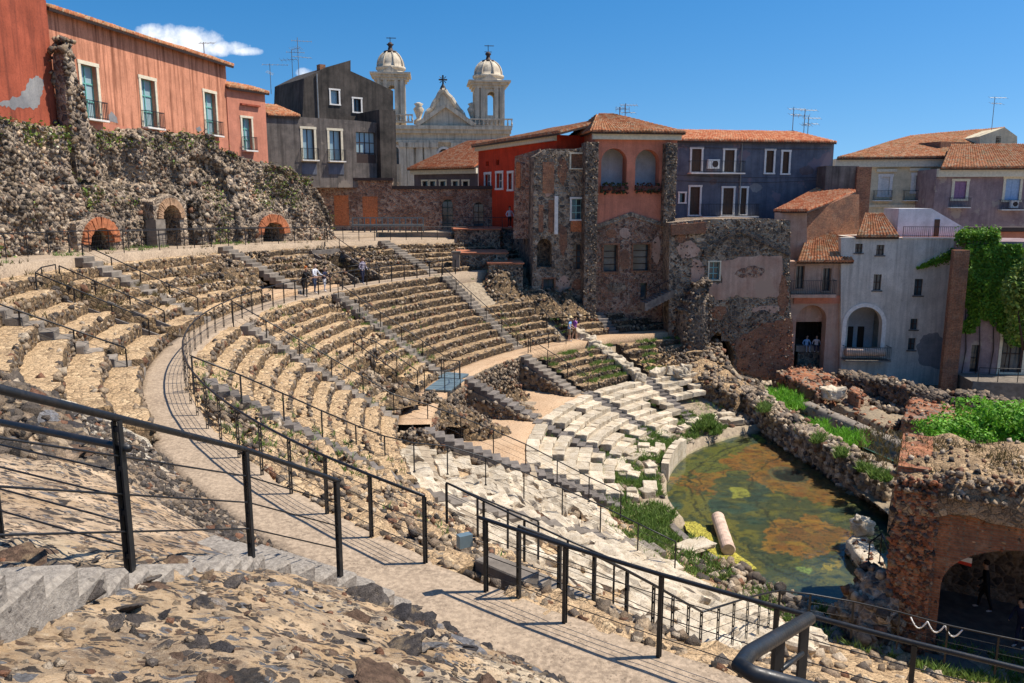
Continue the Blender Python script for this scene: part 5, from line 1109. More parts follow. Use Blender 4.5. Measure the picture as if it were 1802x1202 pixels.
# small pink house
f = Fac(435, 62.5, 62); T = thing('pink_house', 'small pink house with one green window right of the long pink house', 'house', f.pt(0, -2)); r = f.rect(402, 160, 469, 285)
H = [window(T, f, (427, 208, 443, 264), 'cream_trim', .16, 'teal_wood', 'glass_pale', 2, 3, balc=.15, sill=False)]; walls(T, f, rect_poly(r), H, 'plaster_rose', .9)
tiled_roof(T, f.pt(r[0], r[3], .3), f.pt(r[2] + .2, r[3], .3), f.pt(r[2] + .2, r[3] + .55, -1.6), f.pt(r[0], r[3] + .55, -1.6)); mb = MB(); a, z = f.uv(422, 183); b_, _ = f.uv(455, 183); bar(mb, f, a, z - .06, b_, z + .06, .2, -.02); mb.build('string_course', 'plaster_darkred', T)
# ------------------------------------------------------------------ black house
f = Fac(550, 72, 38); T = thing('black_house', 'blackened plaster house with cream framed windows left of the church', 'house', f.pt(0, -4))
H = [window(T, f, (533, 227, 553, 281), 'cream_trim', .2, 'dark_wood', 'glass_pale', 2, 1, balc=.25), window(T, f, (580, 230, 600, 283), 'cream_trim', .2, 'dark_wood', 'glass_pale', 2, 1, balc=.25)]
H.append(window(T, f, (627, 233, 661, 287), None, .1, 'dark_wood', 'glass_pale', 4, 3)); mb = MB(); r = f.rect(627, 271, 661, 287); bar(mb, f, *r, -.05, -.12); mb.build('dark_panel', 'dark_wood', T)
pl = [tuple(f.uv(*p)) for p in ((468, 330), (664, 330), (664, 216), (625, 212), (468, 202))]; walls(T, f, pl, H, 'plaster_black', 8)
for x0, x1 in ((531, 557), (578, 605)):
    mb = MB(); bar(mb, f, *f.rect(x0, 288, x1, 307), .04, -.02); mb.build('blue_board', 'plaster_blue', T)
mb = MB(); slab(mb, f, rpoly(f, 664, 195, 692, 335), [], .6, -5); mb.build('side_tower', 'plaster_darker', T)
f2 = Fac(575, 77, 38); H = [window(T, f2, (582, 159, 596, 183), 'white_trim', .15, 'dark_wood', 'glass_pale', 1, 1), window(T, f2, (622, 174, 635, 197), 'white_trim', .15, 'dark_wood', 'glass', 2, 1)]
pl = [tuple(f2.uv(*p)) for p in ((530, 260), (692, 260), (692, 160), (655, 142), (617, 125), (617, 106), (575, 118), (535, 138))]; walls(T, f2, pl, H, 'plaster_darker', 7, name='upper_wall')
mb = MB(); u, z = f2.uv(558, 170); mb.tube([f2.pt(u, f2.uv(558, 130)[1], .12), f2.pt(u, f2.uv(558, 208)[1], .12)], .07, 8); mb.build('downpipe', 'rail_grey', T)
mb = MB(); slab(mb, f2, rpoly(f2, 567, 112, 577, 122), [], -.5, -1.2); mb.build('chimney', 'old_brick', T)
tiled_roof(T, f.pt(f.uv(470, 203)[0], f.uv(470, 203)[1], .2), f.pt(f.uv(527, 206)[0], f.uv(527, 206)[1], .2), f.pt(f.uv(527, 180)[0], f.uv(520, 178)[1], -5), f.pt(f.uv(470, 176)[0], f.uv(470, 175)[1], -5))
f = Fac(512, 88, 20); T = thing('yellow_house', 'yellow attic house with a small dark window behind the black house', 'house', f.pt(0, -4)); H = [window(T, f, (517, 157, 526, 165), None, .1, 'dark_wood', 'glass', 1, 1)]
walls(T, f, [tuple(f.uv(*p)) for p in ((490, 230), (540, 230), (540, 142), (520, 148), (490, 175))], H, 'plaster_yellow', 6)

# ------------------------------------------------------------------ church
f = Fac(790, 112, 6); T = thing('church', 'pale baroque church with two domed bell towers and a gabled front', 'church', f.pt(0, -4)); zc = f.uv(790, 222)[1]; uA, uB = f.uv(686, 280)[0], f.uv(896, 280)[0]; zbt = -6
H = []
for px, lf in (((689, 258, 702, 289), 'dark_wood'), ((772, 262, 791, 300), 'dark_wood')): H.append(window(T, f, px, 'white_trim', .3, lf, 'glass', 2, 3, arch=True, deep=.35))
walls(T, f, [(uA, zbt), (uB, zbt), (uB, zc), (uA, zc)], H, 'church_stone', 14, .6)
for k, (z0, z1, d) in enumerate(((zc - .5, zc, 1.0), (zc - 1.0, zc - .5, .7), (zc - 1.9, zc - 1.0, .25), (zc - 2.2, zc - 1.9, .5))):
    mb = MB(); bar(mb, f, uA - d * .3, z0, uB + d * .3, z1, d, -.02); mb.build('cornice', 'church_stone', T)
for x in (722, 738, 752, 763, 801, 815, 830, 847, 870, 710):
    u = f.uv(x, 270)[0]; mb = MB(); w = .55
    bar(mb, f, u - w, zbt, u + w, zbt + 2, .6, -.02); bar(mb, f, u - w * .8, zbt + 2, u + w * .8, zc - 2.9, .42, -.02); bar(mb, f, u - w * 1.1, zc - 2.9, u + w * 1.1, zc - 2.2, .6, -.02); mb.build('pilaster', 'church_stone', T)
mb = MB(); bar(mb, f, *f.rect(766, 242, 798, 255), .2, -.02); mb.build('tablet', 'church_stone', T)
ped = [tuple(f.uv(*p)) for p in ((735, 224), (832, 224), (784, 190))]; mb = MB(); slab(mb, f, ped, [], .5, -1.5); o = mb.build('pediment', 'church_stone', T)
for a, b_ in ((0, 2), (1, 2)):
    p0, p1 = np.array(ped[a]), np.array(ped[b_]); d = p1 - p0; nn_ = np.array([-d[1], d[0]]) / np.linalg.norm(d); nn_ = nn_ if nn_[1] > 0 else -nn_
    mb = MB(); slab(mb, f, [tuple(p0), tuple(p1), tuple(p1 + nn_ * .55), tuple(p0 + nn_ * .55)], [], 1.0, -1.5); mb.build('raking_cornice', 'church_stone', o)
gab = [(748, 208), (752, 196), (760, 190), (764, 180), (770, 172), (774, 163), (778, 158), (783, 158), (787, 165), (795, 172), (802, 184), (808, 192), (814, 198), (818, 208)]
mb = MB(); slab(mb, f, [tuple(f.uv(*p)) for p in gab], [], -.6, -2.2); o = mb.build('gable', 'church_stone', T)
for i in range(len(gab) - 1):
    p0, p1 = [np.array(f.uv(*p)) for p in gab[i:i + 2]]; MB().tube([f.pt(*p0, -.6), f.pt(*p1, -.6)], .33, 7).build('scroll', 'church_stone', o)
mb = MB(); u, z = f.uv(780, 158); z2 = f.uv(780, 130)[1]; mb.tube([f.pt(u, z, -1.2), f.pt(u, z2, -1.2)], .13, 6); zc2 = f.uv(780, 138)[1]; mb.tube([f.pt(u - .55, zc2, -1.2), f.pt(u + .55, zc2, -1.2)], .12, 6); mb.lathe(f.pt(u, z, -1.2), [(.1, -.1), (.5, .2), (.3, .6), (.12, .9)], 8)
for k in range(8): a = k * math.pi / 4; mb.tube([f.pt(u + .25 * math.cos(a), zc2 + .25 * math.sin(a), -1.2), f.pt(u + .6 * math.cos(a), zc2 + .6 * math.sin(a), -1.2)], .05, 4)
mb.build('cross', 'rail_metal', T)
for x in (737, 832):
    u, z = f.uv(x, 206); mb = MB(); mb.lathe(f.pt(u, z - .9, -.8), [(.7, 0), (.7, .5), (.3, .8), (.55, 1.5), (.75, 2.0), (.4, 2.4), (.65, 2.7), (.2, 2.9)], 12); mb.build('urn', 'church_stone', T, True)
def tower(x0, x1, ytop, yb, ydome, yfin, arch_px, yv):
    u0, z0, u1, z1 = f.rect(x0, ytop, x1, yb); z0 = zc - .3; W = u1 - u0; D = W; c = f.pt((u0 + u1) / 2, 0, -D / 2)
    tw = None; ho = arch_poly(f.rect(*arch_px), 12); mb = MB(); slab(mb, f, rect_poly((u0, z0, u1, z1)), [ho], 0, -.7)
    slab(mb, f, rect_poly((u0, z0, u1, z1)), [ho], -D + .7, -D)
    tw = mb.build('bell_tower', 'church_stone', T)
    # side walls with the same arch
    fs = Fac(800, 100, 0)
    for s_ in (0, 1):
        g = Fac(800, 100, 0); g.U = -f.N; g.N = f.U * (1 if s_ else -1); g.O = f.pt(u1 if s_ else u0, 0, 0); hs = arch_poly((D / 2 - .9, ho[0][1], D / 2 + .9, max(p[1] for p in ho)), 12); mb = MB(); slab(mb, g, rect_poly((.7, z0, D - .7, z1)), [hs], 0, -.7); mb.build('side_wall', 'church_stone', tw)
    for k in (0, 1):
        for s_ in (-1, 1):
            u = (u0 + u1) / 2 + s_ * (W / 2 - .35 - k * .8); mb = MB(); bar(mb, f, u - .25, z0, u + .25, z1 - .3, .22, -.01); mb.build('pilaster', 'church_stone', tw)
    cz = z1; H_ = f.uv(800, ydome)[1] - z1
    mb = MB()
    for e, za, zb_ in ((.25, -.5, -.15), (.5, -.15, .2), (.8, .2, .45)): slab(mb, f, rect_poly((u0 - e, cz + za, u1 + e, cz + zb_)), [], e, -D - e)
    mb.build('cornice', 'church_stone', tw)
    mb = MB(); slab(mb, f, [(u0 + W * .22, cz + .45), (u1 - W * .22, cz + .45), ((u0 + u1) / 2, cz + 1.25)], [], .5, -.2); mb.build('small_pediment', 'church_stone', tw)
    rd = W * .5; mb = MB(); dr = .28 * H_; prof = [(rd * 1.02, .4), (rd * 1.02, .7), (rd * .96, .8), (rd * .96, dr), (rd * 1.06, dr + .1), (rd * 1.06, dr + .4), (rd * .95, dr + .45)]
    for i in range(9): a = i / 8 * math.pi / 2; prof.append((max(.28, rd * .95 * math.cos(a)), dr + .45 + (H_ - dr - .45) * math.sin(a)))
    mb.lathe(c + np.array([0, 0, cz]), prof, 24); mb.build('dome', 'church_stone', tw, True)
    for i in range(8):
        a = math.pi * (i + .5) / 4; pts = [c + np.array([(r_ + .06) * math.cos(a), (r_ + .06) * math.sin(a), cz + z_]) for r_, z_ in prof[6:]]; MB().tube(pts, .12, 5).build('dome_rib', 'church_stone', tw)
    zf = f.uv(800, yfin)[1] - cz; mb = MB(); mb.lathe(c + np.array([0, 0, cz]), [(.9, H_ - .25), (.9, H_), (.35, H_ + .15), (.25, H_ + .6), (.45, H_ + .85), (.2, H_ + 1.15), (.05, zf)], 10); mb.build('lantern', 'dark_wood', tw, True)
    zv = f.uv(800, yv)[1]; mb = MB(); top = c.copy(); top[2] = zv; b0 = c.copy(); b0[2] = cz + zf - .1; mb.tube([b0, top], .05, 5); mb.tube([top + f.U * -.5 - np.array([0, 0, .1]), top + f.U * .8 - np.array([0, 0, .1])], .05, 4); mb.tube([top + f.U * -.5 - np.array([0, 0, .9]), top + f.U * .5 - np.array([0, 0, .9])], .04, 4); mb.build('weather_vane', 'rail_metal', tw)
    # balustrade
    zb0 = f.uv(800, yb - 9)[1]; zb1 = f.uv(800, yb + 6)[1]; mb = MB(); bar(mb, f, u0 - .6, zb0 - .18, u1 + 1.0, zb0, 1.0, .7); bar(mb, f, u0 - .6, zb1, u1 + 1.0, zb1 + .2, 1.0, .7); nb = 11
    for i in range(nb):
        p = f.pt(u0 - .5 + (W + 1.4) * i / (nb - 1), zb1, .85); hh = zb0 - zb1; mb.lathe(p, [(.07, .15), (.16, hh * .35), (.08, hh * .6), (.1, hh - .1)], 6)
    mb.build('balustrade', 'church_stone', tw)
tower(663, 713, 134, 212, 88, 76, (683, 150, 698, 192), 63); tower(835, 888, 148, 218, 101, 90, (858, 161, 872, 203), 73)

# ------------------------------------------------------------------ brick and rubble terrace wall with doors
f = Fac(745, 75, 2); T = thing('terrace_wall', 'long rubble wall with two bricked-up orange doorways and arched doors', 'wall', f.pt(0, -3)); H = []
for px in ((588, 344, 614, 397), (638, 346, 665, 397)):
    po = rpoly(f, *px); H.append(po); mb = MB(); slab(mb, f, po, [], -.06, -.2); mb.build('bricked_doorway', 'new_brick', T)
H += [window(T, f, (778, 351, 797, 408), None, .1, 'dark_green', 'glass', 2, 4, arch=True), window(T, f, (833, 356, 851, 408), None, .1, 'dark_wood', 'glass', 2, 3, arch=True), window(T, f, (873, 355, 891, 406), None, .1, 'teal_light', None, 2, 2, solid=True)]
pl = [tuple(f.uv(*p)) for p in ((535, 420), (912, 420), (912, 333), (690, 333), (690, 318), (535, 318))]; walls(T, f, pl, H, 'rubble_red', 6, bmat='rubble_dark')
mb = MB(); bar(mb, f, f.uv(690, 330)[0], f.uv(690, 333)[1], f.uv(912, 330)[0], f.uv(690, 327)[1], .15, -.5); mb.build('coping', 'dark_wood', T); mb = MB(); bar(mb, f, f.uv(535, 318)[0], f.uv(600, 318)[1], f.uv(692, 318)[0], f.uv(600, 313)[1], .3, -.5); mb.build('coping', 'dark_wood', T)
for px in ((777, 345, 798, 351), (832, 350, 852, 356)): mb = MB(); bar(mb, f, *f.rect(*px), .04, -.02); mb.build('lintel', 'old_brick', T)
mb = MB(); f.uv(1, 1); pz = -3.0; V = [f.pt(-14, pz, .5), f.pt(14, pz, .5), f.pt(14, pz, 9), f.pt(-14, pz, 9)]
g_ = np.stack([f.O + f.U * u - np.array([0, 0, 2.92]) + f.N * d for u in np.linspace(-15, 10, 30) for d in np.linspace(-.3, 12 if u < -4.5 else 3.8, 16)]).reshape(30, 16, 3); g_[..., 2] += fbm(g_, .6, 3) * .05; g_[:, -1, 2] -= .9; g_[:, -1] -= f.N * .7; struct(grid_mesh('terrace', g_, 'path'))
# row of metal benches on that terrace
m_plain('bench_metal', (.16, .18, .18), .5, .4, .3); q0 = f.pt(f.uv(632, 392)[0], -2.85, 4.0); B = thing('metal_bench', 'long grey metal bench row standing before the bricked-up doorways', 'bench', q0); u0, u1 = f.uv(632, 392)[0], f.uv(750, 392)[0]
mb = MB(); bar(mb, f, u0, -2.35, u1, -2.2, 4.3, 3.7); mb.build('seat', 'bench_metal', B); mb = MB(); bar(mb, f, u0, -1.7, u1, -1.6, 3.65, 3.55); mb.build('top_rail', 'bench_metal', B)
for i in range(13): mb = MB(); u = u0 + (u1 - u0) * i / 12; bar(mb, f, u - .05, -2.9, u + .05, -1.65, 3.7, 3.6); mb.build('leg', 'bench_metal', B)
# low slate-coloured building with the bright roof
f = Fac(835, 86, -32); T = thing('low_building', 'low dark building with a bright tiled roof beside the red wing', 'building', f.pt(-3, -4)); H = []
for x in (744, 757, 775, 797, 815): H.append(window(T, f, (x, 319, x + 9, 331), 'cream_trim', .18, 'dark_wood', 'glass', 1, 1, sill=False))
r = f.rect(729, 296, 841, 345); zE = f.uv(790, 297)[1]; walls(T, f, [(r[0], -5), (r[2], -5), (r[2], zE), (r[0], zE)], H, 'plaster_slate', 7); mb = MB(); bar(mb, f, r[0] - .3, zE - .55, r[2], zE, .35, -.02); mb.build('cornice', 'cream_trim', T)
tiled_roof(T, f.pt(r[0] - .4, zE, .7), f.pt(r[2], zE, .7), f.pt(r[2], zE + 3.2, -6), f.pt(r[0] + 3, zE + 3.2, -6), 'tiles_bright')

# ------------------------------------------------------------------ central red house with rubble tower
T = thing('red_house', 'tall red house with loggia arches rising from the ruined rubble tower', 'house', aty(1050, 540, 61))
f = Fac(1012, 61.2, -64.7); zt = (f.uv(842, 258)[1] + f.uv(1005, 233)[1]) / 2; uL = f.uv(842, 290)[0]; H = []
for px in ((854, 307, 863, 331), (874, 305, 884, 331), (895, 305, 902, 333)): H.append(window(T, f, px, 'white_trim', .22, 'white_trim', 'glass', 2, 2))
for px in ((855, 284, 860, 292), (873, 281, 878, 290)): po = rpoly(f, *px); H.append(po); mb = MB(); slab(mb, f, po, [], -.25, -.3); mb.build('vent', 'painted_shade', T)
walls(T, f, [(uL, -5), (-3.0, -5), (-3.0, zt), (uL, zt)], H, 'plaster_red', 4, name='red_wing_wall'); mb = MB(); bar(mb, f, uL - .2, zt - .45, -3.0, zt, .3, -.02); mb.build('cornice', 'cream_trim', T)
tiled_roof(T, f.pt(uL - .3, zt, .6), f.pt(-1.5, zt, .6), f.pt(-2.5, zt + 1.4, -5), f.pt(uL, zt + 1.2, -5), 'tiles')
# rubble tower
f = Fac(1000, 61.5, 8); zlow = -9.6; H = []
H.append(window(T, f, (1005, 271, 1026, 296), 'cream_trim', .12, 'old_brick', None, 1, 1, solid=True, deep=.12)); H.append(window(T, f, (1006, 350, 1024, 386), 'white_trim', .14, 'teal_light', 'glass', 2, 3)); H.append(window(T, f, (1009, 430, 1023, 474), None, .1, 'brown_shutter', 'glass', 2, 4)); H.append(window(T, f, (956, 491, 975, 533), 'old_brick', .12, 'dark_green', 'glass', 2, 3, sill=False))
po = arch_poly(f.rect(945, 420, 971, 470)); H.append(po); mb = MB(); slab(mb, f, po, [], -1.2, -1.3); mb.build('niche_back', 'rubble_dark', T)
pl = [tuple(f.uv(*p)) for p in ((936, 545), (1050, 545), (1050, 262), (1035, 257), (1010, 262), (960, 262), (940, 275))]; pl = [(u, zlow if z < -8 else z) for u, z in pl]
walls(T, f, pl, H, 'rubble_wall', 7, 1.3, 'rubble_dark', 'tower_wall')
mb = MB(); bar(mb, f, *f.rect(1004, 387, 1026, 408), .03, -.02); mb.build('brick_infill', 'new_brick', T); mb = MB(); bar(mb, f, *f.rect(975, 345, 981, 412), .25, -.02); mb.build('pale_pilaster', 'white_trim', T)
for px in ((948, 360, 956, 408), (965, 352, 974, 408), (955, 285, 975, 340)): mb = MB(); bar(mb, f, *f.rect(*px), .06, -.02); mb.build('brick_strip', 'old_brick', T)
for q_ in ((990, 300, 9, 26, 'old_brick'), (965, 330, 9, 20, 'plaster_ruin'), (990, 420, 9, 30, 'old_brick'), (1035, 420, 8, 30, 'old_brick'), (990, 500, 12, 16, 'plaster_ruin'), (1018, 500, 12, 12, 'old_brick')): patch(T, f, *q_, d=.03)
tst = inside(pl); hs = [inside(h) for h in H]
rk = [cover_rocks(f, lambda u, z: tst(u, z) and not any(h(u, z) for h in hs), 900, (pl[0][0], zlow, pl[1][0], pl[2][1]), .13, [2, 3, 4, 4, 4, 3, 2, 1], 1, .0)]
f3 = Fac(925, 63.5, -20); p3 = [tuple(f3.uv(*p)) for p in ((903, 420), (950, 420), (950, 262), (906, 275))]; mb = MB(); slab(mb, f3, p3, [], 0, -4); mb.build('side_wall', 'rubble_red', T); po = arch_poly(f3.rect(908, 285, 916, 330)); mb = MB(); slab(mb, f3, po, [], .05, -.02); mb.build('blind_arch', 'new_brick', T)
f4 = Fac(1040, 60.6, 8); 
for px, nm_ in (((1029, 250, 1051, 545), 'dark_pilaster'),):
    pr_ = f4.rect(*px); pr_ = (pr_[0], zlow, pr_[2], pr_[3]); mb = MB(); slab(mb, f4, rect_poly(pr_), [], .0, -1.5); mb.build(nm_, 'rubble_dark', T); rk.append(cover_rocks(f4, lambda u, z: True, 420, pr_, .11, W_DARK, 1, .02))
# loggia facade
f = Fac(1110, 62, 8); H = []; zt = f.uv(1100, 234)[1]
for px in ((1058, 261, 1103, 333), (1118, 263, 1160, 333)):
    po = arch_poly(f.rect(*px), 14); H.append(po)
gable = [tuple(f.uv(*p)) for p in ((1050, 398), (1110, 376), (1170, 396))]; uA, uB = f.uv(1045, 300)[0], f.uv(1190, 300)[0]
up = [(uA, gable[0][1]), gable[0], gable[1], gable[2], (uB, gable[2][1]), (uB, zt), (uA, zt)]; walls(T, f, up, H, 'plaster_brickred', 0, .9, name='loggia_wall')
mb = MB(); slab(mb, f, rpoly(f, 1046, 240, 1189, 345), [], -2.0, -2.3); mb.build('loggia_back', 'plaster_white', T); mb = MB(); slab(mb, f, rect_poly((uA, f.uv(1100, 337)[1] - .3, uB, f.uv(1100, 337)[1])), [], -.9, -3.0); mb.build('loggia_floor', 'terrace_tile', T)
mb = MB(); slab(mb, f, rpoly(f, 1108, 240, 1113, 345), [], -.9, -3.0); mb.build('loggia_divider', 'plaster_brickred', T)
mb = MB(); slab(mb, f, rect_poly((uA, f.uv(1100, 345)[1], uB, zt)), [], -3.3, -8); mb.build('rear_block', 'plaster_brickred', T)
for s_ in (uA, uB - .3): mb = MB(); slab(mb, f, rect_poly((s_, f.uv(1100, 345)[1], s_ + .3, zt)), [], -.9, -3.3); mb.build('loggia_side', 'plaster_brickred', T)
H2 = [window(T, f, (1062, 431, 1087, 478), 'old_brick', .14, 'dark_wood', 'glass', 1, 4, deep=.5), window(T, f, (1114, 430, 1143, 476), 'old_brick', .14, 'dark_wood', 'glass', 1, 4, deep=.5), window(T, f, (1127, 498, 1139, 528), None, .1, 'dark_green', 'glass', 1, 2, deep=.4), window(T, f, (1178, 459, 1190, 506), 'cream_trim', .1, 'teal_light', None, 1, 1, solid=True, deep=.15)]
dn = [(uA, zlow), (f.uv(1200, 500)[0], zlow), (f.uv(1200, 500)[0], gable[2][1] - .002), (uB, gable[2][1] - .002), gable[2], gable[1], gable[0], (uA, gable[0][1] - .002)]; walls(T, f, dn, H2, 'rubble_red', 6, .8, 'rubble_dark', 'ruin_wall')
for a, b_ in ((0, 1), (1, 2)):
    p0, p1 = np.array(gable[a]), np.array(gable[b_]); mb = MB(); slab(mb, f, [tuple(p0 - (0, .2)), tuple(p1 - (0, .2)), tuple(p1 + (0, .12)), tuple(p0 + (0, .12))], [], .12, -.02); mb.build('old_roof_line', 'rubble_wall', T)
for q_ in ((1100, 410, 12, 10, 'plaster_ruin'), (1100, 455, 9, 22, 'old_brick'), (1075, 410, 10, 8, 'old_brick'), (1155, 440, 9, 30, 'plaster_ruin'), (1085, 505, 20, 10, 'rubble_wall')): patch(T, f, *q_, d=.03)
t2 = inside(dn); h2 = [inside(h) for h in H2]; rk.append(cover_rocks(f, lambda u, z: t2(u, z) and not any(h(u, z) for h in h2), 800, (uA, zlow, dn[1][0], gable[1][1]), .12, [2, 3, 4, 4, 4, 3, 3, 1], 1, .0))
mb = MB(); bar(mb, f, uA - .2, zt - .5, uB + .2, zt, .4, -.02); mb.build('cornice', 'cream_trim', T)
um = f.uv(1090, 300)[0]; pk = f.uv(1090, 208)[1]; tiled_roof(T, f.pt(uA - .4, zt, .7), f.pt(uB + .4, zt, .7), f.pt(um + .6, zt + 1.7, -4.5), f.pt(um - .6, zt + 1.7, -4.5)); tiled_roof(T, f.pt(uA - .4, zt, -9), f.pt(uA - .4, zt, .7), f.pt(um - .6, zt + 1.7, -4.5), f.pt(um - .6, zt + 1.7, -4.6)); tiled_roof(T, f.pt(uB + .4, zt, .7), f.pt(uB + .4, zt, -9), f.pt(um + .6, zt + 1.7, -4.6), f.pt(um + .6, zt + 1.7, -4.5))
f4 = Fac(1180, 61.6, 8); pr_ = f4.rect(1170, 252, 1190, 398); mb = MB(); slab(mb, f4, rect_poly(pr_), [], .0, -1.0); mb.build('dark_pilaster', 'rubble_dark', T); rk.append(cover_rocks(f4, lambda u, z: True, 240, pr_, .11, W_DARK, 1, .02))
rock_obj('rubble_facing', rk, T)
# flower boxes
m_plain('flower_box', (.12, .05, .04), .8); 
for px in ((1056, 327, 1104, 335), (1117, 327, 1161, 335)):
    r = f.rect(*px); B = thing('flower_box', 'flower box with dark trailing plants under the ' + ('wider left' if px[0] < 1100 else 'narrower right') + ' loggia arch', 'planter', f.pt(r[0], r[1], .2)); mb = MB(); bar(mb, f, *r, .3, .05); mb.build('box', 'flower_box', B)
    n = 130; u = rng.uniform(r[0], r[2], n); P = f.O[None] + u[:, None] * f.U + rng.uniform(.05, .4, n)[:, None] * f.N; P[:, 2] = rng.uniform(r[1] - .25, r[3] + .2, n); rock_obj('plants', [rocks(P, rng.uniform(.04, .1, n), np.array([(.05, .06, .03), (.10, .03, .03), (.04, .07, .02)])[rng.integers(0, 3, n)], 1)], B)
# little steps with a rail up to the teal door
f = Fac(1160, 60.8, 8); S = thing('stone_stair', 'small dark stair climbing to the teal door of the ruined facade', 'stair', f.pt(f.uv(1135, 525)[0], zlow), 'radial stairs'); ua, za = f.uv(1128, 533); ub, zb_ = f.uv(1178, 508)
for i in range(9):
    mb = MB(); u = ua + (ub - ua) * i / 9; z = za + (zb_ - za) * (i + 1) / 9; bar(mb, f, u, z - .6, u + (ub - ua) / 9 + .02, z, 1.0, -.3); mb.build('step', 'step_stone', S)
railing('thin railing on the small stair at the teal door', [f.pt(ua, za, .95), f.pt((ua + ub) / 2, (za + zb_) / 2, .95), f.pt(ub, zb_, .95)], h=.95, wires=1)
# stepped tiled terraces left of the tower
for i, (px, zt_, d_) in enumerate((((805, 447, 893, 475), None, 0), ((860, 465, 920, 490), None, .8), ((800, 405, 880, 440), None, -6))):
    g_ = Fac((px[0] + px[2]) / 2, (62.5, 60.8, 68)[i], 4); r = g_.rect(*px); S = thing('terrace_block', ('stepped masonry block with a tiled top below the brick terrace', 'lower masonry step with a tiled top beside the tower', 'upper masonry step under the brick terrace doors')[i], 'wall', g_.pt(r[0], r[1]))
    mb = MB(); slab(mb, g_, rect_poly((r[0], -9.5, r[2], r[3])), [], 0, -4); mb.build('masonry', 'rubble_wall', S); mb = MB(); slab(mb, g_, rect_poly((r[0] - .1, r[3], r[2] + .1, r[3] + .12)), [], .1, -4); mb.build('tiled_top', 'terrace_tile', S)
    rock_obj('stones', [cover_rocks(g_, lambda u, z: True, 220, (r[0], r[1] - 2, r[2], r[3]), .15, W_DARK, 1, .02)], S)
q = aty(803, 480, 61.5); S = thing('stone_pillar', 'slim grey stone pillar beside the far stair', 'pillar', (q[0], q[1], -9)); mb = MB(); zt_ = aty(803, 445, 61.5)[2]; mb.box((q[0], q[1], (zt_ - 9) / 2), (.55, .55, zt_ + 9)); mb.build('shaft', 'step_light', S); mb = MB(); mb.box((q[0], q[1], zt_ + .06), (.7, .7, .14)); mb.build('cap', 'step_light', S)
broken_wall('rubble_bank_wall', 'dark rubble wall carrying the brick terrace', [aty(795, 412, 69.6), aty(850, 408, 69.4), aty(930, 410, 69.0)], 1.2, -9.5, 'rubble_dark', W_DARK, 420, .18, rough=.25)
heap('dark overgrown rubble below the stepped terraces', 127.5, 31.4, -8.6, 3.2, 520, .3, W_UP, 2.2); heap('dark rubble between the far stair and the masonry steps', 133.5, 33.0, -8.0, 2.8, 420, .3, W_UP, 2.0)
g_ = Fac(860, 70, 3); railing('grey railing of the brick terrace in front of the teal door', [g_.pt(g_.uv(x, 403)[0], g_.uv(860, 403)[1], 0) for x in (808, 834, 860, 884, 908)], h=1.0, wires=2)
g_ = Fac(870, 70.5, 2); r = g_.rect(795, 403, 925, 420); S = thing('brick_terrace', 'red tiled terrace floor before the arched doors', 'terrace', g_.pt(r[0], r[1])); mb = MB(); slab(mb, g_, rect_poly((r[0], -6, r[2], r[3])), [], .3, -5.5); mb.build('wall', 'rubble_red', S); mb = MB(); slab(mb, g_, rect_poly((r[0], r[3], r[2], r[3] + .1)), [], .4, -5.5); mb.build('tiled_top', 'terrace_tile', S)

# ------------------------------------------------------------------ blue-grey house
f = Fac(1320, 69, 9); T = thing('blue_house', 'dark blue plastered house with white framed windows right of the loggia', 'house', f.pt(0, -5)); H = []
for px in ((1217, 262, 1234, 302), (1275, 264, 1292, 303), (1348, 265, 1361, 304), (1377, 267, 1388, 305), (1214, 329, 1231, 378), (1272, 331, 1290, 378), (1303, 331, 1313, 377)): H.append(window(T, f, px, 'white_trim', .16, 'brown_shutter', None, 2, 2, solid=True, deep=.15))
H.append(window(T, f, (1196, 340, 1205, 356), 'white_trim', .14, 'dark_wood', 'glass', 1, 1)); zt = f.uv(1330, 250)[1]; uA, uB = f.uv(1186, 310)[0], f.uv(1464, 310)[0]
walls(T, f, [(uA, -7), (uB, -7), (uB, zt), (uA, zt)], H, 'plaster_blue', 8); tiled_roof(T, f.pt(uA, zt, .4), f.pt(uB, zt, .4), f.pt(uB - 1.5, zt + 1.15, -4.2), f.pt(uA, zt + 1.15, -4.2), 'tiles_bright')
r = f.rect(1210, 284, 1304, 304); balcony(T, f, r, .9); r = f.rect(1232, 352, 1330, 380); balcony(T, f, (r[0], r[1], r[2], r[1] + 1), .7)
for q_ in ((1330, 330, 12, 9, 'bare_cement'), (1420, 300, 16, 10, 'plaster_slate'), (1255, 320, 8, 6, 'plaster_slate'), (1435, 355, 14, 12, 'plaster_purple')): patch(T, f, *q_, d=.004)
A = thing('air_conditioner', 'white air conditioner on the balcony of the blue house', 'air conditioner', f.pt(f.uv(1253, 296)[0], f.uv(1253, 297)[1], .3)); r = f.rect(1243, 281, 1263, 297); mb = MB(); bar(mb, f, *r, .45, .12); mb.build('case', 'ac_white', A)
mb = MB(); c_ = ((r[0] + r[2]) / 2 + .1, (r[1] + r[3]) / 2); slab(mb, f, [(c_[0] + .27 * math.cos(a), c_[1] + .27 * math.sin(a)) for a in np.linspace(0, 6.2832, 20, endpoint=False)], [], .46, .452); mb.build('fan', 'dark_wood', A)
mb = MB(); u = f.uv(1303, 300)[0]; mb.tube([f.pt(u, zt, .1), f.pt(u, -3, .1)], .05, 6); mb.build('downpipe', 'rail_grey', T)
for y0, y1, sag in ((308, 312, .12), (318, 316, .2), (258, 262, .1)):
    p0, p1 = f.uv(1190, y0), f.uv(1462, y1); MB().tube([f.pt(*(p0 + (p1 - p0) * s_ - np.array([0, sag * 4 * s_ * (1 - s_)])), .07) for s_ in np.linspace(0, 1, 9)], .014, 5).build('cable', 'dark_wood', T)
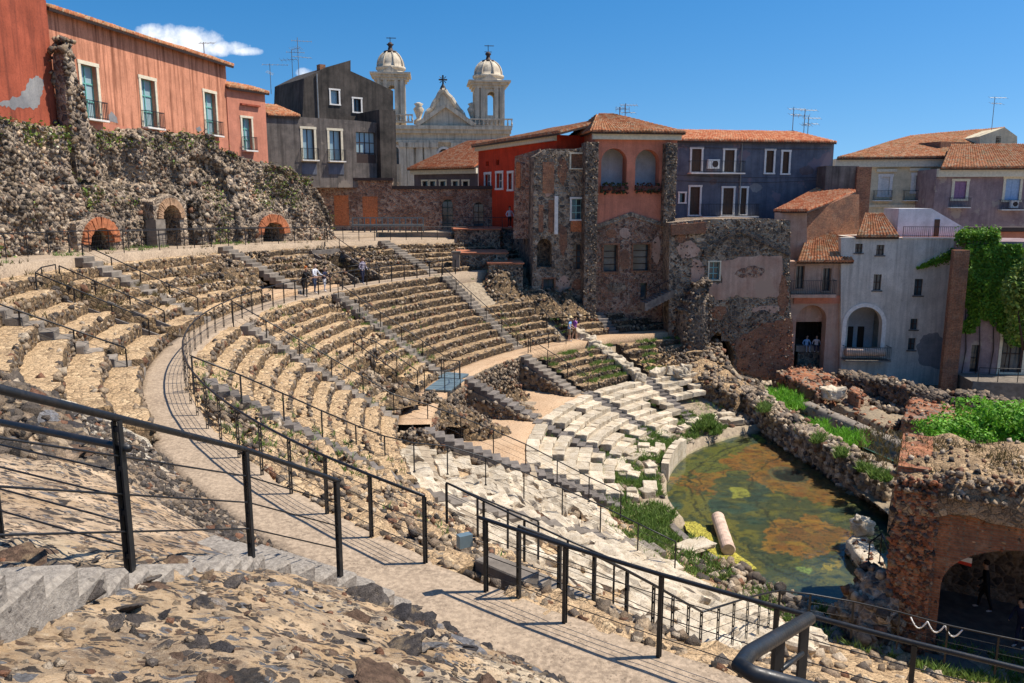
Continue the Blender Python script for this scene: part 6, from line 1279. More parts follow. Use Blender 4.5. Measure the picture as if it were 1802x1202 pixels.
# ------------------------------------------------------------------ ruin front below the blue house
f = Fac(1290, 60.3, 2); T = thing('ruined_front', 'ruined rubble and brick front with peeling pink plaster below the blue house', 'ruin', f.pt(0, -14.5)); H = [window(T, f, (1248, 461, 1266, 492), 'cream_trim', .1, 'teal_light', 'glass', 2, 3)]
cave = [tuple(f.uv(*p)) for p in ((1252, 640), (1290, 650), (1292, 620), (1280, 592), (1262, 584), (1250, 596))]; H.append(cave); mb = MB(); slab(mb, f, [(u * 1.0, z) for u, z in cave], [], -1.9, -2.0); mb.build('cave_back', 'painted_shade', T)
pl = [tuple(f.uv(*p)) for p in ((1176, 690), (1398, 690), (1394, 600), (1390, 500), (1391, 388), (1330, 384), (1240, 386), (1178, 392))]; pl[0] = (pl[0][0], -15); pl[1] = (pl[1][0], -15); walls(T, f, pl, H, 'rubble_wall', 6, 2.0, 'rubble_dark')
mb = MB(); slab(mb, f, jag([tuple(f.uv(*p)) for p in ((1270, 458), (1300, 452), (1376, 450), (1378, 520), (1340, 526), (1300, 520), (1268, 528), (1244, 520), (1246, 500), (1270, 498))], 6, .12), [], .03, -.02); mb.build('pink_plaster', 'plaster_ruin', T)
mb = MB(); slab(mb, f, jag([tuple(f.uv(*p)) for p in ((1292, 600), (1340, 570), (1394, 560), (1398, 660), (1345, 668), (1296, 650))], 6, .15), [], .06, -.02); mb.build('brick_patch', 'old_brick', T)
mb = MB(); slab(mb, f, [tuple(f.uv(*p)) for p in ((1180, 395), (1240, 391), (1240, 410), (1180, 414))], [], .3, -.02); mb.build('brick_parapet', 'old_brick', T)
for a, b_ in (((1238, 442), (1300, 402)), ((1300, 402), (1390, 446))):
    p0, p1 = np.array(f.uv(*a)), np.array(f.uv(*b_)); mb = MB(); slab(mb, f, [tuple(p0 - (0, .25)), tuple(p1 - (0, .25)), tuple(p1 + (0, .1)), tuple(p0 + (0, .1))], [], .18, -.02); mb.build('old_roof_line', 'rubble_dark', T)
for c_ in ((1290, 565), (1340, 565)):
    r = f.rect(c_[0] - 20, 545, c_[0] + 20, 600); mb = MB(); slab(mb, f, arch_poly(r), [], .05, -.02); mb.build('blind_niche', 'rubble_dark', T)
for q_ in ((1210, 440, 22, 16, 'plaster_ruin'), (1320, 425, 40, 14, 'rubble_dark'), (1225, 480, 14, 26, 'plaster_ruin'), (1350, 545, 26, 10, 'plaster_ruin'), (1265, 550, 18, 14, 'old_brick'), (1378, 520, 10, 40, 'old_brick'), (1320, 480, 30, 12, 'rubble_red'), (1200, 420, 16, 8, 'old_brick')): patch(T, f, *q_, d=.045)
t2 = inside(pl); pk_ = inside([tuple(f.uv(*p)) for p in ((1244, 528), (1378, 528), (1378, 450), (1244, 450))]); cv = inside(cave)
rock_obj('rubble_facing', [cover_rocks(f, lambda u, z: t2(u, z) and not pk_(u, z) and not cv(u, z), 2300, (pl[0][0], -15, pl[1][0], pl[5][1]), .13, [2, 3, 4, 4, 3, 2, 3, 1], 1, .02), cover_rocks(f, lambda u, z: t2(u, z) and not cv(u, z) and z < -9, 700, (pl[0][0], -15, pl[1][0], -8.5), .13, [3, 3, 3, 3, 3, 2, 1, 2], 1, .08, BRICKY)], T)
q = f.pt(f.uv(1215, 520)[0], 0, 1.0); broken_wall('rubble_pier', 'dark leaning rubble pier at the corner of the ruined front', [f.pt(f.uv(1195, 500)[0], -8.2, .8), f.pt(f.uv(1220, 500)[0], -6.3, .6), f.pt(f.uv(1238, 500)[0], -6.0, .6)], 2.0, -11.5, 'rubble_dark', W_DARK, 420, .13, rough=.4)
# ------------------------------------------------------------------ roofs and brick walls between the houses
f = Fac(1420, 64, -10); T = thing('outbuilding', 'brick outbuilding with a bright sloping tiled roof beside the blue house', 'building', f.pt(0, -7))
a_, b_, c_, d_ = [aty(x, y, Y) for x, y, Y in ((1361, 372, 64), (1420, 372, 62), (1506, 338, 67), (1442, 331, 70))]; tiled_roof(T, a_, b_, c_, d_, 'tiles_bright')
walls(T, Fac(1390, 63.4, -18), [tuple(Fac(1390, 63.4, -18).uv(*p)) for p in ((1363, 470), (1420, 470), (1420, 374), (1363, 374))], [], 'plaster_ruin', 3); g_ = Fac(1460, 64.2, 28); walls(T, g_, [tuple(g_.uv(*p)) for p in ((1420, 470), (1512, 470), (1512, 342), (1500, 342), (1420, 376))], [], 'old_brick', 2)
g_ = Fac(1480, 68, 0); mb = MB(); slab(mb, g_, rpoly(g_, 1452, 292, 1510, 345), [], 0, -3); mb.build('grey_wall', 'plaster_black', T); mb = MB(); slab(mb, g_, rpoly(g_, 1502, 294, 1527, 420), [], .3, -2); mb.build('brick_wall', 'old_brick', T)
f = Fac(1430, 61.5, 2); T = thing('balcony_house', 'small pink house with a balcony over a dark archway', 'house', f.pt(0, -14)); H = [window(T, f, (1400, 468, 1415, 508), 'plaster_ruin', .08, 'dark_wood', 'glass', 2, 1), window(T, f, (1447, 472, 1462, 512), 'plaster_ruin', .08, 'dark_wood', 'glass', 2, 1)]
po = arch_poly(f.rect(1399, 537, 1452, 660), 14); po = [(u, max(z, -14.55)) for u, z in po]; H.append(po); pl = [tuple(f.uv(*p)) for p in ((1386, 690), (1478, 690), (1478, 460), (1386, 460))]; pl[0] = (pl[0][0], -15); pl[1] = (pl[1][0], -15)
walls(T, f, pl, H, 'plaster_ruin', 0, .8); mb = MB(); slab(mb, f, rect_poly((pl[0][0], -9.6, pl[1][0], pl[2][1])), [], -.9, -5); mb.build('rear_block', 'plaster_ruin', T); mb = MB(); slab(mb, f, rect_poly((pl[0][0] - 1, -15, pl[1][0], -9.6)), [], -5, -5.3); mb.build('passage_back', 'plaster_black', T)
for s_ in (pl[0][0] - .6, pl[1][0]): mb = MB(); slab(mb, f, rect_poly((s_, -15, s_ + .4, -9.6)), [], -.8, -5); mb.build('passage_side', 'rubble_dark', T)
r = f.rect(1386, 490, 1465, 516); balcony(T, f, (r[0], r[1], r[2], r[1] + 1.05), .8, slabm='plaster_ruin', slab_h=.25); mb = MB(); bar(mb, f, pl[0][0], f.uv(1430, 534)[1], pl[1][0], f.uv(1430, 520)[1], .1, -.02); mb.build('string_course', 'plaster_rose', T)
a_, b_, c_, d_ = f.pt(pl[0][0] - .2, pl[2][1], .7), f.pt(pl[1][0], pl[2][1], .7), f.pt(pl[1][0], pl[2][1] + 2.3, -3.5), f.pt(pl[0][0] + 2.3, pl[2][1] + 2.3, -3.5); tiled_roof(T, a_, b_, c_, d_, 'tiles')
# ------------------------------------------------------------------ grey house
f = Fac(1585, 61, -4); T = thing('grey_house', 'grey plastered house with small dark windows and a white arched porch', 'house', f.pt(0, -14)); H = []
for px in ((1505, 429, 1518, 445), (1542, 431, 1556, 449), (1537, 483, 1551, 511), (1609, 491, 1624, 520), (1602, 561, 1615, 580), (1598, 595, 1611, 616)): H.append(window(T, f, px, None, .05, 'dark_wood', 'glass', 2, 2, deep=.22)); r = f.rect(*px); mb = MB(); bar(mb, f, r[0] - .1, r[1] - .1, r[2] + .1, r[1] - .002, .08, -.05); mb.build('sill', 'plaster_black', T)
po = arch_poly(f.rect(1488, 540, 1551, 628), 16); H.append(po); pl = [tuple(f.uv(*p)) for p in ((1480, 680), (1692, 680), (1692, 418), (1480, 418))]; pl[0] = (pl[0][0], -15); pl[1] = (pl[1][0], -15); walls(T, f, pl, H, 'plaster_grey', 0, .6)
mb = MB(); r = f.rect(1488, 540, 1551, 628); slab(mb, f, arch_poly((r[0] - .3, r[1], r[2] + .3, r[3] + .3), 16), [arch_poly((r[0] + .002, r[1] + .001, r[2] - .002, r[3] - .002), 16)], .08, -.05); mb.build('arch_surround', 'white_trim', T)
mb = MB(); slab(mb, f, rect_poly((r[0] - .5, r[1] - 1, r[2] + .5, r[3] + .3)), [], -3, -3.2); o = mb.build('porch_back', 'plaster_white', T); mb = MB(); slab(mb, f, rect_poly((pl[0][0] + .1, -15, pl[1][0], pl[2][1])), [], -3.3, -9); mb.build('rear_block', 'plaster_grey', T); mb = MB(); slab(mb, f, rect_poly((r[0] - .5, r[1] - 1, r[2] + .5, r[1])), [], -.6, -3); mb.build('porch_floor', 'step_light', T)
for s_ in (pl[0][0], pl[1][0] - .4): mb = MB(); slab(mb, f, rect_poly((s_, -15, s_ + .4, pl[2][1])), [], -.6, -3.3); mb.build('side_wall', 'plaster_grey', T)
mb = MB(); slab(mb, f, rect_poly((pl[0][0], pl[2][1] - .3, pl[1][0], pl[2][1] - .02)), [], -.6, -3.3); mb.build('terrace_floor', 'terrace_tile', T); mb = MB(); slab(mb, f, rect_poly((pl[0][0], f.uv(1585, 533)[1] + .1, pl[1][0], f.uv(1585, 533)[1] + .3)), [], -.6, -3.3); mb.build('ceiling', 'plaster_grey', T)
for x in (1512, 1532): mb = MB(); bar(mb, f, *f.rect(x, 585, x + 11, 630), -2.85, -2.98); mb.build('porch_door', 'dark_wood', T)
mb = MB(); u, z = f.uv(1487, 628); CD = thing('column_shaft', 'marble column shaft lying across the white arched porch', 'column', f.pt(u, z, .5)); MB().tube([f.pt(u - .2 + 3 * k_, z + .5, .5) for k_ in (0, .03, .5, .97, 1)], [.28, .33, .31, .33, .28], 16).build('shaft', 'pink_marble', CD, True); balcony(T, f, (u - .3, z - .05, u + 3.1, z + .95), 1.1, slabm='step_light')
tiled_roof(T, f.pt(pl[0][0] + .2, pl[2][1], .25), f.pt(f.uv(1580, 416)[0], pl[2][1], .25), f.pt(f.uv(1580, 416)[0], pl[2][1] + 1.6, -3.2), f.pt(f.uv(1545, 416)[0], pl[2][1] + 1.6, -3.2))
g_ = Fac(1610, 62.5, -4); mb = MB(); slab(mb, g_, rpoly(g_, 1580, 367, 1636, 420), [], 0, -3); mb.build('penthouse', 'plaster_white', T); mb = MB(); slab(mb, g_, [tuple(g_.uv(*p)) for p in ((1636, 420), (1697, 420), (1700, 402), (1640, 367), (1636, 367))], [], -.05, -3); mb.build('penthouse_gable', 'plaster_white', T); mb = MB(); bar(mb, g_, *g_.rect(1644, 386, 1653, 420), .0, -.06); mb.build('penthouse_door', 'brown_shutter', T)
mb = MB(); slab(mb, f, jag([tuple(f.uv(*p)) for p in ((1618, 640), (1612, 610), (1625, 590), (1650, 585), (1662, 600), (1688, 596), (1689, 655), (1650, 650))], 5, .1), [], .006, -.02); mb.build('bare_patch', 'bare_cement', T)
r = f.rect(1588, 404, 1692, 418); balcony(T, f, (r[0], pl[2][1] + .05, r[2], pl[2][1] + .8), .12)
# ------------------------------------------------------------------ cream palazzo and purple house
f = Fac(1560, 88, -10); T = thing('cream_house', 'cream palazzo with white shutters, small balconies and a big tiled roof', 'house', f.pt(0, -5)); H = []
for px in ((1550, 311, 1565, 343), (1608, 309, 1623, 337)): H.append(window(T, f, px, 'white_trim', .3, 'white_trim', None, 2, 3, solid=True, deep=.15)); r = f.rect(*px); mb = MB(); bar(mb, f, r[0] - .6, r[3] + .5, r[2] + .6, r[3] + .8, .3, -.02); mb.build('hood_mould', 'cream_trim', T)
r0 = f.rect(1535, 340, 1567, 352); balcony(T, f, (r0[0], r0[1], r0[2], r0[1] + 1), .8); r0 = f.rect(1588, 340, 1640, 352); balcony(T, f, (r0[0], r0[1], r0[2], r0[1] + 1), .8)
zt = f.uv(1560, 279)[1]; uA, uB = f.uv(1466, 330)[0], f.uv(1656, 330)[0]; walls(T, f, [(uA, -8), (uB, -8), (uB, zt), (uA, zt)], H, 'plaster_cream', 9); mb = MB(); bar(mb, f, uA, zt - .9, uB + .2, zt, .5, -.02); mb.build('cornice', 'cream_trim', T); mb = MB(); bar(mb, f, uA, zt - 5.2, uB, zt - 4.9, .2, -.02); mb.build('string_course', 'cream_trim', T)
tiled_roof(T, f.pt(uA, zt, .9), f.pt(uB, zt, .9), aty(1768, 226, 99), aty(1600, 241, 99), 'tiles', .3, .5); g_ = Fac(1755, 90, -5); mb = MB(); slab(mb, g_, [tuple(g_.uv(*p)) for p in ((1724, 290), (1790, 290), (1790, 240), (1768, 224), (1724, 240))], [], 0, -5); mb.build('attic', 'plaster_cream', T); mb = MB(); bar(mb, g_, *g_.rect(1752, 240, 1761, 262), .0, -.05) ; mb.build('attic_window', 'brown_shutter', T)
mb = MB(); slab(mb, Fac(1690, 91, 20), rpoly(Fac(1690, 91, 20), 1652, 250, 1728, 330), [], 0, -3); mb.build('brick_gable', 'old_brick', T)
f = Fac(1730, 82, -6); T = thing('purple_house', 'purple plastered house with a violet and a pale blue shutter at the right edge', 'house', f.pt(0, -5)); H = [window(T, f, (1679, 319, 1700, 350), 'cream_trim', .25, 'violet_shutter', None, 2, 2, solid=True, deep=.12), window(T, f, (1769, 315, 1794, 352), 'cream_trim', .25, 'blue_shutter', None, 2, 2, solid=True, deep=.12)]
zt = f.uv(1730, 297)[1]; uA, uB = f.uv(1646, 330)[0], f.uv(1850, 330)[0]; walls(T, f, [(uA, -8), (uB, -8), (uB, zt), (uA, zt)], H, 'plaster_purple', 6); mb = MB(); bar(mb, f, uA, zt - .8, uB, zt, .4, -.02); mb.build('cornice', 'cream_trim', T)
r = f.rect(1668, 349, 1703, 364); balcony(T, f, (r[0], r[1], r[2], r[1] + .9), .8); r = f.rect(1757, 350, 1802, 368); balcony(T, f, (r[0], r[1], r[2], r[1] + .9), .8); tiled_roof(T, f.pt(uA, zt, .8), f.pt(uB, zt, .8), f.pt(uB, zt + 2.6, -6), f.pt(uA + 3.5, zt + 2.6, -6), 'tiles', .28, .5)
A = thing('air_conditioner', 'white air conditioner on the balcony of the purple house', 'air conditioner', f.pt(f.uv(1781, 365)[0], f.uv(1781, 366)[1], .4)); r = f.rect(1774, 352, 1788, 366); mb = MB(); bar(mb, f, *r, .55, .2); mb.build('case', 'ac_white', A); c_ = ((r[0] + r[2]) / 2 + .06, (r[1] + r[3]) / 2); mb = MB(); slab(mb, f, [(c_[0] + .24 * math.cos(a), c_[1] + .24 * math.sin(a)) for a in np.linspace(0, 6.2832, 16, endpoint=False)], [], .56, .552); mb.build('fan', 'dark_wood', A)
g_ = Fac(1770, 72, -4); mb = MB(); S = thing('terrace_canopy', 'low wall with a dark tiled coping below the purple house', 'wall', g_.pt(0, -6)); slab(mb, g_, rpoly(g_, 1700, 408, 1860, 440), [], 0, -2); mb.build('wall', 'plaster_rose', S); mb = MB(); slab(mb, g_, rpoly(g_, 1700, 400, 1860, 407), [], .4, -2); mb.build('coping', 'dark_wood', S)
# ------------------------------------------------------------------ ivy house at the right
f = Fac(1740, 58, -8); T = thing('ivy_house', 'house covered with bright ivy behind a brick corner pillar at the right edge', 'house', f.pt(0, -14)); H = [window(T, f, (1708, 607, 1723, 655), None, .1, 'dark_wood', 'glass', 1, 2), window(T, f, (1762, 592, 1800, 655), 'cream_trim', .2, 'dark_wood', 'glass', 2, 2)]
zt = f.uv(1740, 425)[1]; uA, uB = f.uv(1692, 560)[0], f.uv(1850, 560)[0]; walls(T, f, [(uA, -15), (uB, -15), (uB, zt), (uA, zt)], H, 'plaster_purple', 6); f4 = Fac(1680, 57.6, -8); r = f4.rect(1666, 440, 1694, 670); mb = MB(); slab(mb, f4, rect_poly((r[0], -15, r[2], r[3])), [], .2, -.3); mb.build('brick_pillar', 'old_brick', T)
mb = MB(); slab(mb, f, rect_poly((uA, -15, uB, f.uv(1740, 658)[1])), [], 3, -.01); mb.build('forecourt', 'step_light', T); railing('thin railing on the forecourt of the ivy house', [f.pt(u, f.uv(1740, 658)[1], 2.8) for u in np.linspace(uA + .4, uB - .5, 5)], h=1.0, wires=2)
IVY = (f, uA, uB, zt)
# ------------------------------------------------------------------ rubble back wall of the upper path with brick arches
def cyl(px, r):
    d = ray(px, HY); a = d[0]**2 + d[1]**2; b_ = -2 * (d[0]*CX + d[1]*CY); c = CX**2 + CY**2 - r*r; t_ = (-b_ + math.sqrt(b_*b_ - 4*a*c)) / (2*a); p = d * t_; return math.degrees(math.atan2(p[1]-CY, p[0]-CX)) % 360, p
pxs = np.linspace(-60, 590, 230); topy = np.interp(pxs, [-60, 0, 60, 110, 150, 250, 330, 400, 412, 440, 475, 525, 560, 575, 590], [205, 212, 228, 232, 238, 236, 240, 246, 268, 278, 290, 302, 318, 350, 398]); RW = 44.0; m = 46
arches = [(178, 157, 200, 401, 431), (300, 287, 318, 361, 424), (480, 463, 500, 391, 414)]
T = thing('rubble_wall', 'massive overgrown rubble wall behind the upper path', 'wall', pol(RW, 175, -2.8)); Pw = np.zeros((len(pxs), m, 3)); skip = np.zeros((len(pxs), m), bool); base_r = np.zeros(len(pxs))
for i, (px, ty) in enumerate(zip(pxs, topy)):
    th, p = cyl(px, RW); zb = z_amb(th) - .15; zt = aty(px, ty, cyl(px, RW + 1.0)[1][1])[2] + .1; base_r[i] = zt
    for j in range(m):
        v = j / (m - 1); z = zb + (zt - zb) * min(1, v * 1.06); back = v * .45 + (.5 if v > .52 else .3 * sstep(.4, .52, v)) + (1.6 * max(0, v - .96) / .04)
        rib = max(0, 1 - abs(px - 138) / 16) + max(0, 1 - abs(px - 276) / 12) + max(0, 1 - abs(px - 342) / 14) + max(0, 1 - abs(px - 432) / 14) + max(0, 1 - abs(px - 40) / 18); bay = float(sstep(150, 160, px) * (1 - sstep(262, 270, px)) * sstep(.5, .56, v)) + .8 * float(sstep(350, 360, px) * (1 - sstep(412, 422, px)) * sstep(.35, .42, v) * (1 - sstep(.72, .78, v)))
        Pw[i, j] = pol(RW + back * (zt - zb) / 6 - .75 * min(1, rib) * (1 - .6 * v) + .5 * bay, th, z)
dsp = fbm(Pw, .35, 4, 12) * .28 + fbm(Pw, 1.5, 4, 13) * .2; dirs = Pw - np.array([CX, CY, 0]); dirs[..., 2] = 0; dirs /= np.linalg.norm(dirs, axis=-1, keepdims=True)
env = np.ones(len(pxs))
Pw += dirs * (dsp * 1.0)[..., None]; Pw[:, -6:, 2] += fbm(Pw[:, -6:], .8, 3, 7) * .25
for k, (xc, x0, x1, y0, y1) in enumerate(arches):
    th, p = cyl(xc, RW); f = Fac(xc, p[1], th - 90 if False else math.degrees(math.atan2(p[1] - CY, p[0] - CX)) - 90)
    # plane tangent to the wall, facing the theatre centre
    f.U = np.array([math.sin(R(th)), -math.cos(R(th)), 0]); f.N = -np.array([math.cos(R(th)), math.sin(R(th)), 0]); f.O = pol(RW - .55, th, 0)
    r = f.rect(x0, y0, x1, y1); r = (r[0], z_amb(th) - .2, r[2], r[3]); ho = arch_poly(r, 12, (.8, 1.0, .8)[k]); w = r[2] - r[0]
    for i in range(len(pxs)):
        for j in range(m):
            q = Pw[i, j] - f.O; u = q.dot(f.U)
            if r[0] - .15 < u < r[2] + .15 and Pw[i, j, 2] < r[3] + .1 and abs(q.dot(f.N)) < 4: skip[i, j] = True
            elif r[0] - .8 < u < r[2] + .8 and Pw[i, j, 2] < r[3] + .7: Pw[i, j] -= dirs[i, j] * (-.25)
    A = thing('brick_arch', ('low wide brick arch with a small grille under the pink house', 'tall brick arch on a white stone pier above a dark doorway', 'low brick arch block at the right end of the rubble wall')[k], 'arch', f.pt(0, r[1]), 'brick arches of the rubble wall')
    rg = .55 if k != 1 else .42; pad = .25 if k == 1 else .3
    oo = [(r[0] - rg - pad, r[1]), (r[2] + rg + pad, r[1]), (r[2] + rg + pad, r[3] + rg * .5), ((r[0] + r[2]) / 2, r[3] + rg + .25), (r[0] - rg - pad, r[3] + rg * .5)]; mb = MB(); slab(mb, f, oo, [ho], -.05, -2.6); mb.build('arch_wall', 'rubble_wall', A)
    mb = MB(); slab(mb, f, ho, [], -2.3, -2.4); mb.build('arch_back', 'painted_shade', A)
    nb = (24, 26, 22)[k]; uc = (r[0] + r[2]) / 2; hh = min(w / 2 * (.8, 1.0, .8)[k], r[3] - r[1]); zs = r[3] - hh; mb = MB(); mb.box((0, 0, 0), (.09, .5, rg)); bme = mesh_from('brick', mb.v, mb.f, ('arch_brick', 'arch_tan', 'arch_brick')[k])
    for q in range(nb):
        a = math.pi * (q + .5) / nb; c = f.pt(uc + (w / 2 + rg / 2) * math.cos(a), zs + (hh + rg / 2) * math.sin(a), -.18); X = f.N; tang = np.array(f.U) * math.cos(a) * 1 + np.array([0, 0, 1]) * math.sin(a)
        tz = Vector(tang).normalized(); ty_ = Vector(f.N).normalized(); tx = ty_.cross(tz); M = Matrix((tx, ty_, tz)).transposed(); wd = (w / 2 + rg / 2) * math.pi / nb * .85
        o = obj('brick', bme, A, c, M.to_euler()); o.scale = (wd / .09, random.uniform(.9, 1.15), random.uniform(.92, 1.06))
    if k == 1:
        for q in range(3): mb = MB(); bar(mb, f, r[0] - .75, r[1] + q * .62, r[0] + .05, r[1] + q * .62 + .6, .12, -.6); mb.build('pier_block', 'step_light', A)
    if k == 0:
        mb = MB()
        for q in range(9): u = r[0] + w * (.3 + .065 * q); bar(mb, f, u - .015, r[1], u + .015, zs + hh * .6, -.5, -.53)
        mb.build('grille', 'rail_metal', A)
grid_mesh('core', Pw, 'rubble_wall', T, skip=skip, flip=True)
ok = ~skip; ii, jj = np.nonzero(ok[:-1, :-1]); k = 9000; sel = rng.integers(0, len(ii), k); i_, j_ = ii[sel], jj[sel]; fa, fb = rng.uniform(0, 1, (k, 1)), rng.uniform(0, 1, (k, 1))
pp = Pw[i_, j_] * (1 - fa) + Pw[i_ + 1, j_] * fa; pp = pp * (1 - fb) + (Pw[i_, j_ + 1] + (pp - Pw[i_, j_])) * fb; pp += dirs[i_, j_] * .03
nzt = fbm(pp, .3, 3, 33); tn = tints(k, [2, 3, 4, 5, 5, 4, 1.5, 2]); tn *= np.clip(1.0 + nzt[:, None] * 1.0, .35, 1.7)
rock_obj('masonry', [rocks(pp, rng.uniform(.05, .15, k), np.clip(tn, .02, .8), 1)], T)
BACKW = (Pw, skip, dirs)
# vertical buttress ribs of the wall
for px, w in ((345, 1.3), (425, 1.3)):
    th, p = cyl(px, RW); zt_ = aty(px, np.interp(px, [0, 150, 400, 475], [215, 238, 246, 290]), p[1])[2]
    broken_wall('rubble_buttress', 'sloping rubble buttress of the overgrown wall ' + {345: 'right of the tall brick arch', 425: 'left of the low brick arch block'}[px], [pol(RW - .4, th, -2.0), pol(RW + .6, th, zt_ - 1.6), pol(RW + 1.8, th, zt_ - .6)], w, -4.2, 'rubble_wall', [2, 3, 4, 4, 4, 3, 1, 1], 330, .17, rough=.35)
# ------------------------------------------------------------------ foliage
def m_leaf(name, a, b):
    t = NT(name, .6, .3); n = t.noise(2.5, 4, .6); g = t.n.new('ShaderNodeNewGeometry'); c = t.mix(t.ramp(n, [(.3, 0), (.7, 1)]), a, b); t.col(t.mix(1.0, c, t.attr(), 'MULTIPLY'))
    t.b.inputs['Transmission Weight'].default_value = 0
    try: t.b.inputs['Subsurface Weight'].default_value = 0
    except Exception: pass
    tr = t.n.new('ShaderNodeBsdfTranslucent'); t.lk(t.mix(1.0, c, t.attr(), 'MULTIPLY'), tr.inputs[0]); mx_ = t.n.new('ShaderNodeMixShader'); mx_.inputs[0].default_value = .3
    t.l.new(t.b.outputs[0], mx_.inputs[1]); t.l.new(tr.outputs[0], mx_.inputs[2]); t.l.new(mx_.outputs[0], t.n['Material Output'].inputs[0])
m_leaf('ivy_leaf', (.085, .20, .018), (.16, .31, .03)); m_leaf('bush_leaf', (.12, .30, .02), (.20, .42, .04)); m_leaf('grass', (.09, .17, .03), (.19, .26, .06)); m_leaf('dry_plant', (.085, .07, .028), (.15, .11, .04)); m_leaf('tree_leaf', (.10, .19, .03), (.24, .30, .06))
def leaves(P, nrm, size, name, mat, parent=None, spread=.8, var=.4):
    """leaf = folded diamond of two triangles"""
    P = np.asarray(P, float); n = len(P); N_ = np.asarray(nrm, float) + rng.normal(0, spread, (n, 3)); N_ /= np.linalg.norm(N_, axis=1, keepdims=True)
    a = np.cross(N_, rng.normal(size=(n, 3))); a /= np.linalg.norm(a, axis=1, keepdims=True); b_ = np.cross(N_, a); s_ = (size * rng.uniform(.6, 1.35, n))[:, None]
    V = np.stack([P - a * s_, P + b_ * s_ * .55 + N_ * s_ * .18, P + a * s_, P - b_ * s_ * .55 + N_ * s_ * .18], 1).reshape(-1, 3); i = np.arange(n)[:, None] * 4; F = np.concatenate([i + np.array([[0, 1, 2]]), i + np.array([[0, 2, 3]])], 0)
    base = np.array(wloc(parent)) if parent else np.zeros(3); tn = np.repeat(rng.uniform(1 - var, 1 + var, (n, 1)) * np.array([[1, 1, 1]]) * (1 + rng.normal(0, .06, (n, 3))), 4, 0)
    o = bpy.data.objects.new(name, mesh_from(name, V - base, F, mat, False, np.clip(tn, 0, 2))); col.objects.link(o); o.parent = parent; return stuff(o)
def blades(P, h, name, mat, parent=None, w=.012, per=6, up=(0, 0, 1)):
    P = np.repeat(np.asarray(P, float), per, 0); n = len(P); P = P + np.concatenate([rng.normal(0, .05, (n, 2)), np.zeros((n, 1))], 1)
    d = np.concatenate([rng.normal(0, .45, (n, 2)), np.ones((n, 1))], 1); d /= np.linalg.norm(d, axis=1, keepdims=True); hh = (h * rng.uniform(.4, 1.3, n))[:, None]
    sdv = np.cross(d, rng.normal(size=(n, 3))); sdv /= np.linalg.norm(sdv, axis=1, keepdims=True); mid = P + d * hh * .55; tip = P + d * hh + np.concatenate([d[:, :2], np.zeros((n, 1))], 1) * hh * .35
    V = np.stack([P - sdv * w, P + sdv * w, mid + sdv * w * .8, mid - sdv * w * .8, tip], 1).reshape(-1, 3); i = np.arange(n)[:, None] * 5; F = np.concatenate([i + np.array([[0, 1, 2]]), i + np.array([[0, 2, 3]]), i + np.array([[3, 2, 4]])], 0)
    tn = np.repeat(rng.uniform(.6, 1.5, (n, 1)) * np.ones((1, 3)), 5, 0); base = np.array(wloc(parent)) if parent else np.zeros(3)
    o = bpy.data.objects.new(name, mesh_from(name, V - base, F, mat, False, tn)); col.objects.link(o); o.parent = parent; return stuff(o)
def polpts(n, r0, r1, t0, t1, zf, clump=None, thr=0.0, sc=.8, seed=0):
    th = rng.uniform(t0, t1, n); rr = rng.uniform(r0, r1, n); P = np.stack([CX + rr * np.cos(np.radians(th)), CY + rr * np.sin(np.radians(th)), np.zeros(n)], -1); k = fbm(P, sc, 3, seed) > thr; rr, th, P = rr[k], th[k], P[k]; P[:, 2] = zf(rr, th); return P
# weeds on the marble rows and the bench beside the pool
zm = lambda r, t: np.interp(r, [13.9, 14.2, 16.7, 21.2], [-14.5, -14.3, -14.25, -12.35])
o = blades(polpts(3800, 14.2, 17.4, 124, 200, zm, thr=-.05, seed=3), .32, 'grass_tufts', 'grass', w=.02, per=7); tag(o, 'bright green weeds between the marble rows and the pool', 'grass')
o = blades(polpts(2600, 17.2, 21.2, 112, 186, zm, thr=.12, seed=5), .2, 'grass_tufts', 'grass', w=.014, per=5); tag(o, 'thin grass growing in the joints of the marble rows', 'grass')
o = blades(polpts(1500, 15.0, 18.5, 196, 250, zm, thr=.0, seed=8), .3, 'grass_tufts', 'grass', w=.02, per=6); tag(o, 'green weeds along the near bank of the pool', 'grass')
zl = lambda r, t: -12.2 + (np.floor((r - 21.3) / .7) + 1) * .35
o = blades(polpts(2600, 21.4, 24.8, 108, 143, zl, thr=.05, seed=9), .22, 'grass_tufts', 'grass', w=.016, per=6); tag(o, 'green grass on the dark lower rows', 'grass')
zc_ = lambda r, t: -10.1 + (np.floor((r - 26.9) / DR) + 1) * DZ
o = blades(polpts(2600, 27, 33.9, 125, 226, zc_, thr=.42, sc=.5, seed=12), .2, 'grass_tufts', 'grass', w=.013, per=6); tag(o, 'scattered weeds on the rows of the middle tier', 'grass')
zu_ = lambda r, t: -5.5 + (np.floor((r - 35.4) / .883) + 1) * (z_amb(t) + 5.5) / 7
o = blades(polpts(1500, 36, 41, 142, 200, zu_, thr=.4, sc=.5, seed=14), .22, 'grass_tufts', 'dry_plant', w=.013, per=6); tag(o, 'dry weeds on the rows of the upper tier', 'grass')
o = blades(polpts(900, 41, 45, 150, 192, lambda r, t: z_amb(t) + .02, thr=.35, sc=.6, seed=15), .2, 'grass_tufts', 'grass', w=.013, per=6); tag(o, 'low weeds at the foot of the overgrown wall', 'grass')
P = [atz(x + random.uniform(-28, 28), y + random.uniform(-12, 12), z) for x, y, z in ((1375, 705, -13.6), (1385, 712, -13.6), (1360, 700, -13.4), (1430, 755, -13.6), (1465, 770, -13.5), (1500, 775, -13.6), (1400, 690, -13.8)) for _ in range(160)]
o = blades(P, .42, 'grass_tufts', 'bush_leaf', w=.03, per=6); tag(o, 'bright green tufts on the ruined stage', 'grass')
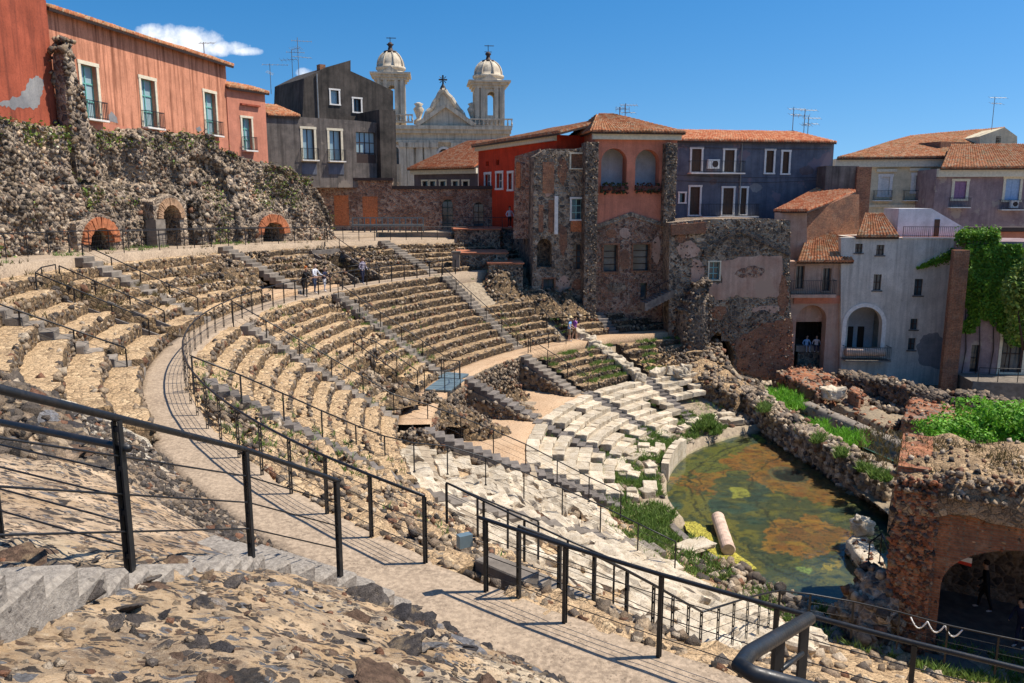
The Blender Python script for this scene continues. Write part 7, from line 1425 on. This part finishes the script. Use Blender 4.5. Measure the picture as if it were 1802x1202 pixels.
P = [atz(x + random.uniform(-9, 9), y + random.uniform(-6, 6), z) for x, y, z in ((1540, 838, -13.1), (1560, 843, -13.1), (1520, 826, -13.1), (1480, 800, -13.2), (1440, 775, -13.2), (1345, 720, -12.9), (1230, 752, -14.0), (1250, 748, -13.9), (1245, 740, -13.8), (1260, 760, -14.2)) for _ in range(60)]
o = blades(P, .4, 'grass_tufts', 'grass', w=.03, per=6); tag(o, 'green weeds sprouting from the stage wall and the tumbled blocks', 'grass')
# rubble and loose blocks on the bench round the pool
n = 420; pp = np.concatenate([polpts(n // 2, 14.1, 17.0, 112, 183, zm, thr=-2), polpts(n // 2, 14.6, 17.0, 206, 240, zm, thr=-2)]); w_ = rng.uniform(.08, .26, len(pp)); o = rock_obj('pool_rubble', [rocks(pp, w_, tints(len(pp), [2, 2, 2, 2, 2, 2, 1, 4]), 2)]); tag(o, 'loose blocks lying between the marble rows and the pool', 'rubble')
T = thing('marble_blocks', 'scattered single marble blocks in the weeds beside the pool', 'block', pol(15.8, 150, -14.3))
for i in range(46):
    a = random.uniform(116, 184); r = random.uniform(14.6, 16.6); obj('marble_block', MBLK[i % 8], T, pol(r, a, -14.2 + random.uniform(-.08, .12)), (random.uniform(-.15, .15), random.uniform(-.15, .15), R(a + 90) + random.uniform(-.4, .4)), scale=(random.uniform(.6, 1.2), random.uniform(.8, 1.1), 1))
# plants on the rubble wall
Pw, skip, dirs = BACKW
o = None; zsel = np.argwhere(~skip); vv = fbm(Pw, .45, 3, 91)
cand = [(i, j) for i, j in zsel if (j > 36 and vv[i, j] > -.1) or vv[i, j] > .55]; idx = rng.integers(0, len(cand), 2600); pp = np.array([Pw[cand[k]] for k in idx]) - np.array([dirs[cand[k]] for k in idx]) * rng.uniform(.0, .35, (2600, 1)) + rng.normal(0, .12, (2600, 3))
o = leaves(pp[:1300], np.array([0, 0, .6]), .11, 'wall_plants', 'dry_plant'); tag(o, 'dry brownish plants hanging on the overgrown rubble wall', 'plants')
o = leaves(pp[1300:], np.array([0, 0, .6]), .10, 'wall_plants', 'tree_leaf'); tag(o, 'green plants growing on the overgrown rubble wall', 'plants')
# ivy
f, uA, uB, zt = IVY; H_ = [((1700, 430), (1802, 430), (1802, 600), (1780, 610), (1760, 590), (1752, 560), (1740, 575), (1728, 560), (1712, 585), (1690, 585), (1700, 540), (1690, 500), (1672, 500), (1676, 470), (1690, 440))]
po = [tuple(f.uv(*p)) for p in H_[0]]; tst = inside(po); n = 26000; us = rng.uniform(f.uv(1668, 500)[0], f.uv(1840, 500)[0], n); zs_ = rng.uniform(-11.4, zt + .5, n)
k = np.array([tst(u + .35 * float(a), z) for u, z, a in zip(us, zs_, fbm(np.stack([us, zs_, us * 0], -1), 1.2, 3, 3))]); us, zs_ = us[k], zs_[k]; bul = .25 + .35 * np.maximum(0, fbm(np.stack([us, zs_, us * 0], -1), .8, 3, 8)); pp = f.O[None] + us[:, None] * f.U + (bul * rng.uniform(.15, 1.3, len(us)))[:, None] * f.N; pp[:, 2] = zs_
T = thing('ivy', 'bright green ivy draped over the house front at the right edge', 'ivy', f.pt(uA, -12)); leaves(pp, f.N, .12, 'leaves', 'ivy_leaf', T, .7)
for u in np.linspace(uA + .3, uB - 2, 5): MB().tube([f.pt(u, -13.9, .06), f.pt(u + .2, -11, .08), f.pt(u - .1, -8, .07)], [.05, .04, .02], 6).build('stem', 'dark_wood', T, True)
n = 900; s_ = rng.uniform(0, 1, n); q0, q1 = np.array(Fac(1585, 61, -4).uv(1690, 442)), np.array(Fac(1585, 61, -4).uv(1612, 472)); g_ = Fac(1585, 61, -4); pp = np.array([g_.pt(*(q0 + (q1 - q0) * a + rng.normal(0, .25 * (1.15 - a), 2)), .12 + rng.uniform(0, .15)) for a in s_])
T = thing('ivy', 'thin ivy branch reaching across the grey house', 'ivy', g_.pt(q0[0], -14)); leaves(pp, g_.N, .10, 'leaves', 'ivy_leaf', T, .6); MB().tube([g_.pt(*q0, .05), g_.pt(*((q0 + q1) / 2 + (0, .15)), .05), g_.pt(*q1, .05)], [.04, .03, .01], 5).build('stem', 'dark_wood', T, True)
n = 2600; g_ = Fac(1740, 58, -8); us = rng.uniform(g_.uv(1690, 420)[0], g_.uv(1760, 420)[0], n); pp = g_.O[None] + us[:, None] * g_.U + rng.uniform(-1.2, .3, n)[:, None] * g_.N; pp[:, 2] = zt + .25 + rng.normal(0, .3, n); T = thing('ivy', 'ivy clump on top of the wall above the ivy house', 'ivy', g_.pt(us[0], zt)); leaves(pp, np.array([0, -.3, 1]), .12, 'leaves', 'ivy_leaf', T, .7)
# tree leaning in at the right edge and the bright bush behind the brick vault
def shrub(name, label, c, rad, n, mat, size, trunk=True, cat='bush', lobes=9):
    T = thing(name, label, cat, (c[0], c[1], c[2] - rad[2] * .9)); cs = [np.array(c) + rng.uniform(-.75, .75, 3) * np.array(rad) for _ in range(lobes)]; P = []; N_ = []
    for q in cs:
        m = n // lobes; d = rng.normal(size=(m, 3)); d /= np.linalg.norm(d, axis=1, keepdims=True); s_ = rng.uniform(.45, 1.0, (m, 1)) ** .5 * (1 + fbm(d * 1.7 + q, 1, 3)[:, None] * .35); P.append(q + d * s_ * np.array(rad) * .48); N_.append(d)
    leaves(np.concatenate(P), np.concatenate(N_) + np.array([0, 0, .4]), size, 'crown', mat, T, .6)
    for q in cs[:6]: b0 = np.array([c[0], c[1], c[2] - rad[2]]); MB().tube([b0, (b0 + q) / 2 + rng.normal(0, .15, 3), q], [.09, .06, .02], 6).build('trunk', 'dark_wood', T, True)
q = aty(1775, 752, 33); shrub('leafy_bush', 'bright green leafy bush behind the brick vault', q, (2.7, 2.0, 1.15), 15000, 'bush_leaf', .09, lobes=26)
q = aty(1690, 772, 31.5); shrub('leafy_bush', 'lower bright green bush left of the big one behind the vault', q, (1.3, 1.2, .6), 4500, 'bush_leaf', .08, lobes=14)
q = aty(1810, 535, 54); shrub('small_tree', 'yellow-green tree leaning in front of the ivy at the right edge', q, (1.7, 1.5, 3.2), 5200, 'tree_leaf', .15, cat='tree', lobes=12)
# dry grass on the vault top
f = Fac(1600, 24.2, -28); P = []
for _ in range(700):
    P.append(f.pt(random.uniform(-1, 9), f.uv(1600, 845)[1] + .05, random.uniform(-5.2, -.8)))
o = blades(P, .28, 'dry_grass', 'dry_plant', w=.012, per=6); tag(o, 'dry grass on top of the brick vault', 'grass')
# ------------------------------------------------------------------ antennas
def antenna(label, px, ybase, ytop, Y, bars):
    b_ = aty(px, ybase, Y); t_ = aty(px, ytop, Y); T = thing('antenna', label, 'antenna', (b_[0], b_[1], b_[2] - .3), 'roof antennas'); t_[0] = b_[0]; MB().tube([b_ - (0, 0, .3), t_], .035, 5).build('mast', 'rail_grey', T)
    for (yy, w, an, n) in bars:
        z = aty(px, yy, Y)[2]; d = np.array([math.cos(an), math.sin(an), 0]); c = np.array([b_[0], b_[1], z]); mb = MB(); mb.tube([c - d * w * .3, c + d * w * .7], .022, 4); e = np.array([-d[1], d[0], 0])
        for k in range(n): q = c + d * w * (-.28 + .96 * k / max(1, n - 1)); mb.tube([q - e * .35 - (0, 0, .15), q + e * .35 + (0, 0, .15)], .014, 4)
        mb.build('boom', 'rail_grey', T)
antenna('tallest roof antenna left of the black house', 527, 155, 66, 84, [(72, 2.0, .3, 6), (85, 1.6, 2.4, 5), (100, 2.0, .6, 5)]); antenna('middle roof antenna left of the black house', 516, 155, 88, 84, [(92, 1.8, .2, 5), (105, 1.8, 2.9, 5)]); antenna('low roof antenna farthest left of the black house', 477, 160, 112, 84, [(114, 2.6, .1, 6), (128, 1.0, 2.0, 3)])
antenna('small antenna on the roof of the long pink house', 360, 105, 74, 60, [(76, 1.2, -.1, 4)]); antenna('antenna on the roof of the red loggia house', 1100, 212, 182, 66, [(185, 1.4, .1, 6), (192, 1.1, 3.0, 4), (198, 1.2, .2, 4)]); antenna('thin antenna beside the one on the red loggia house', 1090, 214, 188, 66, [(190, .7, .1, 2)])
antenna('left antenna on the roof of the blue house', 1394, 240, 188, 74, [(192, 1.6, .1, 5), (202, 1.2, .3, 4)]); antenna('middle antenna on the roof of the blue house', 1414, 240, 192, 74, [(194, 1.6, .1, 5), (204, 1.4, 2.9, 4), (220, 1.0, .3, 4)]); antenna('right antenna on the roof of the blue house', 1421, 240, 205, 74, [(208, 1.6, .1, 5), (218, 1.4, .2, 4)]); antenna('antenna on the attic of the cream palazzo', 1745, 228, 170, 92, [(172, 2.0, .1, 5), (182, 1.6, .3, 4)])
# ------------------------------------------------------------------ people
m_plain('skin', (.50, .30, .20), .6, .3); 
def cloth(name, c): m_plain(name, c, .85, .1, 0, .15, 9); return name
for n_, c_ in (('cloth_black', (.02, .02, .022)), ('cloth_white', (.65, .65, .68)), ('cloth_jeans', (.05, .07, .13)), ('cloth_blue', (.22, .42, .68)), ('cloth_purple', (.28, .10, .36)), ('cloth_navy', (.03, .035, .07)), ('cloth_grey', (.3, .32, .36)), ('cloth_brown', (.25, .17, .11)), ('hair_dark', (.03, .02, .015)), ('hair_red', (.45, .13, .03)), ('straw', (.62, .48, .26)), ('shoe', (.55, .5, .46))): cloth(n_, c_)
t = NT('cloth_stripe', .85, .1); sx = t.n.new('ShaderNodeSeparateXYZ'); t.l.new(t.pos, sx.inputs[0]); w_ = t.math('SINE', t.math('MULTIPLY', sx.outputs[2], 62.0)); t.col(t.ramp(t.math('ADD', t.math('MULTIPLY', w_, .5), .5), [(.4, (.06, .05, .10)), (.6, (.5, .45, .5))]))
def person(label, base, facing, shirt, trousers, hair='hair_dark', h=1.72, lean=0.0, arms=((.12, .0), (.12, .0)), hat=None, stride=.08, sit=False, short=False, shoes='shoe', sleeve=False, bend=(.15, .15)):
    """skinned body: one continuous mesh; materials by region"""
    s_ = h / 1.75; J = {}; E = []; rad = {}
    def v(n, x, y, z, r): J[n] = Vector((x, y, z)); rad[n] = r
    hz = .92 if not sit else .48; ly = lean
    v('pelvis', 0, 0, hz, .155); v('waist', 0, ly * .25, hz + .16, .135); v('chest', 0, ly * .65, hz + .37, .155); v('neckb', 0, ly * .9, hz + .53, .075); v('neck', 0, ly, hz + .60, .055); v('headb', 0, ly + .02, hz + .68, .085); v('head', 0, ly + .025, hz + .77, .095); v('crown', 0, ly + .01, hz + .84, .07); v('nose', 0, ly + .115, hz + .735, .018)
    E += [('pelvis', 'waist'), ('waist', 'chest'), ('chest', 'neckb'), ('neckb', 'neck'), ('neck', 'headb'), ('headb', 'head'), ('head', 'crown'), ('headb', 'nose')]
    for k, sd_ in enumerate((-1, 1)):
        L = 'LR'[k]; st_ = stride * sd_; out, fw = arms[k]; bd = bend[k]
        v('sh' + L, sd_ * .19, ly * .85, hz + .48, .068); el = Vector((sd_ * (.21 + out), ly * .85 + fw * .5 - .02, hz + .48 - .28 * math.cos(fw))); v('el' + L, *el, .046); wr = el + Vector((-sd_ * out * .4, bd + fw * .5, -.25 + bd * .8 + fw * .1)); v('wr' + L, *wr, .031)
        dv_ = (wr - el).normalized(); pm = wr + dv_ * .06; v('pa' + L, *pm, .034); E += [('chest', 'sh' + L), ('sh' + L, 'el' + L), ('el' + L, 'wr' + L), ('wr' + L, 'pa' + L)]
        sidev = dv_.cross(Vector((sd_, 0, 0))).normalized()
        for q, (o_, ln) in enumerate(((-.028, .06), (-.010, .075), (.010, .07), (.026, .055))): v('f%d%s' % (q, L), *(pm + dv_ * ln + sidev * o_ + Vector((-sd_ * .012, 0, 0))), .009); E.append(('pa' + L, 'f%d%s' % (q, L)))
        v('th' + L, *(wr + dv_ * .045 + sidev * .05), .010); E.append(('wr' + L, 'th' + L))
        if sit: v('hip' + L, sd_ * .1, .02, hz - .03, .095); v('kn' + L, sd_ * .13, .42, hz - .0, .06); v('an' + L, sd_ * .13, .44, .09, .045); v('to' + L, sd_ * .14, .60, .035, .035)
        else: v('hip' + L, sd_ * .095, 0, hz - .09, .095); v('kn' + L, sd_ * .10, .03 + st_ * .6, .50, .062); v('an' + L, sd_ * .10, st_ - .01, .09, .042); v('to' + L, sd_ * .115, st_ + .16, .035, .036)
        E += [('pelvis', 'hip' + L), ('hip' + L, 'kn' + L), ('kn' + L, 'an' + L), ('an' + L, 'to' + L)]
    names = list(J); ix = {n: i for i, n in enumerate(names)}; me = bpy.data.meshes.new('body'); me.from_pydata([tuple(J[n] * s_) for n in names], [(ix[a], ix[b_]) for a, b_ in E], [])
    o = bpy.data.objects.new('body', me); col.objects.link(o); o.modifiers.new('skin', 'SKIN'); sv = me.skin_vertices[0].data
    for n in names: sv[ix[n]].radius = (rad[n] * s_, rad[n] * s_)
    sv[ix['pelvis']].use_root = True
    for n in ('waist', 'chest', 'pelvis'): sv[ix[n]].radius = (rad[n] * s_ * 1.12, rad[n] * s_ * .78)
    ss = o.modifiers.new('sub', 'SUBSURF'); ss.levels = 1; ss.render_levels = 1
    dg = bpy.context.evaluated_depsgraph_get(); me2 = bpy.data.meshes.new_from_object(o.evaluated_get(dg)); bpy.data.objects.remove(o)
    for mm in (shirt, trousers, 'skin', shoes): me2.materials.append(MATS[mm])
    hzS = hz * s_
    for p in me2.polygons:
        c = p.center / s_; m_ = 0
        if c.z > hz + .565: m_ = 2
        elif sit and (c.y > .12 and c.z < hz + .12) : m_ = 1 if c.z > .1 else 3
        elif c.z < hz + .04 and abs(c.x) < .24 and not (abs(c.x) > .205 and c.z > .62): m_ = 1 if c.z > .10 else 3
        else:
            arm = abs(c.x) > .21
            if arm:
                k = 'L' if c.x < 0 else 'R'; d_ = (Vector(c) - J['sh' + k]).length
                if d_ > (.17 if short else .50): m_ = 2
        if short and m_ == 1 and c.z < .48: m_ = 2
        p.material_index = m_
    me2.polygons.foreach_set('use_smooth', np.ones(len(me2.polygons), bool))
    T = thing('person', label, 'person', base); T.rotation_euler = (0, 0, facing)
    b_ = bpy.data.objects.new('body', me2); col.objects.link(b_); b_.parent = T
    def part(n, mb, mat):
        m3 = mesh_from(n, np.array(mb.v) * s_, mb.f, mat, True); q = bpy.data.objects.new(n, m3); col.objects.link(q); q.parent = T
    hd = J['head']; mb = MB(); V, F = ICO[2]; V = V * np.array([.104, .112, .105]) + np.array([hd.x, hd.y - .022, hd.z + .035]); kk = [tuple(f_) for f_ in F if not (V[f_].mean(0)[1] > hd.y + .045 and V[f_].mean(0)[2] < hd.z + .07)]; mb.add(V, kk); part('hair', mb, hair)
    mb = MB()
    for sd_ in (-1, 1): mb.lathe((hd.x + sd_ * .034, hd.y + .083, hd.z - .012), [(.004, -.008), (.011, 0), (.004, .008)], 6)
    part('eyes', mb, 'hair_dark'); mb = MB(); mb.box((hd.x, hd.y + .086, hd.z - .085), (.045, .012, .010)); part('mouth', mb, 'cloth_brown'); mb = MB()
    for sd_ in (-1, 1): mb.box((hd.x + sd_ * .097, hd.y, hd.z - .03), (.02, .035, .055))
    part('ears', mb, 'skin')
    if hat: mb = MB(); mb.lathe((hd.x, hd.y - .005, hd.z + .05), [(.20, 0), (.205, .012), (.112, .02), (.105, .10), (.07, .125), (.01, .13)], 20); part('hat', mb, hat)
    return T
PI = math.pi
def wp(r, th, z): return pol(r, th, z)
def face_c(th): return R(th) + PI / 2      # facing towards the centre
person('person in black leaning on the walkway railing with orange hair', wp(34.55, 165.9, -5.49), face_c(165.9), 'cloth_black', 'cloth_black', 'hair_red', 1.68, .22, ((.05, .55), (.05, .55)), bend=(.25, .25))
person('person in a white shirt and jeans beside the one in black at the railing', wp(34.6, 163.6, -5.49), face_c(160), 'cloth_white', 'cloth_jeans', 'hair_dark', 1.76, .06, ((.1, .3), (.1, .3)), short=False)
person('short person in a dark top and white trousers at the walkway railing', wp(34.55, 161.9, -5.49), face_c(161), 'cloth_navy', 'cloth_white', 'hair_dark', 1.45, .05, ((.1, .2), (.1, .2)))
person('person in a striped shirt standing alone on the far walkway', wp(34.8, 154.3, -5.49), face_c(150), 'cloth_stripe', 'cloth_navy', 'hair_dark', 1.75, .03)
person('person in a blue shirt with a straw hat on the lower path', wp(26.2, 131.9, -10.09), face_c(140) + .4, 'cloth_blue', 'cloth_brown', 'hair_dark', 1.76, .06, ((.12, .1), (.2, .15)), hat='straw', short=True)
person('person in a purple shirt walking close to the one in the straw hat', wp(26.35, 130.4, -10.09), face_c(140) + 1.2, 'cloth_purple', 'cloth_brown', 'hair_dark', 1.7, .05, stride=.14, short=True)
q = aty(897, 402, 70.8); person('person in a white shirt on the brick terrace by the teal door', (q[0], q[1], aty(860, 403, 70)[2] + .1), PI + .3, 'cloth_white', 'cloth_black', 'hair_dark', 1.78)
q = aty(918, 402, 70.8); person('person in a black shirt and light trousers on the brick terrace', (q[0], q[1], aty(860, 403, 70)[2] + .1), PI - .3, 'cloth_black', 'cloth_grey', 'hair_dark', 1.78)
S = thing('stone_bench', 'low stone ledge inside the dark archway of the balcony house', 'bench', aty(1427, 620, 62.8)); q = aty(1427, 608, 62.8); mb = MB(); mb.box((q[0], q[1] + .2, q[2] - .24), (2.4, .6, .48)); mb.build('seat', 'step_light', S); mb = MB(); mb.box((q[0], q[1] + .2, q[2] - 1.5), (2.0, .45, 2.1)); mb.build('plinth', 'rubble_dark', S)
person('person in a blue shirt sitting in the dark archway', (q[0] - .35, q[1] + .05, q[2] - .47), PI, 'cloth_blue', 'cloth_grey', 'hair_dark', 1.7, .05, sit=True)
person('person in a white shirt sitting in the dark archway', (q[0] + .45, q[1] + .05, q[2] - .47), PI - .3, 'cloth_white', 'cloth_navy', 'hair_dark', 1.7, .08, sit=True)
q = atz(1732, 1074, -14.36); person('person in dark clothes and white shoes walking into the brick vault', q, PI / 2 - .5, 'cloth_black', 'cloth_black', 'hair_dark', 1.82, .08, stride=.2, shoes='cloth_white')
q = atz(1795, 1140, -14.36); person('person in a dark jacket half cut off at the right edge below the vault', q, PI / 2 + .3, 'cloth_navy', 'cloth_navy', 'hair_dark', 1.7, .15)
